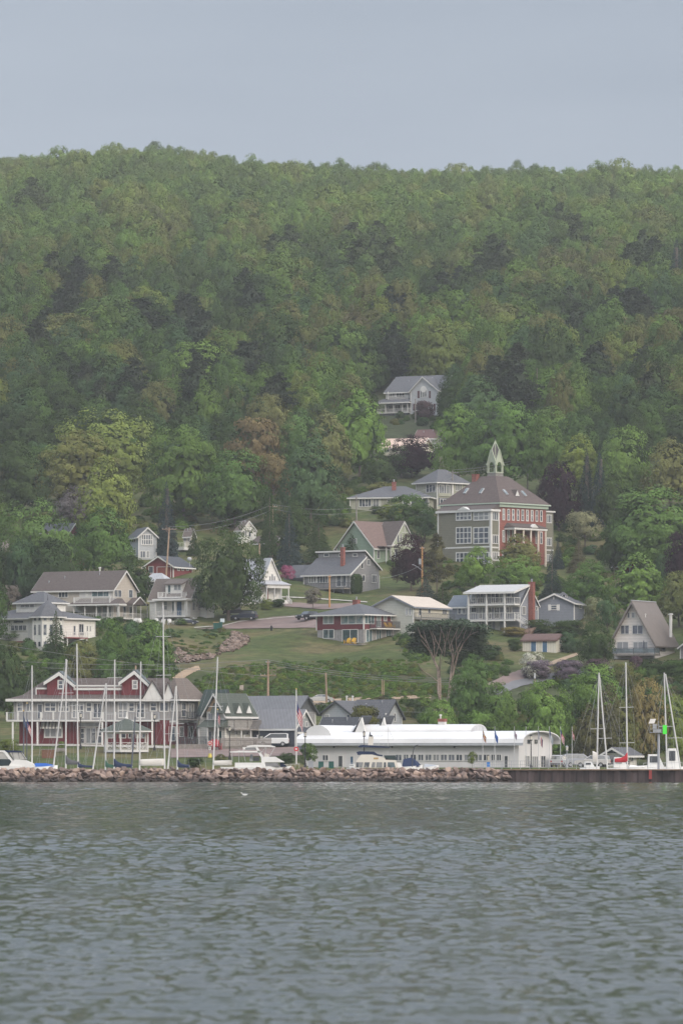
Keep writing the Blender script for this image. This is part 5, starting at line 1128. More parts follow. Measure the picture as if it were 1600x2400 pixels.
def aframe():
    b = Bld('house', 'tall A-frame chalet with steep taupe roof and glass-railed deck', 1534, 1545, 25); x0 = b.X(1434); d = b.Y(1580); ze = b.Z(1505); xm = x0*.5; zr = b.F(1482, 1412)[1]
    AW = mat('pale putty boards', (.66,.61,.57), .8, .05, 2, lines=.5); RA = mat('taupe metal roof', (.17,.145,.13), .6, .06, 1, lines=0); TR = mat('taupe fascia', (.17,.15,.14), .7)
    b.box('lower_wall', AW, x0, 0, 0, d, -2.5, ze); b.add(MB().prism([(x0,0,ze),(0,0,ze),(xm,0,zr)], (0,d,0)), 'gable_wall', AW); b.box('foundation', CONC, x0+.1, -.1, -.02, d, -3, -.2)
    rf = MB(); tr = MB(); k = (zr-ze)/(0-xm)
    for e, sg in ((x0, -1), (0, 1)):
        o = e+sg*.55; oz = ze-k*.55
        rf.prism([(o,-1.0,oz),(xm,-1.0,zr),(xm,-1.0,zr+.35),(o+sg*.05,-1.0,oz+.25)], (0,d+2.2,0)); tr.prism([(o,-1.07,oz-.2),(xm,-1.07,zr-.3),(xm,-1.07,zr+.3),(o,-1.07,oz+.2)], (0,.07,0))
    r = b.add(rf, 'roof', RA); tr.build('fascia', TR, r); MB().box(xm-.15,xm+.15,-1,d+1.2,zr+.28,zr+.42).build('ridge_cap', LGSID, r)
    b.wins('F', 0, [(1469.5,1476,1435,1449), (1479,1488,1435,1449), (1453.5,1474.5,1465,1487,2), (1481,1507,1465,1487,2), (1444.5,1473,1504,1529,2), (1483,1518,1504,1530,3)], gm=glass_mat('grey tinted glass', (.055,.06,.075)))
    b.wins('S', 0, [(1537,1546.5,1506,1527), (1548,1558,1506,1527), (1566,1571.5,1506,1517)], fm=mat('dark window frame', (.12,.11,.11)))
    z = b.F(1480, 1533, -2.4)[1]; xa, xb = b.X(1433,-2.4), b.X(1535,-2.4); b.box('deck', DECKW, xa, xb, -2.5, -.02, z-.3, z); b.rail([(xa+.1,-.2,z),(xa+.1,-2.4,z),((xa+xb)/2,-2.4,z),(xb-.1,-2.4,z),(xb-.1,-.2,z)], 1.05, SHAD, .5, 'deck_railing', glass=glass_mat('railing glass', (.07,.085,.09)))
    b.posts([(xa+.3,-2.2),(xa*.5+xb*.5,-2.2),(xb-.3,-2.2)], -3, z-.3, DECKW); b.pipe(b.X(1512,1.5), 1.5, b.Z(1463,1.5), b.Z(1441,1.5), .08, WHITE); y5 = d*.7; b.pipe(.4, y5, ze+1, b.S(1558, 1440, .4)[1], .28, WHITE)
    u = empty('patio_umbrella', b.C+Vector((b.X(1508,-1)*b.c-1*b.n, -b.X(1508,-1)*b.n-1*b.c, z)), 0, 'closed dark patio umbrella on the A-frame deck', 'umbrella')
    MB().tube((0,0,0),(0,0,2.4),.03).build('pole', BLKM, u); MB().tube((0,0,1.0),(0,0,1.9),.20,.14).tube((0,0,1.9),(0,0,2.45),.14,.02).build('canopy', DGSID, u)
aframe()
def school():
    b = Bld('school_building', 'three-storey brick schoolhouse with green annex, brown hip roof and bell tower', 1170, 1330, 42, cat='building'); x0 = b.X(1037); d = b.Y(1279); ze = b.Z(1179)
    b.box('brick_wall', BRICK, x0, 0, 0, d, -4, ze-.05); xc, yc = x0/2, d/2; zt = b.F(1158, 1117, d/2)[1]
    b.hip(x0, 0, 0, d, ze, zt, mat('school brown shingles', (.105,.082,.075), .95, .15, 2, lines=.35), .7, top=(xc-2, xc+2, yc-2, yc+2), tm=CORN)
    b.add(MB().box(x0-.35,.35,-.35,-.02,ze-.75,ze-.15).box(.02,.35,-.02,d+.35,ze-.75,ze-.15), 'cornice', CORN)
    kx = (zt-ze)/(xc-2-(x0-.7)); 
    for px in (1176.5,1188,1199,1210,1221,1232,1243,1254,1264.5): 
        dy = (px-1170)*.045; b.win('S', 0, px, px+5.8, 1192+dy, 1219+dy, 1, 2, fw=.16)
        if px < 1200 or px > 1248: b.win('S', 0, px, px+5.8, 1242+dy, 1271+dy, 1, 2, fw=.16)
        if px < 1190: b.win('S', 0, px, px+5.8, 1290, 1316, 1, 2, fw=.16)
    # annex along the front
    ya = -2.6; za = b.F(1150, 1195, ya)[1]; xa = b.X(1026, ya)
    b.box('annex_wall', OLV, xa, -.05, ya, -.02, -4, za); b.add(MB().prism([(xa-.3,ya-.35,za+.02),(xa-.3,ya-.35,za+.15),(xa-.3,-.02,za+1.5),(xa-.3,-.02,za+.02)], (-xa+.6,0,0)), 'annex_roof', R_BRN)
    b.add(MB().box(xa-.35,.35,ya-.42,ya-.3,za-.28,za+.16).box(.24,.36,ya-.3,0,za-.28,za+.16), 'annex_cornice', WHITE)
    for q_ in ((xa-.12,xa+.18,ya-.06,ya+.2),(-.4,.03,ya-.08,ya+.3),(-.2,.05,-.3,-.02)): b.add(MB().box(*q_,-3,za-.2), 'corner_board', WHITE)
    pgx = b.X(1088, ya); b.add(MB().prism([(pgx-1.7,ya-.5,za+.15),(pgx+1.7,ya-.5,za+.15),(pgx,ya-.5,za+.85)], (0,1.2,0)), 'pediment', WHITE)
    b.wins('F', ya, [(1068,1105,1199,1220,4,2), (1109,1146,1199,1220,3,2), (1068,1105,1235,1275,4,3), (1109,1146,1235,1275,3,3), (1068,1105,1294,1322,4,2), (1109,1146,1294,1322,3,2)], fw=.2)
    b.panel('F', ya, 1030, 1150, 1281.5, 1285, WHITE, 'band'); b.panel('S', -.05, 1151, 1168, 1281.5, 1285, WHITE, 'band')
    b.wins('S', -.05, [(1153,1167,1199,1220,3), (1153,1167,1253,1275,3), (1153,1167,1293,1314,3)], fw=.16)
    # rear annex on the right
    zr_ = b.S(1285, 1201, -.5)[1]; y2 = b.Y(1296, -.3); b.box('rear_annex_wall', OLV, -3.5, -.3, d+.02, y2, -4, zr_); b.box('rear_annex_cornice', WHITE, -3.6, .05, d+.02, y2+.3, zr_, zr_+.3)
    b.wins('S', -.3, [(1280,1292,1206,1226,3), (1280,1292,1260,1280,3), (1280,1292,1299,1316,3)], fw=.16); b.panel('S', -.3, 1279, 1296, 1288, 1291, WHITE, 'band')
    # portico on the brick side
    ya, yb = b.Y(1205, 2.4), b.Y(1277, 2.4); zp = b.S(1240, 1238, 2.4)[1]
    f = b.add(MB().loft([[(.02,ya-.4,zp),(2.8,ya-.4,zp),(2.8,yb+.4,zp),(.02,yb+.4,zp)],[(.02,ya-.4,zp+.15),(2.8,ya-.4,zp+.15),(2.8,yb+.4,zp+.15),(.02,yb+.4,zp+.15)],[(.02,ya+.5,zp+1.05),(.3,ya+.5,zp+1.05),(.3,yb-.5,zp+1.05),(.02,yb-.5,zp+1.05)]]), 'portico_roof', R_BRN)
    MB().box(.02,2.75,ya-.35,yb+.35,zp-.4,zp-.02).build('entablature', WHITE, f); b.add(MB().prism([(2.85,(ya+yb)/2+.2,zp+.12),(2.85,(ya+yb)/2+2.2,zp+.12),(2.85,(ya+yb)/2+1.2,zp+.9)], (-.9,0,0)), 'pediment', WHITE)
    for t in (0, .28, .52, .76, 1): b.add(MB().tube((2.5, ya+(yb-ya)*t, -2.5), (2.5, ya+(yb-ya)*t, zp-.4), .24, .2, 10), 'column', mat('cream column paint', (.58,.50,.42)))
    # skylights and dormer on the roof slopes
    def onroof(px, py, side):
        """local point on the hip slope seen at a pixel"""
        if side == 'R': A, Bp = Vector((.7,0,ze)), Vector((xc+2,0,zt)); n = Vector((Bp.z-A.z, 0, A.x-Bp.x))
        else: A, Bp = Vector((0,-.7,ze)), Vector((0,yc-2,zt)); n = Vector((0, -(Bp.z-A.z), Bp.y-A.y))
        dd = b._d(px, py); t = n.dot(A-b.o)/n.dot(dd); return b.o+dd*t, n.normalized()
    for px, py, sd in ((1092.5,1152,'L'), (1129,1152,'L'), (1183,1155,'R'), (1226,1158,'R')):
        p, n = onroof(px, py, sd); u = Vector((0,1,0)) if sd == 'R' else Vector((1,0,0)); v = n.cross(u).normalized()
        s_ = b.add(MB().prism([p-u*.32-v*.75, p+u*.32-v*.75, p+u*.32+v*.75, p-u*.32+v*.75], n*.28), 'skylight', LGSID); MB().prism([p-u*.2-v*.6+n*.28, p+u*.2-v*.6+n*.28, p+u*.2+v*.6+n*.28, p-u*.2+v*.6+n*.28], n*.03).build('pane', GLB, s_)
    p, n = onroof(1210, 1163, 'R'); b.add(MB().prism([p+Vector((.2,-.75,0)), p+Vector((.2,.75,0)), p+Vector((.2,0,1.4))], (-2.6,0,0)), 'dormer', R_BRN); b.add(MB().prism([p+Vector((.26,-.6,.05)), p+Vector((.26,.6,.05)), p+Vector((.26,0,1.15))], (-.05,0,0)), 'dormer_face', WHITE)
    p, n = onroof(1111, 1128, 'L'); b.chimney(p.x, p.y+.4, p.z-.8, b.F(1111, 1113, p.y)[1], 1.2, cap=False)
    # bell tower
    q = lambda py: b.F(1160, py, yc)[1]; cx = b.X(1160, yc); w = 1.0; TG = mat('pale sage tower paint', (.36,.39,.29), .7, .06)
    def rg(w_, z): return [(cx-w_,yc-w_,z),(cx+w_,yc-w_,z),(cx+w_,yc+w_,z),(cx-w_,yc+w_,z)]
    b.add(MB().loft([rg(w+.5, q(1130)-.6), rg(w+.1, q(1109))]), 'tower_base', mat('grey slate hatching', (.19,.18,.16), .9, .3, 6)); b.add(MB().loft([rg(w+.2, q(1109)), rg(w+.2, q(1109)+.22)]), 'tower_sill', TG)
    m = MB()
    for i, j in ((-1,-1),(1,-1),(1,1),(-1,1)): m.box(cx+i*w-.17,cx+i*w+.17,yc+j*w-.17,yc+j*w+.17,q(1108),q(1082)).box(cx+i*w-.25,cx+i*w+.25,yc+j*w-.25,yc+j*w+.25,q(1089)-.08,q(1089)+.08)
    b.add(m, 'belfry_posts', TG); z0, z1, zz = q(1084), q(1078), q(1055); g = MB()
    for ax in (0, 1):
        for sg in (-1, 1):
            Pp = (lambda a, z: Vector((cx+a, yc+sg*(w+.12), z))) if ax == 0 else (lambda a, z: Vector((cx+sg*(w+.12), yc+a, z)))
            dv = Vector((0,-sg*.16,0)) if ax == 0 else Vector((-sg*.16,0,0)); W2 = w+.25
            # gablet wall with an arched opening, built as strips over the arch
            n = 10
            for k in range(n):
                a0, a1 = -W2+2*W2*k/n, -W2+2*W2*(k+1)/n; r_ = w*.72
                lo = lambda a: z0-.75+(math.sqrt(max(0, r_*r_-a*a))*1.15 if abs(a) < r_ else 0); hi = lambda a: z1-.9+(zz-z1+.9)*(1-abs(a)/W2)
                g.prism([Pp(a0, min(lo(a0), hi(a0)-.02)), Pp(a1, min(lo(a1), hi(a1)-.02)), Pp(a1, hi(a1)), Pp(a0, hi(a0))], dv)
            for s2 in (-1, 1): g.bar(Pp(s2*(W2+.1), z1-1.1), Pp(0, zz+.15), .22, .16)
    b.add(g, 'gablets', TG); apex = q(1034)
    sp = MB(); 
    for k in range(4):
        c = [(-1,-1),(1,-1),(1,1),(-1,1)][k]; e = [(-1,-1),(1,-1),(1,1),(-1,1)][(k+1) % 4]; mid = Vector((cx+(c[0]+e[0])/2*w, yc+(c[1]+e[1])/2*w, zz-.1)); A = Vector((cx, yc, apex)); c1 = Vector((cx+c[0]*w, yc+c[1]*w, z1-.8)); c2 = Vector((cx+e[0]*w, yc+e[1]*w, z1-.8))
        sp.poly([c1, mid, A]); sp.poly([mid, c2, A])
    b.add(sp, 'spire', mat('dark slate spire', (.085,.075,.075), .9, .2, 5)); m = MB()
    for k in range(4):
        c = [(-1,-1),(1,-1),(1,1),(-1,1)][k]; m.bar((cx+c[0]*w*1.03, yc+c[1]*w*1.03, z1-.8), (cx, yc, apex+.05), .13)
        e = [(0,-1),(1,0),(0,1),(-1,0)][k]; m.bar((cx+e[0]*(w+.1), yc+e[1]*(w+.1), zz), (cx, yc, apex+.05), .13)
    m.tube((cx,yc,apex-.1),(cx,yc,apex+.35),.07,.04); b.add(m, 'spire_ribs', TG); b.add(MB().ball((cx, yc, q(1092)), .45).tube((cx,yc,q(1092)),(cx,yc,q(1083)),.06), 'bell', mat('old bronze', (.10,.09,.06), .5, metal=.7))
school()
def ranch():
    b = simple('house', 'long low khaki ranch house with grey hip roof above the green house', 820, 1004, 1030, 1200, 1166, 1139, 12, 'x', KHK, R_GRY, roof='hip', ov=.6)
    b.wins('F', 0, [(841,870,1169,1188,4), (873,888,1169,1188,2), (907,921,1170,1181,2), (943,957,1169,1183,2)]); b.panel('F', 0, 890, 892, 1167, 1196, WHITE); b.panel('F', 0, 962, 1001, 1168, 1187, DGSID, 'porch_shade_panel'); b.posts([(b.X(989,-.8), -.8), (b.X(962,-.8), -.8)], -.3, b.ze-.1, WHITE, .22)  # dark panel on the flat wall paints the shade inside the porch
    b.chimney(b.X(923, 4), 4, b.ze+.6, b.Z(1128, 4)-.2, .8)
    b = simple('house', 'two-storey khaki house with grey pyramid roof left of the school', 975, 1024, 1096, 1194, 1131, 1101, 48, 'x', KHK, R_GRY, roof='hip', ov=.7)
    b.wins('F', 0, [(998,1021,1135,1154,3)]); b.panel('S', 0, 1026, 1056, 1134, 1160, DGSID, 'loggia_shade_panel'); b.wins('S', .05, [(1028,1040,1136,1158,2), (1044,1054,1136,1158)]); b.wins('S', 0, [(1066,1082,1134,1151,3)]); b.panel('S', 0, 1057, 1060, 1132, 1180, WHITE, 'pillar', .3)  # loggia is not hollow: a dark panel paints its inner shade
    b.panel('S', 0, 1026, 1056, 1156, 1163, KHK, 'loggia_parapet', .25); b.panel('S', 0, 1027, 1095, 1168, 1186, DGSID, 'lower_shade_panel'); b.wins('S', .05, [(1030,1045,1169,1185,2),(1065,1085,1169,1185,2)])  # flat dark panel below paints the shade of the recessed lower storey
ranch()
def top_house():
    b = simple('house', 'topmost grey house alone on the slope, white trim, maroon shutters', 905, 1026, 1080, 972, 914, 881, 28, 'x', LGSID, R_GRY, ov=.5)
    ya = -1.2; xa, xb = b.X(962, ya), b.X(1026, ya); zc = b.F(991, 884, ya)[1]
    b.gable(xa, xb, ya, b.d/2, -3, b.F(990, 915, ya)[1], zc, 'y', LGSID, R_GRY, WHITE, .4, wn='cross_wing_wall', rn='cross_wing_roof', mid=b.X(991, ya)); b.corner((xa, xb), (ya,), -.3, b.ze-.1)
    b.win('F', ya, 984, 1000, 911, 931, 3); a = b.rect('F', ya, 984, 1000, 908, 912); b.add(MB().tube((.5*(a[0]+a[1]), ya-.1, a[2]), (.5*(a[0]+a[1]), ya+.02, a[2]), (a[1]-a[0])*.42, n=16), 'fanlight', WHITE)
    MARO = mat('maroon shutters', (.09,.04,.045)); b.panel('F', ya, 978, 983, 916, 933, MARO, 'shutter'); b.panel('F', ya, 1005, 1009, 916, 933, MARO, 'shutter'); b.wins('F', ya, [(973,985,947,962,2), (1005,1015,946,960,2)]); b.panel('F', ya, 968, 972, 946, 962, MARO, 'shutter'); b.panel('F', ya, 1016, 1020, 946, 962, MARO, 'shutter')
    b.wins('S', 0, [(1030,1034,915,931), (1038,1042,917,932), (1047,1051,917,932)], fm=SHAD)
    b.wins('F', 0, [(913,925,918,931,2), (928,948,918,931,3), (910,922,950,960,2), (926,938,948,961,2), (944,956,948,961,2)]); zf = b.F(930, 966, -2)[1]
    xp = b.X(882,-2.5); b.porch(xp, xa-.1, -2.4, zf, b.F(920,944,-2.4)[1], b.F(920,934,0)[1], cols=[b.X(p,-2.3) for p in (884,903,922,942)]+[xa-.3], rm=R_GRY); b.box('porch_skirt', SHAD, xp+.2, xa-.3, -2.3, -.1, -2, zf-.25)
    zb = b.F(930, 936, -.9)[1]; b.rail([(b.X(909,-.8),-.8,zb),(b.X(955,-.8),-.8,zb)], .9, WHITE, .3, 'balcony_railing'); b.posts([(b.X(909,-.8),-.8)], zb, b.ze)
top_house()
def pink_roof():
    b = simple('house', 'low house with pale pink metal roof among the trees', 893, 985, 1013, 1068, 1047, 1028, 25, 'x', CREAM, R_PINK, ov=.5); b.win('F', 0, 900, 912, 1050, 1060, 2)
    b.win('F', 0, 940, 952, 1050, 1060, 2)
    b = simple('house', 'brown-roofed house just behind the pale pink roof', 972, 1020, 1040, 1052, 1026, 1008, 20, 'x', WSID, mat('maroon brown shingles', (.13,.075,.07), .9, .1, 3, lines=.28), ov=.4); b.win('F', 0, 1000, 1010, 1030, 1040)
pink_roof()
# ================================================================== waterfront buildings
def stripe_mat():
    m = bpy.data.materials.new('striped awning canvas'); m.use_nodes = True; nt = m.node_tree; b = nt.nodes['Principled BSDF']; b.inputs['Roughness'].default_value = .9
    tc = N(nt, 'ShaderNodeTexCoord'); sx = N(nt, 'ShaderNodeSeparateXYZ'); L(nt, tc.outputs['Object'], sx.inputs[0])
    dv = N(nt, 'ShaderNodeMath', operation='DIVIDE'); L(nt, sx.outputs[0], dv.inputs[0]); dv.inputs[1].default_value = .5; fr = N(nt, 'ShaderNodeMath', operation='FRACT'); L(nt, dv.outputs[0], fr.inputs[0])
    lt = N(nt, 'ShaderNodeMath', operation='LESS_THAN'); L(nt, fr.outputs[0], lt.inputs[0]); lt.inputs[1].default_value = .5
    mx = N(nt, 'ShaderNodeMix', data_type='RGBA'); L(nt, lt.outputs[0], mx.inputs['Factor']); mx.inputs[6].default_value = (.7,.68,.62,1); mx.inputs[7].default_value = (.22,.21,.2,1); L(nt, mx.outputs[2], b.inputs['Base Color']); return m
def tri_face(b, cx, wd, z0, z1, y, m, name, d=.12):
    return b.add(MB().prism([(cx-wd, y, z0), (cx+wd, y, z0), (cx, y, z1)], (0, d, 0)), name, m)
def hotel():
    b = Bld('hotel_building', 'long barn-red and grey waterfront inn with two red gables and balconies', 400, 1746, 3, cat='building')
    X, Z = b.X, b.Z; xl, xr = X(31), 0; zE, zD = Z(1641), Z(1688); D = 12
    b.box('upper_wall', mat('warm grey boards', (.29,.28,.27), .8, .07, 2, seams=.4), xl, xr, .5, D, zD, zE); b.box('lower_wall', RED, X(44), xr, .6, D, -2, zD)
    zt = b.F(200, 1628, 1.6)[1]
    # skirt roof and main roof
    f = b.add(MB().loft([[(xl-1,-.6,zE),(xr+.3,-.6,zE),(xr+.3,D+1,zE),(xl-1,D+1,zE)], [(xl-1,-.6,zE+.14),(xr+.3,-.6,zE+.14),(xr+.3,D+1,zE+.14),(xl-1,D+1,zE+.14)], [(X(60,3),1.58,zt),(xr,1.58,zt),(xr,D-3,zt),(X(60,3),D-3,zt)]]), 'skirt_roof', R_BRN)
    MB().box(xl-1.05,xr+.35,-.68,-.58,zE-.2,zE+.16).box(xl-1.08,xl-.98,-.58,D+1,zE-.2,zE+.16).build('fascia', WHITE, f)
    zr = b.F(200, 1590, 6)[1]; b.hip(X(62,4), xr, 2.2, D-2.5, zt-.1, zr, R_BRN, .2, rn='main_roof', top=(X(112,5), xr-1, 5, D-4))
    # parapet walls with the two gables
    y = 1.6; Zp = lambda r: b.F(200, r, y)[1]; Xp = lambda p: b.X(p, y)
    b.add(MB().box(Xp(85), Xp(112), y, y+.25, zE+.3, Zp(1613)), 'parapet', RED); b.add(MB().box(Xp(84), Xp(112), y-.12, y+.3, Zp(1616), Zp(1612)), 'parapet_cornice', WHITE); b.add(MB().box(Xp(83.5),Xp(86), y-.1, y+.2, Zp(1632), Zp(1616)), 'corner_board', WHITE)
    b.add(MB().box(Xp(171), Xp(286), y, y+.25, zE+.2, Zp(1610)), 'parapet', RED); b.add(MB().box(Xp(168), Xp(287), y-.15, y+.3, Zp(1618), Zp(1612)), 'parapet_cornice', WHITE); b.add(MB().box(Xp(167), Xp(287), y-.3, y+.4, Zp(1609.5), Zp(1606)), 'parapet_cornice', WHITE)
    for xa, xb, ax, ap, el, er, wx in ((110,172,139,1576,(103,1600),(176,1607),(135,149)), (285,350,315,1573,(278,1601),(350,1606),(309.5,323))):
        yy = y-.35; q = lambda p, r: Vector((b.X(p, yy), yy, b.F(p, r, yy)[1]))
        A, El, Er = q(ax, ap), q(*el), q(*er); bot = zE+.25
        x0, x1 = b.X(xa, yy), b.X(xb, yy); inz = lambda x: El.z+(A.z-El.z)*(x-El.x)/(A.x-El.x) if x < A.x else Er.z+(A.z-Er.z)*(Er.x-x)/(Er.x-A.x)
        b.add(MB().prism([(x0,yy,bot),(x1,yy,bot),(x1,yy,inz(x1)),tuple(A),(x0,yy,inz(x0))], (0,1.6,0)), 'gable_wall', RED)
        r = MB(); t = MB()
        for e in (El, Er):
            r.prism([e+Vector((0,-.45,.05)), A+Vector((0,-.45,.05)), A+Vector((0,-.45,.25)), e+Vector((0,-.45,.25))], (0,6,0)); t.prism([e+Vector((0,-.47,-.42)), A+Vector((0,-.47,-.5)), A+Vector((0,-.47,.06)), e+Vector((0,-.47,.06))], (0,.12,0))
        g = b.add(r, 'gable_roof', mat('dark green-grey edge', (.09,.11,.11), .8)); t.build('fascia', WHITE, g); b.win('F', yy, wx[0], wx[1], 1594, 1616, 1, 2, fw=.2)
    # white steep dormers
    for xa, xb, ax, ap in ((334,381,357,1598), (383,408,394,1601)):
        yy = -.7; x0, x1, cx = b.X(xa,yy), b.X(xb,yy), b.X(ax,yy); z0, z1 = zE+.1, b.F(ax, ap, yy)[1]
        b.add(MB().prism([(x0,yy,z0),(x1,yy,z0),(cx,yy,z1)], (0,.3,0)), 'gable_face', WHITE); r = MB()
        r.prism([(x0-.15,yy-.2,z0),(cx,yy-.2,z1+.05),(cx,yy-.2,z1+.25),(x0-.25,yy-.2,z0+.05)], (0,5,0)).prism([(x1+.15,yy-.2,z0),(cx,yy-.2,z1+.05),(cx,yy-.2,z1+.25),(x1+.25,yy-.2,z0+.05)], (0,5,0)); b.add(r, 'dormer_roof', R_BRN)
    # upper windows and doors
    b.wins('F', .5, [(39,54,1646,1669,1,2), (61,78,1646,1669,2), (104,132,1646,1669,2,2), (136,163,1646,1669,2,2), (168,197,1647,1684,3,2), (201,216,1646,1669,1,2), (217,240,1647,1684,2), (276,300,1646,1684,2,2), (301,316,1646,1669,1,2), (319,340,1647,1684,2), (351,368,1646,1668,1,2), (373,396,1645,1669,2)], fw=.16)
    b.door('F', .5, 87, 100, 1650, 1684, GL)
    # balcony
    z = b.F(200, 1688.5, -2)[1]; xa, xb = b.X(15,-2), b.X(371,-2); b.box('balcony_floor', WHITE, xa, xb, -2.1, .55, z-.18, z+.02)
    b.rail([(xa,-.1,z),(xa,-2,z),(xb,-2,z),(xb,-.1,z)], 1.1, GALV, .45, 'balcony_railing', post=.1); b.posts([(b.X(p,-2),-2) for p in (16,42,96,125,154,183,213,241,270,298,327,356)], z, z+1.2, WHITE, .24, 'railing_post')
    b.posts([(b.X(p,-1.9),-1.9) for p in (30,88,240,357)], -.3, z-.25, WHITE, .25)
    # ground floor
    b.win('F', .6, 103, 147, 1704, 1730, 3, gm=GL, fw=.2); a = b.rect('F', -.2, 96, 146, 1691, 1705); b.add(MB().prism([(a[0],.55,a[3]),(a[0],-.9,a[2]),(a[0],-.9,a[2]-.2),(a[0],.55,a[2]+.2)], (a[1]-a[0],0,0)), 'awning', stripe_mat())
    b.panel('F', .6, 187, 241, 1694, 1703, mat('grey entrance board', (.28,.29,.30)), 'entrance_board', .3); b.panel('F', .6, 186, 242, 1692.5, 1695, WHITE, 'trim', .35); b.panel('F', .6, 186, 242, 1702.5, 1704.5, WHITE, 'trim', .35)
    b.wins('F', .6, [(187,199,1706,1744,1,3), (200,226,1705,1744,2), (227,240,1706,1744,1,2)], fw=.16); b.wins('F', .6, [(250,266,1718,1731), (279,296,1718,1731), (300,313,1718,1731), (318,326,1718,1731), (332,342,1718,1731)])
    # right wing
    w = Bld('wing_building', 'grey and red wing of the waterfront inn with bay doors and hip roof', 415, 1746, 30, cat='building'); x0, d = w.X(385), w.Y(463)
    zE, zD = w.Z(1641), w.Z(1692); w.box('upper_wall', mat('warm grey boards', ()), x0, 0, 0, d, zD, zE); w.box('lower_wall', RED, x0+.1, -.1, .1, d-.1, -2, zD); w.panel('F', 0, 386, 415, 1689, 1694, WHITE, 'band'); w.panel('S', 0, 415, 463, 1690, 1694, WHITE, 'band')
    w.hip(x0, 0, 0, d, zE, w.F(408, 1590, d/2)[1], R_TAN, 1.1); w.corner((0,), (0,d), 0, zE-.1); w.wins('F', 0, [(389,397,1646,1668), (400,411,1646,1668), (388,397,1703,1738), (401,412,1703,1738)])
    w.wins('S', 0, [(424,436,1647,1681,1,2), (441,454,1649,1684,2)], fw=.14); w.wins('S', -.1, [(419,429,1703,1728,2), (440,452,1702,1731,2)]); z = w.S(440, 1685, 1.6)[1]; w.box('balcony_floor', DECKW, .02, 1.7, w.Y(438,1.6), w.Y(478,1.6), z-.2, z)
    w.rail([(.1,w.Y(438,1.6),z),(1.6,w.Y(438,1.6),z),(1.6,w.Y(478,1.6),z)], 1.0, SHAD, .25, 'balcony_railing'); w.pipe(-1.2, d*.75, zE+1.0, zE+2.6, .12, WHITE)
    # terrace with a dark railing and tables
    t = empty('terrace_deck', at(462, 1757), 0, 'raised dining deck with dark railing in front of the inn wing', 'deck'); s = F/t.location.y; W_ = 104/s
    MB().box(-W_/2, W_/2, 0, 3, .0, .75).build('platform', DECKW, t); q = MB(); q.box(-W_/2, W_/2, -.02, .06, 1.75, 1.83)
    for i in range(53): q.box(-W_/2+W_*i/52-.025, -W_/2+W_*i/52+.025, 0, .05, .75, 1.75)
    q.build('railing', SHAD, t)
    tb = None
    for i in range(5):
        x = -W_/2+W_*(i+.5)/5
        if tb is None:
            tb = empty('patio_table', t.location+Vector((x, 1.5, .75)), 0, None, 'table', 'dark patio tables on the dining deck'); MB().tube((0,0,0),(0,0,.72),.05).tube((0,0,.72),(0,0,.76),.5,n=12).build('table_top', SHAD, tb)
            for sx in (-1, 1): MB().box(sx*.75-.22,sx*.75+.22,-.2,.2,.42,.46).box(sx*.95-.02,sx*.95+.02,-.2,.2,.42,.95).box(sx*.75-.2,sx*.75-.16,-.18,.18,0,.42).box(sx*.75+.16,sx*.75+.2,-.18,.18,0,.42).build('bench_seat', SHAD, tb)
            o = tb
        else: o = clone(tb, t.location+Vector((x, 1.5, .75)), 0, None)
        o['label'] = ('dark patio table at the left end of the dining deck', 'dark patio table, second from the left end of the deck', 'dark patio table in the middle of the dining deck', 'dark patio table, second from the right end of the deck', 'dark patio table at the right end of the dining deck')[i]
hotel()
def gazebo():
    r = empty('gazebo', at(296, 1764), R(10), 'white gazebo with green octagonal roof on the lawn before the inn', 'gazebo'); s = F/r.location.y; ra = 54/s; h = lambda py: (1764-py)/s
    ring = lambda rr, z: [(rr*math.cos(R(45*k+22.5)), rr*math.sin(R(45*k+22.5)), z) for k in range(8)]
    MB().loft([ring(ra, .0), ring(ra, .35)]).build('floor', WHITE, r); f = MB().loft([ring(ra*1.18, h(1715)), ring(ra*1.18, h(1712.5)), ring(ra*.5, h(1696)), ring(.1, h(1685))]).build('roof', R_GRN, r)
    MB().loft([ring(ra*1.2, h(1717)), ring(ra*1.2, h(1714))]).build('fascia', WHITE, f); MB().loft([ring(.28, h(1686)), ring(.28, h(1683)), ring(.08, h(1681)), ring(.02, h(1670))]).build('finial', WHITE, f)
    for k in range(8):
        a = Vector(ring(ra*.96, 0)[k]); c = Vector(ring(ra*.96, 0)[(k+1) % 8]); MB().box(a.x-.11,a.x+.11,a.y-.11,a.y+.11,.35,h(1716)).build('post', WHITE, r)
        if k == 1: continue
        q = MB(); z0, z1 = .45, 1.35; up = Vector((0,0,1)); q.bar(a+up*z0, c+up*z0, .07).bar(a+up*z1, c+up*z1, .08); m = (a+c)/2
        for u, v in ((a, m), (m, c)): q.bar(u+up*z0, v+up*z1, .05).bar(u+up*z1, v+up*z0, .05)
        q.bar(m+up*z0, m+up*z1, .06); q.build('railing', WHITE, r); MB().bar(a+up*h(1719), c+up*h(1719), .08, .25).build('header', WHITE, r)
gazebo()
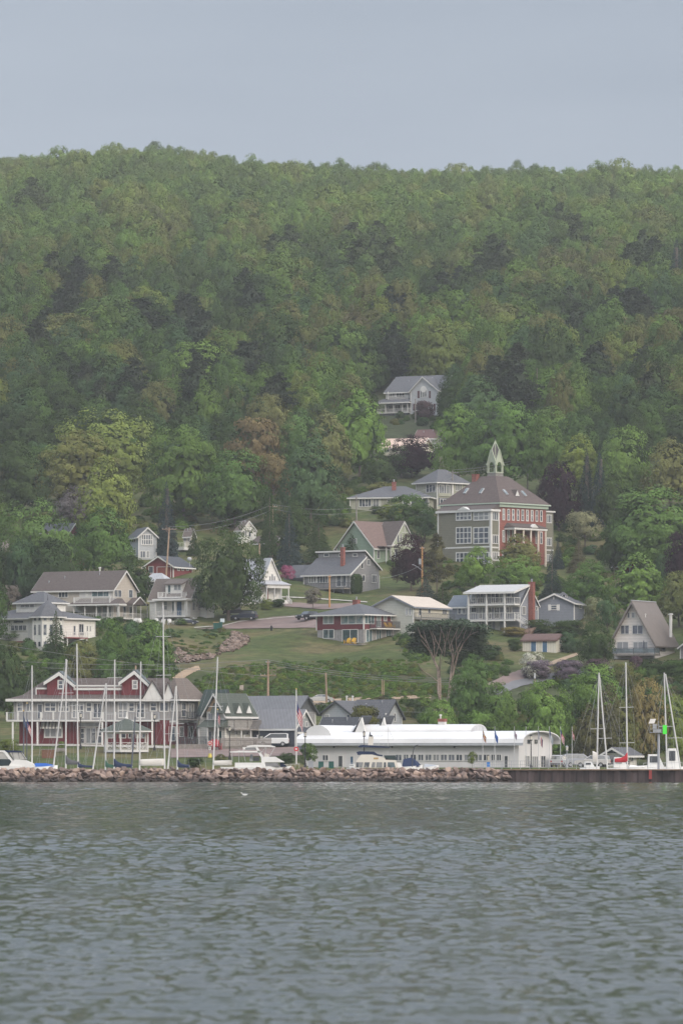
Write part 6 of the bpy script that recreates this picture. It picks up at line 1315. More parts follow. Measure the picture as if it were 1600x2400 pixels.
def green_inn():
    b = Bld('inn_building', 'small cream inn with green dormered roof and cedar-shingled gable', 527, 1752, 38, cat='building'); x0 = b.X(484); d = b.Y(592); ze = b.Z(1668); zr = b.F(506, 1628)[1]
    b.gable(x0, 0, 0, d, -2, ze, zr, 'y', WSID, R_GRN, WHITE, .6, gm=WOOD)
    b.wins('F', 0, [(488,499,1671,1688,2), (502,512,1671,1688,2)]); b.wins('S', 0, [(531,538,1673,1680,2), (550,560,1673,1680,2), (574,585,1673,1680,2)])
    for p in (533, 560, 583):
        z = b.S(p, 1672, .5)[1]; y = b.Y(p, .5); b.add(MB().prism([(.5,y-.85,z),(.5,y+.85,z),(.5,y,z+1.5)], (-2.6,0,0)), 'dormer_roof', R_GRN); b.add(MB().prism([(.6,y-.6,z+.0),(.6,y+.6,z+.0),(.6,y,z+1.1)], (-.12,0,0)), 'dormer_face', WHITE)
    z = b.S(570, 1708, 1.6)[1]; ya, yb = .2, b.Y(611,1.6); b.box('balcony_floor', DECKW, .02, 1.7, ya, yb, z-.25, z); b.rail([(.1,ya,z),(1.6,ya,z),(1.6,(ya+yb)/2,z),(1.6,yb,z)], 1.2, DECKW, .14, 'balcony_railing'); b.posts([(1.5, yb*t) for t in (.3,.65,.97)], -1.5, z-.25, WHITE)
    za = b.F(505, 1705, -1.8)[1]; b.add(MB().prism([(x0-.3,-2.1,za),(x0-.3,.0,za+1.1),(x0-.3,.0,za+.0)], (-x0+.9,0,0)), 'porch_roof', R_GRN); b.posts([(x0+.1,-1.9), (x0*.5,-1.9), (.3,-1.9)], -.5, za, WHITE); b.wins('F', 0, [(489,497,1713,1738), (500,508,1713,1738)]); b.door('F', 0, 511, 521, 1712, 1748, mat('teal door', (.05,.12,.12)))
    b.wins('S', 0, [(549,556,1716,1722), (575,582,1716,1722)]); xg = b.X(466,3); b.gable(xg, x0-.05, 3, d, -2, ze, b.F(480,1620,5)[1], 'x', WSID, mat('dark green shingles roof', (.05,.07,.065), .9, .1, 3, lines=.3), SHAD, .3, wn='side_wing_wall', rn='side_wing_roof')
green_inn()
def sheds():
    b = simple('warehouse', 'long grey roofed warehouse behind the slate-blue shop', 560, 694, 738, 1745, 1668, 1634, 33, 'x', GSID, mat('mid grey metal roof', (.15,.152,.16), .7, .08, 1, seams=.6), ov=.5, Y=785, z=4.5, tm=SHAD, gm=mat('dark grey gable', (.10,.105,.11), .8)); b.win('F', 0, 640, 650, 1700, 1712)
    b = simple('shop', 'slate-blue shop with grey roof and light shingled gable', 591, 692, 733, 1751, 1704, 1666, 36, 'x', DGSID, mat('cool grey metal roof', (.19,.19,.20), .7, .08, 1, seams=.6), ov=.35, Y=745, z=pxz(1751,745), gm=mat('pale grey shingle', (.30,.31,.31), .9, .12, 4, lines=.25))
    b.door('F', 0, 608, 619, 1724, 1749, WSID, SHAD); b.win('F', 0, 658, 671, 1722, 1748, 2, 2, fm=SHAD, gm=glass_mat('pale curtained glass', (.16,.17,.18))); b.wins('S', 0, [(702,707,1691,1705), (715,720,1691,1705), (708,714,1672,1684)]); b.panel('S', 0, 697, 731, 1716, 1721, WHITE, 'band'); b.win('S', 0, 699, 727, 1722, 1745, 3, fm=SHAD)
    b = simple('house', 'white house with grey roof and two gables behind the boathouse', 822, 903, 941, 1722, 1679, 1643, 36, 'x', LGSID, R_GRY, ov=.45, tm=SHAD, Y=815, z=pxz(1716,815)); b.wins('S', 0, [(902.5,907,1672,1691), (922,927,1671,1692)])
    xa, xb = b.X(754,-2), b.X(822,-2); b.gable(xa, xb, -2, b.d-.5, -3, b.F(822,1672,-2)[1], b.F(789,1645,-2)[1], 'y', LGSID, R_GRY, SHAD, .45, wn='wing_wall', rn='wing_roof'); b.wins('F', -2, [(762,772,1674,1685,2), (812,821,1674,1697,1,3)])
    for p in (812, 826): b.pipe(b.X(p, b.d*.7), b.d*.7, b.zr-1.2, b.F(p,1634,b.d*.7)[1], .12, WHITE)
    b = simple('house', 'low house with dark grey roof between shop and boathouse', 748, 826, 850, 1745, 1714, 1684, 30, 'x', CREAM, R_DK, ov=.4, Y=790, z=pxz(1740,790)); b.win('F', 0, 792, 800, 1716, 1726)
sheds()
def boathouse():
    b = Bld('boathouse', 'very long white boathouse with white curved membrane roof on the quay', 1215, 1801, 22, cat='building', Y=709, z=1.75)
    x0, d = b.X(716), b.Y(1293); ze = b.Z(1744); zr = b.S(1258, 1716, .3)[1]
    n = 14; arc = [(d/2-(d/2+.9)*math.cos(math.pi*i/n), ze+(zr-ze)*math.sin(math.pi*i/n)**.75) for i in range(n+1)]
    b.box('wall', UPW, x0, 0, 0, d, -2.5, ze); b.add(MB().prism([(-.3,0,ze)]+[(-.3, min(max(y,0),d), z-.08) for y, z in arc if -.5 < y < d+.5]+[(-.3,d,ze)], (.3,0,0)), 'end_gable', UPW)
    rf = MB(); m = len(arc)
    rf.prism([(x0-1.2, y, z) for y, z in arc]+[(x0-1.2, y, z+.16) for y, z in reversed(arc)], (-x0+2.2,0,0)); r = b.add(rf, 'curved_roof', ROOFW); MB().box(x0-1.2,1.0,-1.0,-.92,ze-.22,ze+.14).build('fascia', LGSID, r)
    # raised middle roof
    xa, xb = b.X(842, d*.5), b.X(1122, d*.5); z1 = b.F(980, 1698, d*.5)[1]; k = [(d*.5-3.2*math.cos(math.pi*i/n), zr-.25+(z1-zr+.25)*math.sin(math.pi*i/n)**.7) for i in range(n+1)]
    b.add(MB().prism([(xa, y, z) for y, z in k], (xb-xa,0,0)), 'raised_roof', ROOFW); b.add(MB().prism([(xb+.02, y, z-.12) for y, z in k], (.06,0,0)), 'raised_roof_end', mat('pale grey end wall', (.45,.45,.46)))
    # dome-like vault at the left, two white gablets
    xc0, xc1 = b.X(715, 1), b.X(781, 1); zz = b.F(748, 1700, 1)[1]; hw = (xc1-xc0)/2; b.add(MB().prism([(xc0+hw-hw*math.cos(math.pi*i/n), .4, ze+.25+(zz-ze-.25)*math.sin(math.pi*i/n)**.8) for i in range(n+1)], (0,d-1,0)), 'left_vault', ROOFW)
    for pa, pc, pb, top, y in ((826,847,858,1682,3.0), (883,899,908,1682,5.0)):
        X0, X1, XC = b.X(pa,y), b.X(pb,y), b.X(pc,y); q = b.F(pc, top, y)[1]; b.add(MB().prism([(X0,y,ze+1.0),(X1,y,ze+1.0),(XC,y,q)], (0,.4,0)), 'white_gablet', WHITE); b.add(MB().prism([(X0-.3,y+.1,ze+1.0),(XC,y+.1,q+.1),(XC,y+.1,q+.3),(X0-.45,y+.1,ze+1.1)], (0,4,0)), 'gablet_roof', R_DK)
    b.box('brick_chimney', BRICK, b.X(1028,6), b.X(1045,6), 5.5, 6.4, b.F(1036,1692,6)[1], b.F(1036,1685,6)[1]); b.box('chimney_base', WHITE, b.X(1028,6)+.05, b.X(1045,6)-.05, 5.55, 6.35, zr-.2, b.F(1036,1692,6)[1]); b.pipe(b.X(1032,6), 6, b.F(1036,1686,6)[1], b.F(1036,1678,6)[1], .12, WHITE)
    b.wins('F', 0, [(755,770,1769,1784,2), (721,740,1769,1784,2)], fw=.1)
    b.door('F', 0, 792, 804, 1771, 1797, SHAD); b.door('F', 0, 820, 829, 1772, 1798, BLUED)
    xs = [926,937]+[996+8.7*i for i in range(9)]; 
    for x0_, x1_ in ((926,942),(945,958),(961,976),(979,993),(996,1012),(1014,1030),(1032,1048),(1050,1066),(1068,1084),(1087,1110),(1112,1130),(1132,1148),(1150,1161),(1163,1175)): b.win('F', 0, x0_, x1_, 1768, 1784, 2, fw=.09)
    b.door('F', 0, 1181, 1191, 1771, 1801, SHAD); b.wins('S', 0, [(1235,1241,1734,1743), (1252,1258,1734,1743)], fm=SHAD); b.wins('S', 0, [(1229,1240,1771,1799,2), (1245,1260,1772,1801,3), (1266,1277,1771,1800,2)], fw=.1)
    for p in (783, 1065, 919): q = b.rect('F', 0, p-1.4, p+1.4, 1749.5, 1753.5); b.add(MB().box(q[0], q[1], -.22, -.0, q[2], q[3]), 'wall_lamp', SHAD)
boathouse()
def boat_shop():
    b = simple('shop', 'little grey-roofed shop with green gable among the moored boats', 1420, 1458, 1490, 1797, 1766, 1755, 28, 'y', WSID, R_GRY, ov=.9, gm=mat('deep green gable boards', (.04,.07,.07), .8)); b.wins('F', 0, [(1428,1436,1772,1786), (1440,1446,1772,1786), (1448,1456,1772,1786)], fm=WHITE); b.wins('S', 0, [(1464,1470,1772,1786), (1476,1483,1772,1786)])
boat_shop()
# ================================================================== shore: breakwater and steel quay
def shore():
    rocks = []; rnd = random.Random(8)
    RM = bpy.data.materials.new('breakwater rock'); RM.use_nodes = True; nt = RM.node_tree; b = nt.nodes['Principled BSDF']; b.inputs['Roughness'].default_value = .9
    oi = N(nt, 'ShaderNodeObjectInfo'); ge = N(nt, 'ShaderNodeNewGeometry'); nz = N(nt, 'ShaderNodeTexNoise'); nz.inputs['Scale'].default_value = 2.2; nz.inputs['Detail'].default_value = 6; L(nt, ge.outputs['Position'], nz.inputs['Vector'])
    cr = N(nt, 'ShaderNodeValToRGB'); e = cr.color_ramp.elements; e[0].color = (.12,.085,.072,1); e[1].color = (.34,.245,.19,1); q = e.new(.5); q.color = (.215,.152,.125,1)
    ad = N(nt, 'ShaderNodeMath', operation='MULTIPLY_ADD'); L(nt, nz.outputs[0], ad.inputs[0]); ad.inputs[1].default_value = .5; L(nt, oi.outputs['Random'], ad.inputs[2]); a2 = N(nt, 'ShaderNodeMath', operation='SUBTRACT'); L(nt, ad.outputs[0], a2.inputs[0]); a2.inputs[1].default_value = .25; L(nt, a2.outputs[0], cr.inputs[0])
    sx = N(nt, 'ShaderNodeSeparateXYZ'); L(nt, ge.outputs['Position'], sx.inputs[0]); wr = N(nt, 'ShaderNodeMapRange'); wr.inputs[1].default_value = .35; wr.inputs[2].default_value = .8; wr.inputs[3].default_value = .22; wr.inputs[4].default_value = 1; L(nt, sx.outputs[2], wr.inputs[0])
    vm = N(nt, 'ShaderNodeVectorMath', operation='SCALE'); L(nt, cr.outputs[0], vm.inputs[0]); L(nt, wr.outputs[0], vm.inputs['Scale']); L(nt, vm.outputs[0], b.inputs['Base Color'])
    meshes = []
    for i in range(10):
        bm = bmesh.new()
        for k in range(13): v = Vector((rnd.gauss(0,1), rnd.gauss(0,1), rnd.gauss(0,1))).normalized(); bm.verts.new((v.x*.62*rnd.uniform(.8,1.15), v.y*.5, v.z*.42*rnd.uniform(.8,1.1)))
        bmesh.ops.convex_hull(bm, input=bm.verts); bmesh.ops.delete(bm, geom=[v for v in bm.verts if not v.link_faces], context='VERTS')
        me = bpy.data.meshes.new('rock'); bm.to_mesh(me); bm.free(); me.materials.append(RM); meshes.append(me)
    # core of the breakwater
    xl = (-500-800)*670/F; xr = (1186-800)*670/F; m = MB(); m.prism([(xl,667.2,-3),(xl,674,-3),(xl,671.8,1.35),(xl,669.6,1.35),(xl,667.4,.2)], (xr-xl-1.5,0,0)); m.build('breakwater_core', mat('dark rubble', (.06,.05,.045), .95, .5, 2))['kind'] = 'structure'
    small = MB(); n = 0
    rows = [(667.6,.55,.88), (668.4,1.0,.85), (669.3,1.42,.8), (667.0,.1,.95)]; rest = []
    for ri, (Y, z, sz) in enumerate(rows):
        x = (-14-800)*Y/F
        while x < (1194-ri*7-800)*Y/F:
            w = sz*rnd.uniform(.85, 1.4); 
            if n >= 300: rest.append((Vector((x, Y, z)), w*.8))
            else:
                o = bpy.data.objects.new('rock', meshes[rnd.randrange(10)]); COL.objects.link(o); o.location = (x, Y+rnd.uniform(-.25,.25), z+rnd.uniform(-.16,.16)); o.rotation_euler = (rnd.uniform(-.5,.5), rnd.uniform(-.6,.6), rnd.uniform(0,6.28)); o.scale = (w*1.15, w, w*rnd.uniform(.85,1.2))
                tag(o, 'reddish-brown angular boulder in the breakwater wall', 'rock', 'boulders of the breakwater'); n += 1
            x += w*rnd.uniform(.7, .92)
    # the rest of the pile (small filler stones and the continuation outside the picture)
    for i in range(2600):
        px = rnd.uniform(-420, 1196) ; Y = rnd.uniform(667, 670.4); z = np.interp(Y, (667,668.6,670.4), (.0,.95,1.62)); 
        if px > 1196-(Y-667)*6: continue
        rest.append((Vector(((px-800)*Y/F, Y+.15, z-.12)), rnd.uniform(.3,.75) if -20 < px < 1200 else rnd.uniform(.6,1.3)))
    V = []; Fc = []
    for p, s in rest:
        me = meshes[rnd.randrange(10)]; M = Matrix.Rotation(rnd.uniform(0,6.28), 3, 'Z') @ Matrix.Rotation(rnd.uniform(-.8,.8), 3, 'X'); o = len(V)
        V += [tuple(M @ v.co*s*1.3+p) for v in me.vertices]; Fc += [tuple(o+i for i in f.vertices) for f in me.polygons]
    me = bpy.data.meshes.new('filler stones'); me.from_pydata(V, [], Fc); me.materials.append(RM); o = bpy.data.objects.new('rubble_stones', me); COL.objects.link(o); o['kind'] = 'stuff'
    # steel sheet-pile quay
    RUST = mat('rusty sheet piling', (.05,.036,.036), .8, .85, .5, streak=1); q = empty('quay_wall', (P3(1180, 1806, 668.5).x, 668.5, 0), 0, 'dark rusty steel sheet-pile quay with timber cap', 'quay'); x1 = (2200-800)*668/F-q.location.x; pts = []; x = 0; k = 0
    while x < x1: pts += [(x, -.0 if k % 2 else -.16), (x+.55, -.0 if k % 2 else -.16)]; x += .8; k += 1
    m = MB(); top = 1.5
    for a, c in zip(pts[:-1], pts[1:]): m.prism([(a[0],a[1],-2),(c[0],c[1],-2),(c[0],c[1],top),(a[0],a[1],top)], (0,.1,0))
    m.build('sheet_piles', RUST, q); MB().box(-.2, x1, -.45, .3, top, top+.14).build('timber_cap', mat('weathered timber cap', (.22,.15,.10), .9, .3, 1), q); MB().box(-.1, x1, .3, 5.0, -2, top+.05).build('quay_deck', CONC, q)
    MB().box(P3(1520,1800,668).x-q.location.x, P3(1527,1800,668).x-q.location.x, -.5, -.4, .35, top).build('red_board', mat('faded red board', (.24,.04,.035), .8, .2, 3), q)
    # railing along the quay
    xs = P3(1110, 1800, 672).x; xe = P3(1372, 1800, 672).x; r = empty('quay_railing', (xs, 672, 1.62), 0, 'long thin grey railing along the quay in front of the boathouse', 'railing'); m = MB(); Lx = xe-xs
    for zz in (.25, .6, 1.1): m.box(0, Lx, -.02, .02, zz-.02, zz+.02)
    nb = int(Lx/1.2)
    for i in range(nb+1): m.box(Lx*i/nb-.03, Lx*i/nb+.03, -.03, .03, -.3, 1.12)
    for i in range(nb*5): m.box(Lx*i/nb/5-.01, Lx*i/nb/5+.01, -.01, .01, .25, 1.1)
    m.build('rails', GALV, r); MB().box(-6, Lx+30, -.8, 3, -2.8, -.02).build('walkway', CONC, r)
shore()
# ================================================================== roads, paths
def drape(name, left, right, m, lift=.12, n=24):
    """a strip lying on the ground between two rows of ground points given as photo columns/rows"""
    def samp(pl, t):
        t *= len(pl)-1; i = min(int(t), len(pl)-2); u = t-i; return pl[i][0]*(1-u)+pl[i+1][0]*u, pl[i][1]*(1-u)+pl[i+1][1]*u
    V = []; Fc = []; K = 5
    for i in range(n+1):
        a = at(*samp(left, i/n)); c = at(*samp(right, i/n))
        for k in range(K+1):
            p = a.lerp(c, k/K); V.append((p.x, p.y, max(float(Zt(p.x, p.y)), p.z if 0 else -9)+lift))
    for i in range(n):
        for k in range(K): o = i*(K+1)+k; Fc.append((o, o+1, o+K+2, o+K+1))
    me = bpy.data.meshes.new(name); me.from_pydata(V, [], Fc); me.materials.append(m); o = bpy.data.objects.new(name, me); COL.objects.link(o); o['kind'] = 'structure'; return o
ASPH = mat('pinkish worn asphalt', (.19,.14,.125), .95, .16, .4); ASPG = mat('grey asphalt', (.15,.15,.155), .95, .12, .5); SOIL = mat('sandy soil', (.30,.22,.15), .95, .2, 1); KERB = mat('pale concrete kerb', (.40,.37,.33), .9, .1, 2)
drape('street', [(520,1470),(560,1460),(640,1448),(735,1441),(860,1438)], [(455,1476),(560,1475.5),(640,1474),(735,1473),(860,1471)], ASPH)
drape('street_kerb', [(455,1473),(520,1469),(560,1459),(620,1453),(690,1447)], [(455,1474.6),(520,1470.4),(560,1460.4),(620,1454.4),(690,1448.4)], KERB, .22)
drape('street', [(665,1412),(760,1418),(840,1414)], [(665,1423),(760,1430),(840,1424)], ASPH)
drape('path', [(655,1400),(710,1402),(790,1407),(860,1412)], [(655,1402),(710,1404),(790,1409),(860,1414)], KERB, .16)
drape('lower_road', [(560,1645),(700,1645),(780,1640),(880,1635),(1010,1632)], [(560,1657),(700,1657),(780,1652),(880,1642),(1010,1638)], SOIL, .1)
drape('path', [(1140,1606),(1180,1586),(1215,1574),(1260,1560)], [(1165,1618),(1210,1600),(1240,1588),(1290,1570)], ASPH, .12)
drape('path', [(1150,1620),(1200,1600),(1270,1584),(1360,1571),(1460,1562)], [(1165,1632),(1220,1612),(1290,1596),(1380,1582),(1480,1574)], ASPG, .14)
drape('path', [(1275,1558),(1310,1545),(1350,1532)], [(1290,1562),(1322,1549),(1360,1535)], SOIL, .12)
drape('waterfront_road', [(400,1757),(520,1756),(640,1754),(720,1752)], [(400,1778),(520,1776),(640,1774),(720,1772)], ASPH, .1)
drape('promenade', [(30,1745),(200,1746),(400,1750)], [(30,1749),(200,1751),(400,1756)], KERB, .08)
drape('bare_soil', [(403,1592),(430,1573),(465,1562)], [(425,1596),(450,1580),(470,1572)], SOIL, .12)
drape('bare_soil', [(925,1508),(905,1500)], [(1000,1520),(960,1528)], SOIL, .05) if False else None
def loose_rocks():
    rnd = random.Random(5); V = []; Fc = []; src = bpy.data.meshes['rock']; m = mat('hillside rubble', (.17,.125,.10), .95, .6, 1.4)
    for poly, n in (([(545,1482),(560,1488),(585,1500),(575,1512),(545,1530),(515,1530),(525,1510),(540,1500)], 260), ([(412,1525),(430,1522),(450,1540),(520,1532),(500,1545),(440,1556),(410,1556)], 150)):
        for p, *_ in patch(poly, n, (1,1), [('low','green')], rnd):
            s = rnd.uniform(.35, 1.0); M = Matrix.Rotation(rnd.uniform(0,6.28), 3, 'Z') @ Matrix.Rotation(rnd.uniform(-.8,.8), 3, 'X'); o = len(V); p = p+Vector((0,0,.35)); V += [tuple(M @ v.co*s*1.3+p) for v in src.vertices]; Fc += [tuple(o+i for i in f.vertices) for f in src.polygons]
    me = bpy.data.meshes.new('rubble'); me.from_pydata(V, [], Fc); me.materials.append(m); o = bpy.data.objects.new('hillside_rubble', me); COL.objects.link(o); o['kind'] = 'stuff'
loose_rocks()
# ================================================================== poles, wires, flags, lamps
POLEW = mat('pale utility pole wood', (.34,.24,.17), .9, .2, 3); POLEO = mat('orange-brown utility pole wood', (.42,.23,.10), .9, .2, 3); ALU = mat('mast aluminium', (.48,.48,.47), .45, .05, 1); MASTW = mat('white mast paint', (.56,.55,.53), .5, .04, 1)
def pole(px, top, base, label, m=POLEW, arm=None, lean=0., trans=False, lamp=False, by=None, rad=.19):
    p = at(px, by or base); s = F/p.y; h = (base-top)/s if by is None else (by-top)/s; r = empty('utility_pole', p, 0, label, 'pole'); q = MB().tube((0,0,-1),(lean,0,h),rad,rad*.7); q.build('shaft', m, r)
    if arm:
        for a in arm:
            z = h-a[0]/s; w = a[1]/s/2; c = MB().bar((lean*z/h-w,-.18,z),(lean*z/h+w,-.18,z),.12); c.build('crossarm', m, r)
            for k in (-1,-.45,.45,1): MB().tube((lean*z/h+k*w*.95,-.18,z+.05),(lean*z/h+k*w*.95,-.18,z+.28),.06,.04).build('insulator', GALV, r)
    if trans: MB().tube((-.45,0,h-3.4),(-.45,0,h-2.3),.28,n=12).build('transformer', GALV, r)
    if lamp: MB().path([(0,0,h-4.6),(-.9,-.3,h-3.9),(-1.7,-.5,h-3.5)], .05).ball((-1.8,-.5,h-3.5), .2, sz=.5).build('lamp_arm', GALV, r)
    return p+Vector((lean, 0, h))
T1 = pole(388, 1237, 1356, 'leaning wooden utility pole in front of the red garage door', arm=[(4,34)], lean=.75)
T2 = pole(639, 1184, 1305, 'tall wooden utility pole left of the wide blue-green spruce', arm=[(4,22)])
pole(608, 1274, 1312, 'short wooden pole stub behind the white house roof')
T3 = pole(772, 1348, 1425, 'pale wooden utility pole in front of the dark grey house', POLEO, arm=[(4,8)])
T4 = pole(989, 1282, 1400, 'orange-brown utility pole with transformer and street lamp', POLEO, trans=True, lamp=True, arm=[(4,10)])
T5 = pole(628, 1548, 1660, 'tall utility pole with crossarm on the scrubby bluff', arm=[(6,10),(35,36)], by=1640)
T6 = pole(766, 1577, 1656, 'bare wooden pole beside the parked silver sedan', lean=-.2)
T7 = pole(1115, 1591, 1700, 'orange-brown utility pole rising behind the boathouse roof', POLEO, arm=[(5,22)])
T8 = pole(895, 1593, 1632, 'short grey post, left of two, at the foot of the bluff', by=1634, rad=.1)
pole(899, 1594, 1632, 'short grey post right beside its twin at the bluff foot', by=1634, rad=.1)
T9 = pole(1060, 1104, 1190, 'dark utility pole in front of the pyramid-roofed house', DECKW, arm=[(5,26)])
T10 = pole(1236, 1072, 1150, 'dark utility pole with crossarm right of the bell tower', DECKW, arm=[(4,40)])
T11 = pole(1359, 1168, 1215, 'pale utility pole top emerging from the dark oak', POLEW, arm=[(6,14)])
pole(973, 935, 990, 'thin grey pole in front of the topmost house', DECKW)
T12 = pole(835, 1163, 1222, 'dark utility pole stub at the left end of the ranch house', DECKW)
pole(318, 1560, 1640, 'pale pole between the second red gable and the bluff trees', POLEW)
WIRE = mat('overhead wire', (.22,.22,.22), .6)
def wire(a, c, label, sag=1.2, r=.028, off=(0,)):
    for i, dz in enumerate(off):
        A = a+Vector((0,0,dz)); B = c+Vector((0,0,dz)); pts = []
        for k in range(17): t = k/16; p = A.lerp(B, t); p.z -= 4*sag*t*(1-t); pts.append(p-A)
        o = MB().path(pts, r, r, 5).build('overhead_wire', WIRE); o.location = A; tag(o, label[i] if isinstance(label, list) else label, 'wire')
wire(T1, T2, ['upper wire from the garage pole up to the tall pole', 'lower wire from the garage pole up to the tall pole'], 1.2, off=(.2, -.9))
wire(T2, P3(1060, 1120, T2.y+30), ['upper wire from the tall pole past the green house to the right', 'lower wire from the tall pole past the green house to the right'], 3.4, off=(.2,-.8))
wire(T9, T10, ['upper wire crossing behind the bell tower', 'lower wire crossing behind the bell tower'], .6, off=(.2,-.35))
wire(T10, P3(1420, 1112, T10.y), 'wire running right from the pole behind the school', .5)
wire(P3(1190, 1165, T11.y), T11, 'upper wire from the school eave to the oak pole', .8); wire(P3(1190, 1190, T11.y), T11-Vector((0,0,1.4)), 'lower wire from the school eave to the oak pole', .4)
wire(P3(-60, 1545, T5.y), T5, ['upper wire along the bluff from the left edge', 'lower wire along the bluff from the left edge'], 1.0, off=(.15,-.7))
wire(P3(-60, 1500, T5.y-10), P3(628,1586,T5.y), 'slanting wire across the left bluff trees to the crossarm', .6)
wire(T5, T7, ['top wire over the scrubby bluff to the boathouse pole', 'middle wire over the scrubby bluff to the boathouse pole', 'bottom wire over the scrubby bluff to the boathouse pole'], 1.0, off=(.1,-.25,-.6))
wire(P3(690, 1640, T7.y), T7-Vector((0,0,5.2)), 'low wire from the warehouse to the boathouse pole', .9); wire(T4-Vector((0,0,3.4)), P3(893, 1355, T4.y-6), 'service wire from the transformer pole to the grey house', .5)
# flags
def tint_mat(name, bands, axis=2, size=1., canton=None):
    m = bpy.data.materials.new(name); m.use_nodes = True; nt = m.node_tree; b = nt.nodes['Principled BSDF']; b.inputs['Roughness'].default_value = .8
    tc = N(nt, 'ShaderNodeTexCoord'); sx = N(nt, 'ShaderNodeSeparateXYZ'); L(nt, tc.outputs['Object'], sx.inputs[0])
    dv = N(nt, 'ShaderNodeMath', operation='DIVIDE'); L(nt, sx.outputs[axis], dv.inputs[0]); dv.inputs[1].default_value = size
    cr = N(nt, 'ShaderNodeValToRGB'); cr.color_ramp.interpolation = 'CONSTANT'; e = cr.color_ramp.elements
    e[0].color = (*bands[0], 1); e[0].position = 0; e[1].position = 1/len(bands); e[1].color = (*bands[1], 1)
    for i in range(2, len(bands)): q = e.new(i/len(bands)); q.color = (*bands[i], 1)
    L(nt, dv.outputs[0], cr.inputs[0]); L(nt, cr.outputs[0], b.inputs['Base Color']); return m
Rd, Wh, Bl, Ye, Bk = (.42,.03,.045), (.62,.60,.58), (.03,.05,.16), (.55,.38,.05), (.03,.03,.035)
def flagcloth(root, z, w, h, bands, axis=0, canton=True, droop=.75, name='flag'):
    """a cloth hanging in folds from the halyard; stripes run along the cloth"""
    m = MB(); nx, nz = 12, 8; V = []
    for i in range(nx+1):
        for j in range(nz+1):
            u, v = i/nx, j/nz; x = u*w*(1-droop)+.10*math.sin(u*9+v)*u*.6; y = .12*math.sin(u*11+v*2); zz = -v*h-u*w*droop*.9; V.append((x, y, z+zz))
    def build(nm, mat_, sel, off=0):
        q = MB(); q.v = [(x, y-off, zz) for x, y, zz in V]; q.f = [(i*(nz+1)+j, (i+1)*(nz+1)+j, (i+1)*(nz+1)+j+1, i*(nz+1)+j+1) for i in range(nx) for j in range(nz) if sel(i, j)]
        o = q.build(nm, mat_, root); return o
    k = len(bands); cl = build(name, mat('flag '+str(bands[0]), bands[0], .8, .05), lambda i, j: (j if axis == 0 else i*nz//nx) % k == 0)
    for t in range(1, k): build('stripes', mat('flag '+str(bands[t]), bands[t], .8, .05), lambda i, j, t=t: (j if axis == 0 else i*k//nx) % k == t if axis == 0 else i*k//nx == t).parent = cl
    if axis == 1: 
        for vtx in (): pass
    if canton: build('canton', mat('flag canton blue', Bl, .8, .05), lambda i, j: i < 5 and j < 4, .012).parent = cl
    return cl
def flagpole(px, top, base, label, m=ALU, flag=None, r=.06, Y=None, z=None, ball=True):
    p = at(px, base) if Y is None else P3(px, base, Y); s = F/p.y; h = (base-top)/s; o = empty('flagpole', p, 0, label, 'flagpole'); MB().tube((0,0,0),(0,0,h),r,r*.6).build('shaft', m, o)
    if ball: MB().ball((0,0,h+.08), .11).build('finial', mat('gilt ball', (.5,.35,.1), .4, metal=.6), o)
    if flag:
        f = empty('flag', p+Vector((0,-.1,h)), 0, flag[5], 'flag'); flagcloth(f, flag[0], flag[1], flag[2], flag[3], flag[4][0], flag[4][1], name='cloth', droop=flag[6] if len(flag) > 6 else .75)
flagpole(694, 1617, 1792, 'tall white flagpole with gold ball at the left end of the boathouse', MASTW, (-1.5, 3.6, 2.2, [Rd, Wh], (0, True), 'large striped red, white and blue flag hanging on the tall flagpole'), r=.12)
for px, fl, lb in ((1131, (-.4,1.7,1.0,[Bk,Ye,Rd,Wh],(0,False),'black, gold, red and white banner, leftmost of the quay flags'), 'thin flagpole, leftmost of the quay row'),
    (1159, (-.4,1.7,1.0,[(.03,.10,.32)],(0,False),'plain blue flag second in the quay row'), 'thin flagpole with the plain blue flag'),
    (1205, (-.4,1.2,.8,[(.25,.12,.15),(.3,.3,.35)],(0,False),'small faded flag in front of the boathouse corner'), 'thin flagpole at the boathouse corner'), (1232, None, 'bare thin flagpole left of the lamp at the boathouse end'),
    (1261, (-.4,2.2,1.2,[Bl,Wh,Rd],(1,False),'blue, white and red tricolour hanging at the boathouse gable'), 'thin flagpole before the boathouse gable'), (1287, (-.4,1.9,1.1,[(.45,.47,.45),(.35,.38,.42)],(0,True),'pale flag with dark corner over the boathouse eave'), 'thin flagpole at the right corner of the boathouse'),
    (1313, (-.3,2.0,1.1,[Rd,Wh],(0,True),'striped flag right of the boathouse eave'), 'thin flagpole right of the boathouse'), (1340, (-.5,1.2,.8,[Rd,Wh],(0,False),'small red and white flag on the rightmost quay pole'), 'thin flagpole, rightmost of the quay row')):
    flagpole(px, 1703, 1798, lb, ALU, fl, r=.045, Y=676, ball=False)
flagpole(63, 1650, 1785, 'dark slanted pole with hanging flags left of the first mast', DGSID, (-2.0,3.0,1.1,[Rd,Wh],(0,True),'long striped flag hanging at the left end of the inn'), r=.07)
flagpole(55, 1668, 1790, 'blue wrapped staff beside the left cabin cruiser', DGSID, (-.5,2.4,1.0,[(.05,.07,.14)],(0,False),'dark blue pennant drooping beside the inn corner'), r=.08)
flagpole(510, 1665, 1760, 'slim pole with striped flag at the cream inn', MASTW, (-.3,1.4,1.3,[Rd,Wh],(0,True),'striped flag against the cream inn balcony'), r=.04)
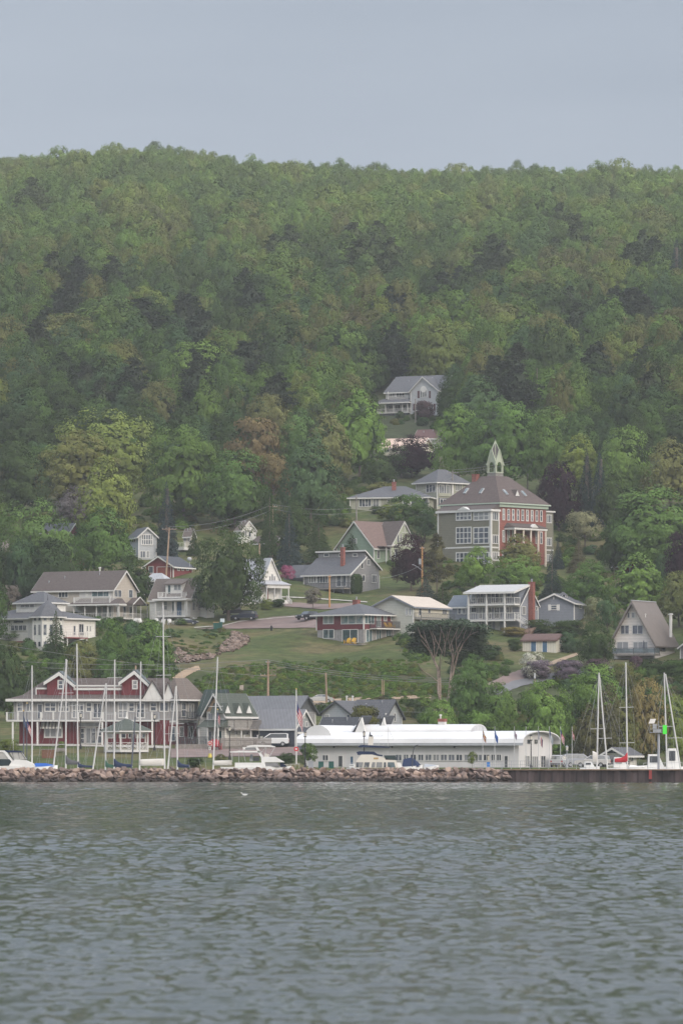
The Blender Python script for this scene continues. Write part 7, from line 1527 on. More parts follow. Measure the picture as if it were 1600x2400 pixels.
def lamp(px, top, base, label, Y=None, twin=False, m=None):
    p = at(px, base) if Y is None else P3(px, base, Y); s = F/p.y; h = (base-top)/s; m = m or BLKM; r = empty('street_lamp', p, 0, label, 'street lamp', 'lamp posts on the waterfront'); MB().tube((0,0,0),(0,0,.6),.2,.11).tube((0,0,.6),(0,0,h-.75),.08,.055).build('post', m, r)
    for dx in ((-.0,) if not twin else (-.18,.18)):
        MB().tube((dx,0,h-.75),(dx,0,h-.62),.16,.2).tube((dx,0,h-.14),(dx,0,h),.24,.05).build('lamp_cap', m, r); MB().tube((dx,0,h-.62),(dx,0,h-.14),.13,.2,8).build('lamp_globe', mat('milky lamp glass', (.6,.56,.48), .3), r)
lamp(715, 1715, 1799, 'black lantern post before the left end of the boathouse', 680); lamp(853, 1714, 1799, 'black lantern post rising behind the trawler', 684); lamp(538, 1703, 1781, 'black lantern post by the waterfront road left of the yacht'); lamp(1244, 1723, 1801, 'black lantern post in front of the boathouse gable', 674)
lamp(1328, 1748, 1799, 'small lantern post with pale globe right of the boathouse', 690, m=GALV); lamp(189, 1672, 1756, 'dark lantern post at the inn entrance'); lamp(362, 1675, 1760, 'dark lantern post right of the gazebo')
# ================================================================== vehicles
TYRE = mat('tyre rubber', (.02,.02,.02), .9); RIMM = mat('wheel rim metal', (.40,.40,.41), .4, metal=.4); CG = glass_mat('car window glass', (.02,.024,.028)); REDL = mat('tail lamp red', (.35,.02,.02), .3); HEADL = mat('headlamp lens', (.6,.6,.58), .2)
def car(loc, rz, label, col, kind='sedan', name='parked_car', cat='car', scale=1.):
    L_, W_, H_ = dict(sedan=(4.7,1.8,1.45), suv=(4.8,1.9,1.72), pickup=(5.5,1.95,1.8), van=(4.6,1.8,1.9))[kind]; m = mat('car paint '+label[:14], col, .35, .03); r = empty(name, loc, rz, label, cat); r.scale = (scale,)*3
    low = {'sedan': [(-.5,.38),(-.5,.8),(-.44,.93),(-.3,.97),(.25,.93),(.44,.86),(.5,.7),(.5,.38)], 'suv': [(-.5,.42),(-.5,1.05),(.22,1.05),(.44,.98),(.5,.8),(.5,.42)], 'pickup': [(-.5,.5),(-.5,1.12),(.2,1.14),(.45,1.08),(.5,.9),(.5,.5)], 'van': [(-.5,.42),(-.5,1.1),(.3,1.1),(.46,.98),(.5,.8),(.5,.42)]}[kind]
    top = {'sedan': [(-.36,.95),(-.24,1.40),(-.05,1.45),(.08,1.40),(.26,.93)], 'suv': [(-.49,1.04),(-.45,1.62),(-.3,1.72),(.02,1.70),(.22,1.04)], 'pickup': [(-.12,1.12),(-.09,1.74),(0,1.8),(.1,1.76),(.22,1.13)], 'van': [(-.49,1.09),(-.48,1.82),(-.4,1.9),(.1,1.88),(.34,1.09)]}[kind]
    b = MB(); n = len(low)
    b.loft([[(x*L_, y*W_, z) for x, z in low] for y in (-.46, .46)]); b.loft([[(x*L_*.99, y*W_, z*.98+.02) for x, z in low] for y in (-.5, -.46)]); b.loft([[(x*L_*.99, y*W_, z*.98+.02) for x, z in low] for y in (.46, .5)])
    q = MB(); rings = []
    zt = max(z for _, z in top); zb = min(z for _, z in top)
    for sgn in (-1, 1): rings.append([(x*L_, sgn*W_*(.47-.09*(z-zb)/(zt-zb)), z) for x, z in top])
    q.loft(rings); q.v += []; b.v, b.f = b.v, b.f; body = b.build('body', m, r); cab = q.build('cabin', m, r, smooth=False)
    g = MB(); ins = [(x*.97+(.0), z) for x, z in top]; c0 = (sum(x for x, _ in top)/len(top), sum(z for _, z in top)/len(top))
    for sgn in (-1, 1):
        segs = 2 if kind != 'pickup' else 1; xa = min(x for x, _ in top); 
        P = [(c0[0]+(x-c0[0])*.86, c0[1]+(z-c0[1])*.74+.02) for x, z in top]; yq = lambda z: sgn*W_*(.47-.09*(z-zb)/(zt-zb))
        g.prism([(x*L_, yq(z), z) for x, z in P], (0, sgn*.012, 0))
    for (a, c) in ((top[0], top[1]), (top[-1], top[-2])):
        A = (a[0]+(c[0]-a[0])*.12, a[1]+(c[1]-a[1])*.12); Cc = (a[0]+(c[0]-a[0])*.9, a[1]+(c[1]-a[1])*.9); s2 = -1 if a is top[0] else 1; yy = lambda z: W_*(.43-.09*(z-zb)/(zt-zb))
        g.prism([(A[0]*L_, -yy(A[1]), A[1]), (A[0]*L_, yy(A[1]), A[1]), (Cc[0]*L_, yy(Cc[1]), Cc[1]), (Cc[0]*L_, -yy(Cc[1]), Cc[1])], (s2*.02, 0, .01))
    g.build('windows', CG, cab)
    rw = .34 if kind != 'pickup' else .39
    for fx in (-.31, .31):
        for sgn in (-1, 1):
            w = MB().tube((fx*L_, sgn*(W_/2-.2), rw), (fx*L_, sgn*(W_/2+.015), rw), rw, n=18).build('wheel', TYRE, r); MB().tube((fx*L_, sgn*(W_/2-.1), rw), (fx*L_, sgn*(W_/2+.03), rw), rw*.6, n=14).build('rim', RIMM, w)
    for sgn in (-1, 1):
        MB().box(L_*.47, L_*.502, sgn*W_*.38-.17, sgn*W_*.38+.17, .66, .82).build('headlight', HEADL, r); MB().box(-L_*.502, -L_*.47, sgn*W_*.4-.12, sgn*W_*.4+.12, .7, .95).build('tail_light', REDL, r)
    MB().box(-L_*.505, -L_*.45, -W_*.47, W_*.47, .35, .55).box(L_*.45, L_*.505, -W_*.47, W_*.47, .35, .55).build('bumper', mat('dark bumper plastic', (.03,.03,.033), .7), r)
    return r
def cpos(px, py): p = at(px, py); return p+Vector((0,0,.12))
car(cpos(749,1650.5), R(178), 'silver sedan parked on the dirt road at the foot of the bluff', (.50,.49,.46), 'sedan'); car(cpos(573,1456), R(168), 'dark blue SUV parked nose-left below the white house terrace', (.028,.034,.055), 'suv'); car(cpos(557,1446), R(180), 'black pickup parked behind the dark blue SUV', (.018,.018,.02), 'pickup')
car(cpos(440,1466), R(-12), 'charcoal sedan half behind the stone edging by the porch house', (.05,.055,.075), 'sedan', scale=.8); car(cpos(720,1456), R(-128), 'black pickup facing the water beside the red house', (.016,.017,.022), 'suv'); car(cpos(640,1752), R(178), 'small white van parked before the slate-blue shop', (.62,.62,.61), 'van')
def quaycar(px, Y, lab, col, kind, rz=0): car(Vector(((px-800)*Y/F, Y, max(1.63, float(Zt((px-800)*Y/F, Y)))+.02)), rz, lab, col, kind)
quaycar(1312, 720, 'silver estate car parked right of the boathouse gable', (.42,.43,.44), 'suv', R(75)); quaycar(1358, 722, 'grey van parked behind the quay railing', (.30,.31,.34), 'van', R(5)); quaycar(1388, 716, 'pale wagon beside the twin masts on the quay', (.5,.48,.46), 'suv', R(160)); quaycar(1433, 724, 'black car in the shade before the little boat shop', (.03,.03,.035), 'suv', R(10))
# ================================================================== boats
HULLW = mat('white gelcoat', (.74,.73,.70), .35, .03); NAVY = mat('navy canvas', (.018,.03,.07), .9, .1); BLUEC = mat('bright blue canvas', (.02,.09,.33), .9, .1); GREYC = mat('grey canvas', (.10,.10,.105), .9, .1); REDC = mat('red canvas', (.42,.03,.04), .9, .1); CANV = mat('off-white canvas', (.58,.55,.50), .9, .05); GREENC = mat('dark green canvas', (.03,.09,.06), .9, .1); TEAK = mat('tan wood', (.30,.2,.12), .8, .2)
YB = 688.
def hull(L_, B_, fb, sheer=.25, n=9, z0=-.4, blunt=.35):
    """lofted hull, bow towards +x"""
    rings = []
    for i in range(n+1):
        t = i/n; w = B_/2*(1-max(0, (t-blunt)/(1-blunt))**2.2)*(.88+.12*min(1, t*4)); w = max(w, .02); zt = fb+sheer*t**2; x = -L_/2+L_*t
        rings.append([(x, -w, zt), (x, -w*.95, fb*.45), (x, -w*.6, z0*.2), (x, 0, z0), (x, w*.6, z0*.2), (x, w*.95, fb*.45), (x, w, zt)])
    return MB().loft(rings)
def sailboat(px, top, label, lean=0., L_=8.5, rz=0., boom=None, bcol=None, cover='rounded', hullm=None, spread=None, Y=YB, deck=.95, bw=None, mastm=None, stays=True, cabin=True):
    """px = column of the mast foot, lean = photo columns the masthead leans"""
    x = (px-800)*Y/F; s = F/Y; r = empty('sailboat', (x, Y, 0), 0, label, 'sailboat', 'sailboats moored behind the breakwater'); hm_ = hullm or HULLW; cs, sn = math.cos(rz), math.sin(rz)
    def rot(mb): mb.v = [(a*cs-b_*sn, a*sn+b_*cs, c) for a, b_, c in mb.v]; return mb
    hb = hull(L_, 2.9, deck); rot(hb).build('hull', hm_, r)
    if cabin: rot(MB().loft([[(-1.2,-.9,deck),(2.0,-.7,deck+.1),(2.0,.7,deck+.1),(-1.2,.9,deck)], [(-1.0,-.75,deck+.45),(1.6,-.5,deck+.4),(1.6,.5,deck+.4),(-1.0,.75,deck+.45)]])).build('cabin', HULLW, r)
    H = pxz(top, Y); lx = lean/s; m = MB().tube((0,0,deck),(lx,0,H),.115,.085,8); m.build('mast', mastm or MASTW, r)
    if stays:
        q = MB(); q.tube((lx,0,H-.1),(cs*L_*.48,sn*L_*.48,deck+.3),.014,n=4).tube((lx,0,H-.1),(-cs*L_*.48,-sn*L_*.48,deck+.1),.014,n=4)
        for sg in (-1, 1): q.path([(lx,0,H-.3),(lx*.6+sg*1.0*abs(cs*.3+.7),sg*.2,H*.55),(sg*1.3*abs(cs*.2+.6),0,deck)], .014, n=4)
        q.build('rigging', GALV, r)
    for f in (spread or (.55,)): MB().bar((lx*f-1.0,0,H*f),(lx*f+1.0,0,H*f+.05),.07).build('spreader', ALU, r)
    if boom:
        bl, bz, th = boom; sg = 1 if bl > 0 else -1; MB().tube((0,0,bz),(bl,0,bz+.05),.07).build('boom', ALU, r)
        c = MB(); n = 8; rings = []
        for i in range(n+1):
            t = i/n; x_ = bl*t*.97; hh = th*(1.2*(1-t)**5+1-.3*t) if bcol is not CANV else th*(1+.15*t); rings.append([(x_, .22*math.cos(a)*(1-.4*t), bz+.02+hh*.5*(1+math.sin(a))*.9-.12) for a in (2*math.pi*k/8 for k in range(8))])
        c.loft(rings).build('sail_cover', bcol or NAVY, r, smooth=True)
    return r
sailboat(75, 1560, 'sailboat with the leftmost white mast beside the blue-covered boat', 0, mastm=MASTW, spread=(.6,), L_=8)
sailboat(123, 1547, 'sailboat with white mast leaning right, left of the grey sail cover', 34, spread=(.5,), L_=8, cabin=False)
sailboat(154, 1545, 'sailboat with upright mast and grey sail cover before the inn', 1, boom=(1.95,2.3,.75), bcol=GREYC, spread=(.72,.30), L_=9)
sailboat(183, 1509, 'sailboat with the second tallest mast and navy cover before the inn', -3, boom=(2.0,1.9,.4), bcol=NAVY, spread=(.55,), L_=9)
sailboat(216, 1602, 'small sailboat with strongly leaning short mast left of the gazebo', 32, spread=(.5,), L_=6.5, cabin=False)
sailboat(247, 1602, 'sailboat with short upright mast and green sail cover by the gazebo', 2, boom=(1.2,1.9,.6), bcol=GREENC, spread=(.5,), L_=7, mastm=ALU)
sailboat(267, 1546, 'sailboat with navy hooded sail cover right in front of the gazebo', 2, boom=(2.5,1.9,.7), bcol=NAVY, spread=(.85,.55), L_=9)
sailboat(307, 1680, 'dark sticklike mast leaning in front of the gazebo roof', 10, spread=(), mastm=DGSID, L_=6, cabin=False, stays=False)
sailboat(327, 1551, 'sailboat with long off-white boom cover right of the gazebo', 3, boom=(3.4,2.15,.95), bcol=CANV, spread=(.6,), L_=10)
sailboat(386, 1418, 'sailboat with the tallest mast of the marina before the inn wing', -4, spread=(.82,.6,.35), L_=12)
sailboat(392, 1610, 'sailboat with slanted short mast beside the tallest mast', 20, spread=(.5,), L_=6.5, cabin=False)
sailboat(416, 1608, 'sailboat with short mast and navy cover in front of the dining deck', -3, boom=(1.6,1.9,.6), bcol=NAVY, spread=(.6,), L_=7)
sailboat(499, 1540, 'sailboat with off-white hull cover left of the flybridge yacht', 11, boom=(2.6,2.2,.7), bcol=CANV, spread=(.6,), L_=9)
YR = 694.
sailboat(1398, 1577, 'sailboat with white mast and rolled sail left of its leaning neighbour', 5, spread=(.48,), L_=9, Y=YR, boom=(-.6,2.5,1.6), bcol=CANV); sailboat(1424, 1582, 'sailboat with mast leaning left across the twin mast', -20, spread=(.4,), L_=8, Y=YR)
sailboat(1470, 1553, 'sailboat with red sail cover before the little boat shop', -4, boom=(-1.8,2.6,.8), bcol=REDC, spread=(.62,.32), L_=10, Y=YR); sailboat(1563, 1577, 'sailboat with tall mast beside the harbour light', -7, spread=(.5,), L_=9, Y=YR); sailboat(1596, 1580, 'sailboat with mast leaning left at the right edge', -37, spread=(.4,), L_=9, Y=YR)
def cover_boat(px, w, col, label, Y=YB, h=1.0, name='covered_boat'):
    r = empty(name, ((px-800)*Y/F, Y, 0), 0, label, 'boat'); L_ = w*Y/F; hull(L_, 2.3, 1.9).build('hull', HULLW, r); MB().loft([[(-L_*.48,-1,1.85),(L_*.3,-.9,1.9),(L_*.46,0,2.05),(L_*.3,.9,1.9),(-L_*.48,1,1.85)], [(-L_*.4,-.3,2.2+h*.4),(0,-.1,2.1+h*.6),(L_*.25,0,2.1+h*.3),(0,.1,2.1+h*.6),(-L_*.4,.3,2.2+h*.4)]]).build('canvas_cover', col, r); return r
cover_boat(106, 58, BLUEC, 'small boat under a bright blue cover beside the cabin cruiser', h=.5); cover_boat(1494, 44, HULLW, 'upturned-looking white dinghy hull left of the harbour light', Y=683, h=-.1); cover_boat(965, 50, NAVY, 'boat under dark navy tarpaulin behind the trawler', h=1.8, Y=697); cover_boat(1010, 36, GALV, 'grey workboat with small davit right of the navy tarpaulin', h=.2, Y=690)
def cruiser_left():
    Y = YB; s = F/Y; r = empty('cabin_cruiser', ((30-800)/s, Y, 0), 0, 'white cabin cruiser with dark side windows half cut by the left edge', 'motorboat'); q = lambda px, py: ((px-30)/s, (1770-py)/s+CH)
    hull(6.8, 3.0, 2.0, .25, blunt=.5).build('hull', HULLW, r)
    def slab(name, pts, m, hw, hw2=None): return MB().prism([(q(*p)[0], -hw, q(*p)[1]) for p in pts], (0, 2*hw, 0)).build(name, m, r)
    slab('foredeck', [(22,1798),(26,1785),(36,1781),(60,1782),(78,1790),(84,1796),(80,1800)], HULLW, 1.3); slab('side_panel', [(-20,1780),(24,1780),(28,1786),(22,1795),(-20,1796)], mat('dark teal hull band', (.015,.03,.035), .4), 1.36)
    slab('windscreen', [(24,1764),(50,1763),(62,1780),(34,1782)], mat('clear canvas window', (.42,.41,.38), .3), 1.15); slab('wheelhouse_window', [(-20,1762),(10,1762),(24,1780),(-20,1779)], mat('clear canvas window', ()), 1.2); slab('roof_arch', [(-20,1759),(12,1759.5),(18,1764),(32,1783),(26,1786),(12,1766),(8,1763),(-20,1762)], HULLW, 1.3); slab('canopy', [(12,1759),(50,1760.5),(52,1763.5),(14,1764)], NAVY, 1.25)
    m = MB(); 
    for a, c in (((30,1764),(34,1781)), ((44,1763),(47,1779)), ((50,1763),(61,1779))): m.bar((q(*a)[0],-1.18,q(*a)[1]), (q(*c)[0],-1.18,q(*c)[1]), .05)
    m.build('canopy_frame', SHAD, r); MB().tube((q(31,1760)[0],0,q(31,1760)[1]),(q(31,1737)[0],0,q(31,1737)[1]),.025).build('antenna', MASTW, r)
cruiser_left()
def flybridge():
    Y = YB; s = F/Y; r = empty('flybridge_yacht', ((600-800)/s, Y, 0), 0, 'white flybridge motor yacht with long bimini behind the breakwater', 'motorboat'); q = lambda px, py: ((px-600)/s, (1770-py)/s+CH)
    def slab(name, pts, m, hw, par=None): return MB().prism([(q(*p)[0], -hw, q(*p)[1]) for p in pts], (0, 2*hw, 0)).build(name, m, par or r)
    hull(9.5, 3.6, 1.9, .15, blunt=.5).build('hull', HULLW, r); slab('aft_bulwark', [(551,1800),(551,1788),(615,1788),(624,1800)], HULLW, 1.7); slab('foredeck_house', [(617,1774),(645,1774),(667,1787),(617,1787)], HULLW, 1.55); slab('cockpit_window', [(594,1775),(608,1775),(608,1784),(594,1784)], CG, 1.5)
    slab('saloon_window', [(587,1768),(593,1768),(593,1785),(585,1785)], CG, 1.4); slab('hardtop', [(539,1762),(560,1760),(608,1760.5),(612,1764),(539,1764)], HULLW, 1.6); slab('radar_arch', [(599,1753),(604,1752),(618,1775),(623,1798),(614,1798),(612,1776)], HULLW, 1.6); slab('flybridge_screen', [(569,1752),(602,1750),(606,1756),(570,1757)], HULLW, 1.4); slab('fly_window', [(575,1753.5),(600,1752.5),(601,1758),(575,1758.5)], CG, 1.42)
    slab('bimini', [(578,1749),(596,1746.2),(632,1747),(645,1750),(645,1752),(632,1751),(598,1751),(580,1752)], HULLW, 1.5); m = MB()
    for a, c in (((622,1752),(613,1764)), ((624,1752),(621,1772)), ((644,1752),(632,1773)), ((570,1757),(575,1785)), ((544,1763),(544,1787)), ((560,1763),(560,1787))): 
        for y in (-1.4, 1.4): m.bar((q(*a)[0],y,q(*a)[1]), (q(*c)[0],y,q(*c)[1]), .045)
    m.build('canopy_poles', ALU, r); slab('seat', [(620,1766),(630,1768),(630,1774),(619,1774)], CANV, .8); slab('foredeck_windows', [(618,1788),(650,1788),(656,1797),(618,1797)], mat('tinted pane grey', (.22,.22,.22), .3), 1.5); slab('bow', [(656,1788),(664,1789),(672,1797),(656,1798)], NAVY, 1.0)
    m = MB(); m.bar((q(666,1792)[0],-1.2,q(0,1792)[1]), (q(702,1791)[0],-.3,q(0,1791)[1]), .05)
    for p in (672,682,692,701): m.bar((q(p,1791)[0],-.9,q(0,1791)[1]), (q(p,1800)[0],-.9,q(0,1800)[1]), .04)
    m.build('bow_rail', ALU, r)
flybridge()
def trawler():
    Y = 684.; s = F/Y; r = empty('trawler_yacht', ((885-800)/s, Y, 0), 0, 'cream trawler yacht with navy canvas and radar mast before the boathouse', 'motorboat'); q = lambda px, py: ((px-885)/s, (1770-py)/s+CH); CRM = mat('cream gelcoat', (.66,.62,.54), .4, .03)
    def slab(name, pts, m, hw, par=None): return MB().prism([(q(*p)[0], -hw, q(*p)[1]) for p in pts], (0, 2*hw, 0)).build(name, m, par or r)
    hull(8.5, 3.8, 1.6, .2).build('hull', CRM, r); slab('wheelhouse', [(830,1800),(835,1783),(846,1769),(872,1769),(897,1776),(928,1783),(933,1800)], CRM, 1.6)
    for a, c, d, e in ((834,842,834,840),(842,851,841,849),(854,866,852,864),(872,879,870,878),(882,895,881,895),(899,904,899,904),(908,923,908,926)): slab('window', [(a,1787),(c,1787),(e,1799),(d,1799)], CG if a < 900 else GLB, 1.66)
    slab('flybridge_cover', [(835,1763),(842,1761),(876,1762),(884,1768),(896,1770),(896,1773),(880,1772),(868,1770),(838,1770)], NAVY, 1.5); slab('bimini', [(838,1750),(846,1746),(860,1747),(914,1751),(913,1753),(874,1752.5),(840,1752)], NAVY, 1.4); slab('aft_cover', [(899,1771),(926,1771),(928,1782),(903,1781)], mat('dark green canvas top', (.03,.05,.05), .9), 1.6)
    slab('mast_housing', [(862,1747),(863,1727),(875,1727),(874,1747)], CRM, .4); slab('radar', [(864,1727),(866,1717),(868,1716),(868,1722),(873,1724),(872,1727)], SHAD, .25); m = MB()
    for a, c in (((872,1726),(896,1725)), ((896,1725),(896,1722)), ((890,1735),(922,1734)), ((909,1709),(922,1733)), ((909,1704),(909,1772)), ((887,1737),(887,1772)), ((898,1744),(898,1770)), ((852,1733),(852,1748)), ((858,1722),(858,1747)), ((838,1750),(843,1764)), ((880,1752),(880,1764))): m.bar((q(*a)[0],-.6,q(*a)[1]), (q(*c)[0],-.6,q(*c)[1]), .05)
    m.build('masts_and_rails', MASTW, r); slab('name_board', [(875,1776),(886,1776),(886,1780),(875,1780)], mat('gilt lettering board', (.40,.26,.10), .5), 1.63); slab('fender', [(924,1788),(938,1788),(944,1800),(926,1800)], HULLW, 1.2)
    MB().path([(q(966,1798)[0],.5,q(0,1798)[1]), (q(967,1766)[0],.5,q(0,1766)[1]), (q(971,1750)[0],.5,q(0,1750)[1]), (q(980,1746)[0],.5,q(0,1746)[1])], .07).build('davit', SHAD, r)
trawler()
def small_boats():
    for px, w, h, lab in ((1455,60,1.2,'white cabin boat behind the red sail cover'), (1538,70,1.6,'white motorboat below the harbour light platform'), (1580,56,2.4,'white flybridge boat behind the right edge masts'), (1382,46,.6,'low white motorboat near the twin masts'), (828,34,.3,'low white skiff left of the trawler')):
        Y = 697. if px != 828 else 690.; s = F/Y; r = empty('motorboat', ((px-800)/s, Y, 0), 0, lab, 'motorboat'); L_ = w/s; hull(L_, 2.4, 1.75).build('hull', HULLW, r)
        MB().loft([[(-L_*.3,-.95,1.8),(L_*.25,-.8,1.85),(L_*.25,.8,1.85),(-L_*.3,.95,1.8)], [(-L_*.28,-.85,2.0+h),(L_*.05,-.7,2.0+h),(L_*.05,.7,2.0+h),(-L_*.28,.85,2.0+h)]]).build('cabin', HULLW, r); MB().box(-L_*.24, L_*.02, -.93, -.84, 2.0+h*.3, 1.9+h*.9).build('cabin_window', CG, r); MB().bar((-L_*.45,-1.05,2.4),(L_*.3,-1.0,2.5),.04).bar((L_*.3,-1.0,2.5),(L_*.3,-1,1.8),.04).bar((-L_*.45,-1.05,2.4),(-L_*.45,-1.05,1.8),.04).build('guard_rail', ALU, r)
small_boats()
# ================================================================== harbour light, signs, bins, small things
def harbour_light():
    Y = 672.; s = F/Y; r = empty('harbour_light', P3(1543, 1806, Y), 0, 'grey steel harbour light post with platform and bright green board', 'harbour light'); q = lambda px, py: ((px-1543)/s, (1806-py)/s)
    MB().tube((0,0,0),(0,0,q(0,1720)[1]),.17).build('post', GALV, r); a, z = q(1522,1718); c, z1 = q(1551,1718); p = MB().box(a,c,-.5,.5,z,z+.08); p.build('platform', GALV, r); m = MB()
    for x in (a, (a+c)/2, c): m.bar((x,-.48,z),(x,-.48,z+1.0),.04)
    m.bar((a,-.48,z+1.0),(q(1561,0)[0],-.48,z+1.0),.04).bar((a,-.48,z+.5),(q(1561,0)[0],-.48,z+.5),.04); m.build('platform_rail', GALV, r)
    MB().box(q(1530,0)[0],q(1549,0)[0],-.4,.3,z+.1,z+.5).build('battery_box', LGSID, r); MB().box(q(1529,0)[0],q(1538,0)[0],-.3,.3,z+.55,z+1.15).build('equipment_box', LGSID, r); MB().prism([(q(1519,0)[0],-.3,z+1.2),(q(1532,0)[0],-.3,z+1.2),(q(1537,0)[0],.3,z+1.8),(q(1524,0)[0],.3,z+1.8)], (0,-.03,.03)).build('solar_panel', mat('pale solar panel', (.45,.42,.38), .4), r); MB().tube((0,0,z),(0,0,z+1.6),.03).build('lamp_rod', GALV, r)
    MB().box(q(1552,0)[0],q(1561.5,0)[0],-.62,-.56,q(0,1721)[1],q(0,1700)[1]).build('green_board', mat('fluorescent green paint', (.08,.78,.06), .6, .02), r)
harbour_light()
def sign_noentry():
    p = at(492, 1776); s = F/p.y; r = empty('no_entry_sign', p, 0, 'round red do-not-enter sign on a post with yellow base', 'sign'); h = (1776-1743)/s
    MB().tube((0,0,0),(0,0,h+.3),.04).build('post', GALV, r); d = MB().box(-.32,.32,-.10,-.06,h-.34,h+.34).build('backing', WHITE, r); MB().tube((0,-.14,h),(0,-.105,h),.30,n=24).build('disc', mat('sign red', (.50,.03,.03), .5), d); MB().box(-.2,.2,-.17,-.145,h-.05,h+.05).build('bar', WHITE, d)
    MB().box(-.16,.16,-.10,-.06,h-.95,h-.5).build('lower_plate', WHITE, r); MB().box(-.04,.04,-.13,-.10,h-.85,h-.6).build('plate_mark', BLKM, r); MB().tube((0,-.2,-.05),(0,-.2,.55),.34,.2).build('base', mat('safety yellow', (.55,.45,.10), .7), r)
    for dx, t, nm in ((0,'DO NOT',.0),(0,'ENTER',.0)):
        c = bpy.data.curves.new('sign_lettering', 'FONT'); c.body = t; c.size = .13; c.align_x = 'CENTER'; c.extrude = .004; o = bpy.data.objects.new('lettering', c); COL.objects.link(o); o.parent = d; o.rotation_euler = (R(90),0,0); o.location = (0,-.15, h+(.10 if t == 'DO NOT' else -.2)); c.materials.append(WHITE); bpy.context.view_layer.update(); me = bpy.data.meshes.new_from_object(o.evaluated_get(bpy.context.evaluated_depsgraph_get())); o2 = bpy.data.objects.new('lettering', me); COL.objects.link(o2); o2.parent = d; o2.rotation_euler = o.rotation_euler; o2.location = o.location; bpy.data.objects.remove(o)
sign_noentry()
def bits():
    GB = mat('dark green bin plastic', (.02,.09,.075), .6)
    a = empty('wheeled_bin', at(506,1476), 0, 'dark green wheeled bin with tan lid by the street, left of the pair', 'bin', 'wheeled bins at the street'); MB().loft([[(-.4,-.4,0),(.4,-.4,0),(.4,.4,0),(-.4,.4,0)],[(-.5,-.48,1.25),(.5,-.48,1.25),(.5,.48,1.25),(-.5,.48,1.25)]]).build('body', GB, a); MB().box(-.54,.54,-.52,.52,1.25,1.36).build('lid', mat('tan lid', (.42,.26,.14)), a)
    c = clone(a, at(515,1476), 0, 'dark green wheeled bin with dark lid, right of the pair'); c.children[-1].data = c.children[-1].data.copy(); [ch for ch in c.children if ch.name.startswith('lid')][0].data.materials[0] = GB
    for ch in a.children:
        if ch.name.startswith('lid') and ch.data.materials[0] is GB: ch.data = ch.data.copy(); ch.data.materials[0] = mat('tan lid', ())
    s = empty('yard_sign', at(521,1466), 0, 'small pale square yard sign behind the bins', 'sign'); MB().box(-.4,.4,-.02,.02,.5,1.2).build('board', mat('pale blue board', (.5,.56,.58)), s); MB().bar((0,0,0),(0,0,.6),.05).build('post', GALV, s)
    h = empty('fire_hydrant', at(636,1479), 0, 'dark fire hydrant at the edge of the street above the lawn', 'hydrant'); MB().tube((0,0,0),(0,0,.75),.17,.15).ball((0,0,.8),.18).tube((-.3,0,.5),(.3,0,.5),.09).build('body', BLKM, h); MB().tube((0,0,0),(0,0,.08),.25).build('flange', BLKM, h)
    s = empty('path_sign', at(1253,1606), 0, 'pale panel sign on a reddish post beside the paved path', 'sign'); MB().bar((0,0,0),(0,0,1.6),.12).build('post', mat('reddish post', (.30,.17,.14)), s); MB().box(-.17,.17,-.1,-.05,1.1,2.0).build('board', LGSID, s)
    s = empty('blue_sign', P3(1144, 1803, 690), 0, 'bright blue panel sign before the boathouse window band', 'sign'); MB().box(-.22,.22,-.05,.05,.3,.95).build('board', mat('blue board', (.03,.18,.5)), s); MB().box(-.12,.12,-.04,.04,.95,1.8).build('upper_plate', mat('tan plate', (.4,.36,.28)), s)
    s = empty('life_ring_post', P3(694, 1792, 700), 0, 'red life ring sign on the tall flagpole', 'sign'); MB().tube((0,-.25,(1792-1756)*700/F),(0,-.2,(1792-1756)*700/F),.33,n=20).build('disc', mat('life ring red', (.5,.04,.05)), s); MB().tube((0,-.28,(1792-1756)*700/F),(0,-.26,(1792-1756)*700/F),.14,n=12).build('centre', WHITE, s)
    for i, (px, m_, lb) in enumerate(((728, GALV, 'grey box cabinet before the boathouse left windows'), (752, GB, 'green box bin before the boathouse, left of its twin'), (776, GB, 'green box bin beside the boathouse dark door'))):
        o = empty('quay_box', P3(px, 1801, 686), 0, lb, 'bin'); MB().box(-.35,.35,-.3,.3,0,.9).build('body', m_, o); MB().box(-.38,.38,-.33,.33,.9,1.0).build('lid', LGSID, o)
    pl = empty('planter', at(113,1778), 0, 'low brown timber planter on the lawn by the inn', 'planter'); MB().box(-.9,.9,-.4,.4,0,1.2).build('body', mat('brown planter wood', (.17,.09,.06), .9, .2, 3), pl); MB().box(-.95,.95,-.45,.45,1.2,1.28).build('rim', DECKW, pl)
    bn = empty('bench', at(142,1770), 0, 'pale garden bench on the lawn between the leaning masts', 'bench'); MB().box(-.8,.8,-.25,.25,.42,.48).build('seat', DECKW, bn); MB().box(-.8,.8,.22,.28,.55,.95).build('backrest', DECKW, bn)
    for sx in (-.7, .7): MB().box(sx-.04,sx+.04,-.22,.25,0,.42).build('leg', DECKW, bn)
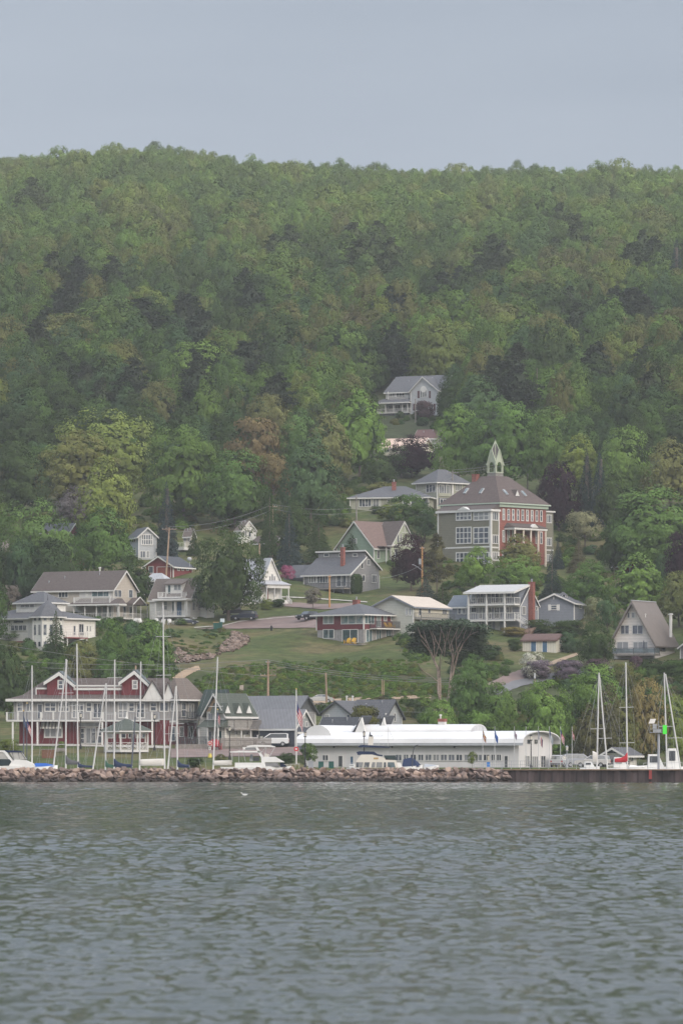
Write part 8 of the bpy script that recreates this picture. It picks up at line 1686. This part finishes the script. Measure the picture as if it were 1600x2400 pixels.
    st = empty('tree_stump', at(566,1624), 0, 'pale grey concrete block standing in the bluff scrub', 'block'); MB().loft([[(-.35,-.3,-.3),(.35,-.3,-.3),(.35,.3,-.3),(-.35,.3,-.3)],[(-.3,-.28,1.1),(.33,-.28,1.15),(.33,.28,1.15),(-.3,.28,1.1)]]).build('body', mat('pale tan block', (.40,.33,.28), .9, .2, 3), st); st.name = 'concrete_block'
    # people: the red figures by the inn are a painted red sculpture-like pair of chairs
    g = empty('swing_bench', at(588,1757), 0, 'white slatted swing bench frame in front of the slate-blue shop', 'bench'); m = MB()
    for i in range(5): m.box(-.9,.9,-.02,.02,1.0+i*.16,1.09+i*.16)
    m.build('backrest', WHITE, g)
    for sx in (-.95,.95): MB().box(sx-.06,sx+.06,-.06,.06,0,2.1).build('post', WHITE, g)
    MB().box(-.9,.9,-.5,0,.5,.56).build('seat', WHITE, g)
    w = empty('picket_fence', at(560,1758), 0, 'grey board fence beside the cream inn', 'fence'); m = MB(); s = F/w.location.y
    for i in range(44): m.box(-45/s+i*.17*1.0, -45/s+i*.17+.13, -.03, .03, .1, 1.7)
    m.build('boards', DECKW, w); MB().box(-45/s, -45/s+7.5, .03, .09, 1.3, 1.4).box(-45/s, -45/s+7.5, .03, .09, .4, .5).build('rails', DECKW, w)
    # gull on the water
    p = P3(573, 1866, 12000*3.5/96-2); p = Vector(((573-800)*p.y/F, p.y, .02)); gl = empty('gull', p, 0, 'white gull floating on the open water', 'bird'); bm = MB(); rings = []
    for x, rr, z in ((-.26,.02,.13),(-.16,.07,.10),(0,.10,.08),(.12,.085,.09),(.19,.05,.14),(.2,.045,.2),(.24,.05,.25),(.30,.035,.25),(.33,.008,.24)): rings.append([(-x, rr*math.cos(a), z+rr*math.sin(a)) for a in (2*math.pi*k/8 for k in range(8))])
    bm.loft(rings).build('body', HULLW, gl, smooth=True); MB().loft([[(.05+.1*i, -.09+.01*i, .13), (.05+.1*i, 0, .18), (.05+.1*i, .09-.01*i, .13)] for i in (-1.5,0,1,2.4)]).build('wings', LGSID, gl); MB().tube((-.32,0,.24),(-.37,0,.23),.012,.004).build('beak', mat('yellow beak', (.5,.35,.05)), gl)
bits()
REDP = mat('faded red chair paint', (.30,.03,.04), .6)
chair(at(507, 1760), .3, REDP, 'tall faded red wooden chair by the cream inn porch', None, 1.7)
place_forest(180)
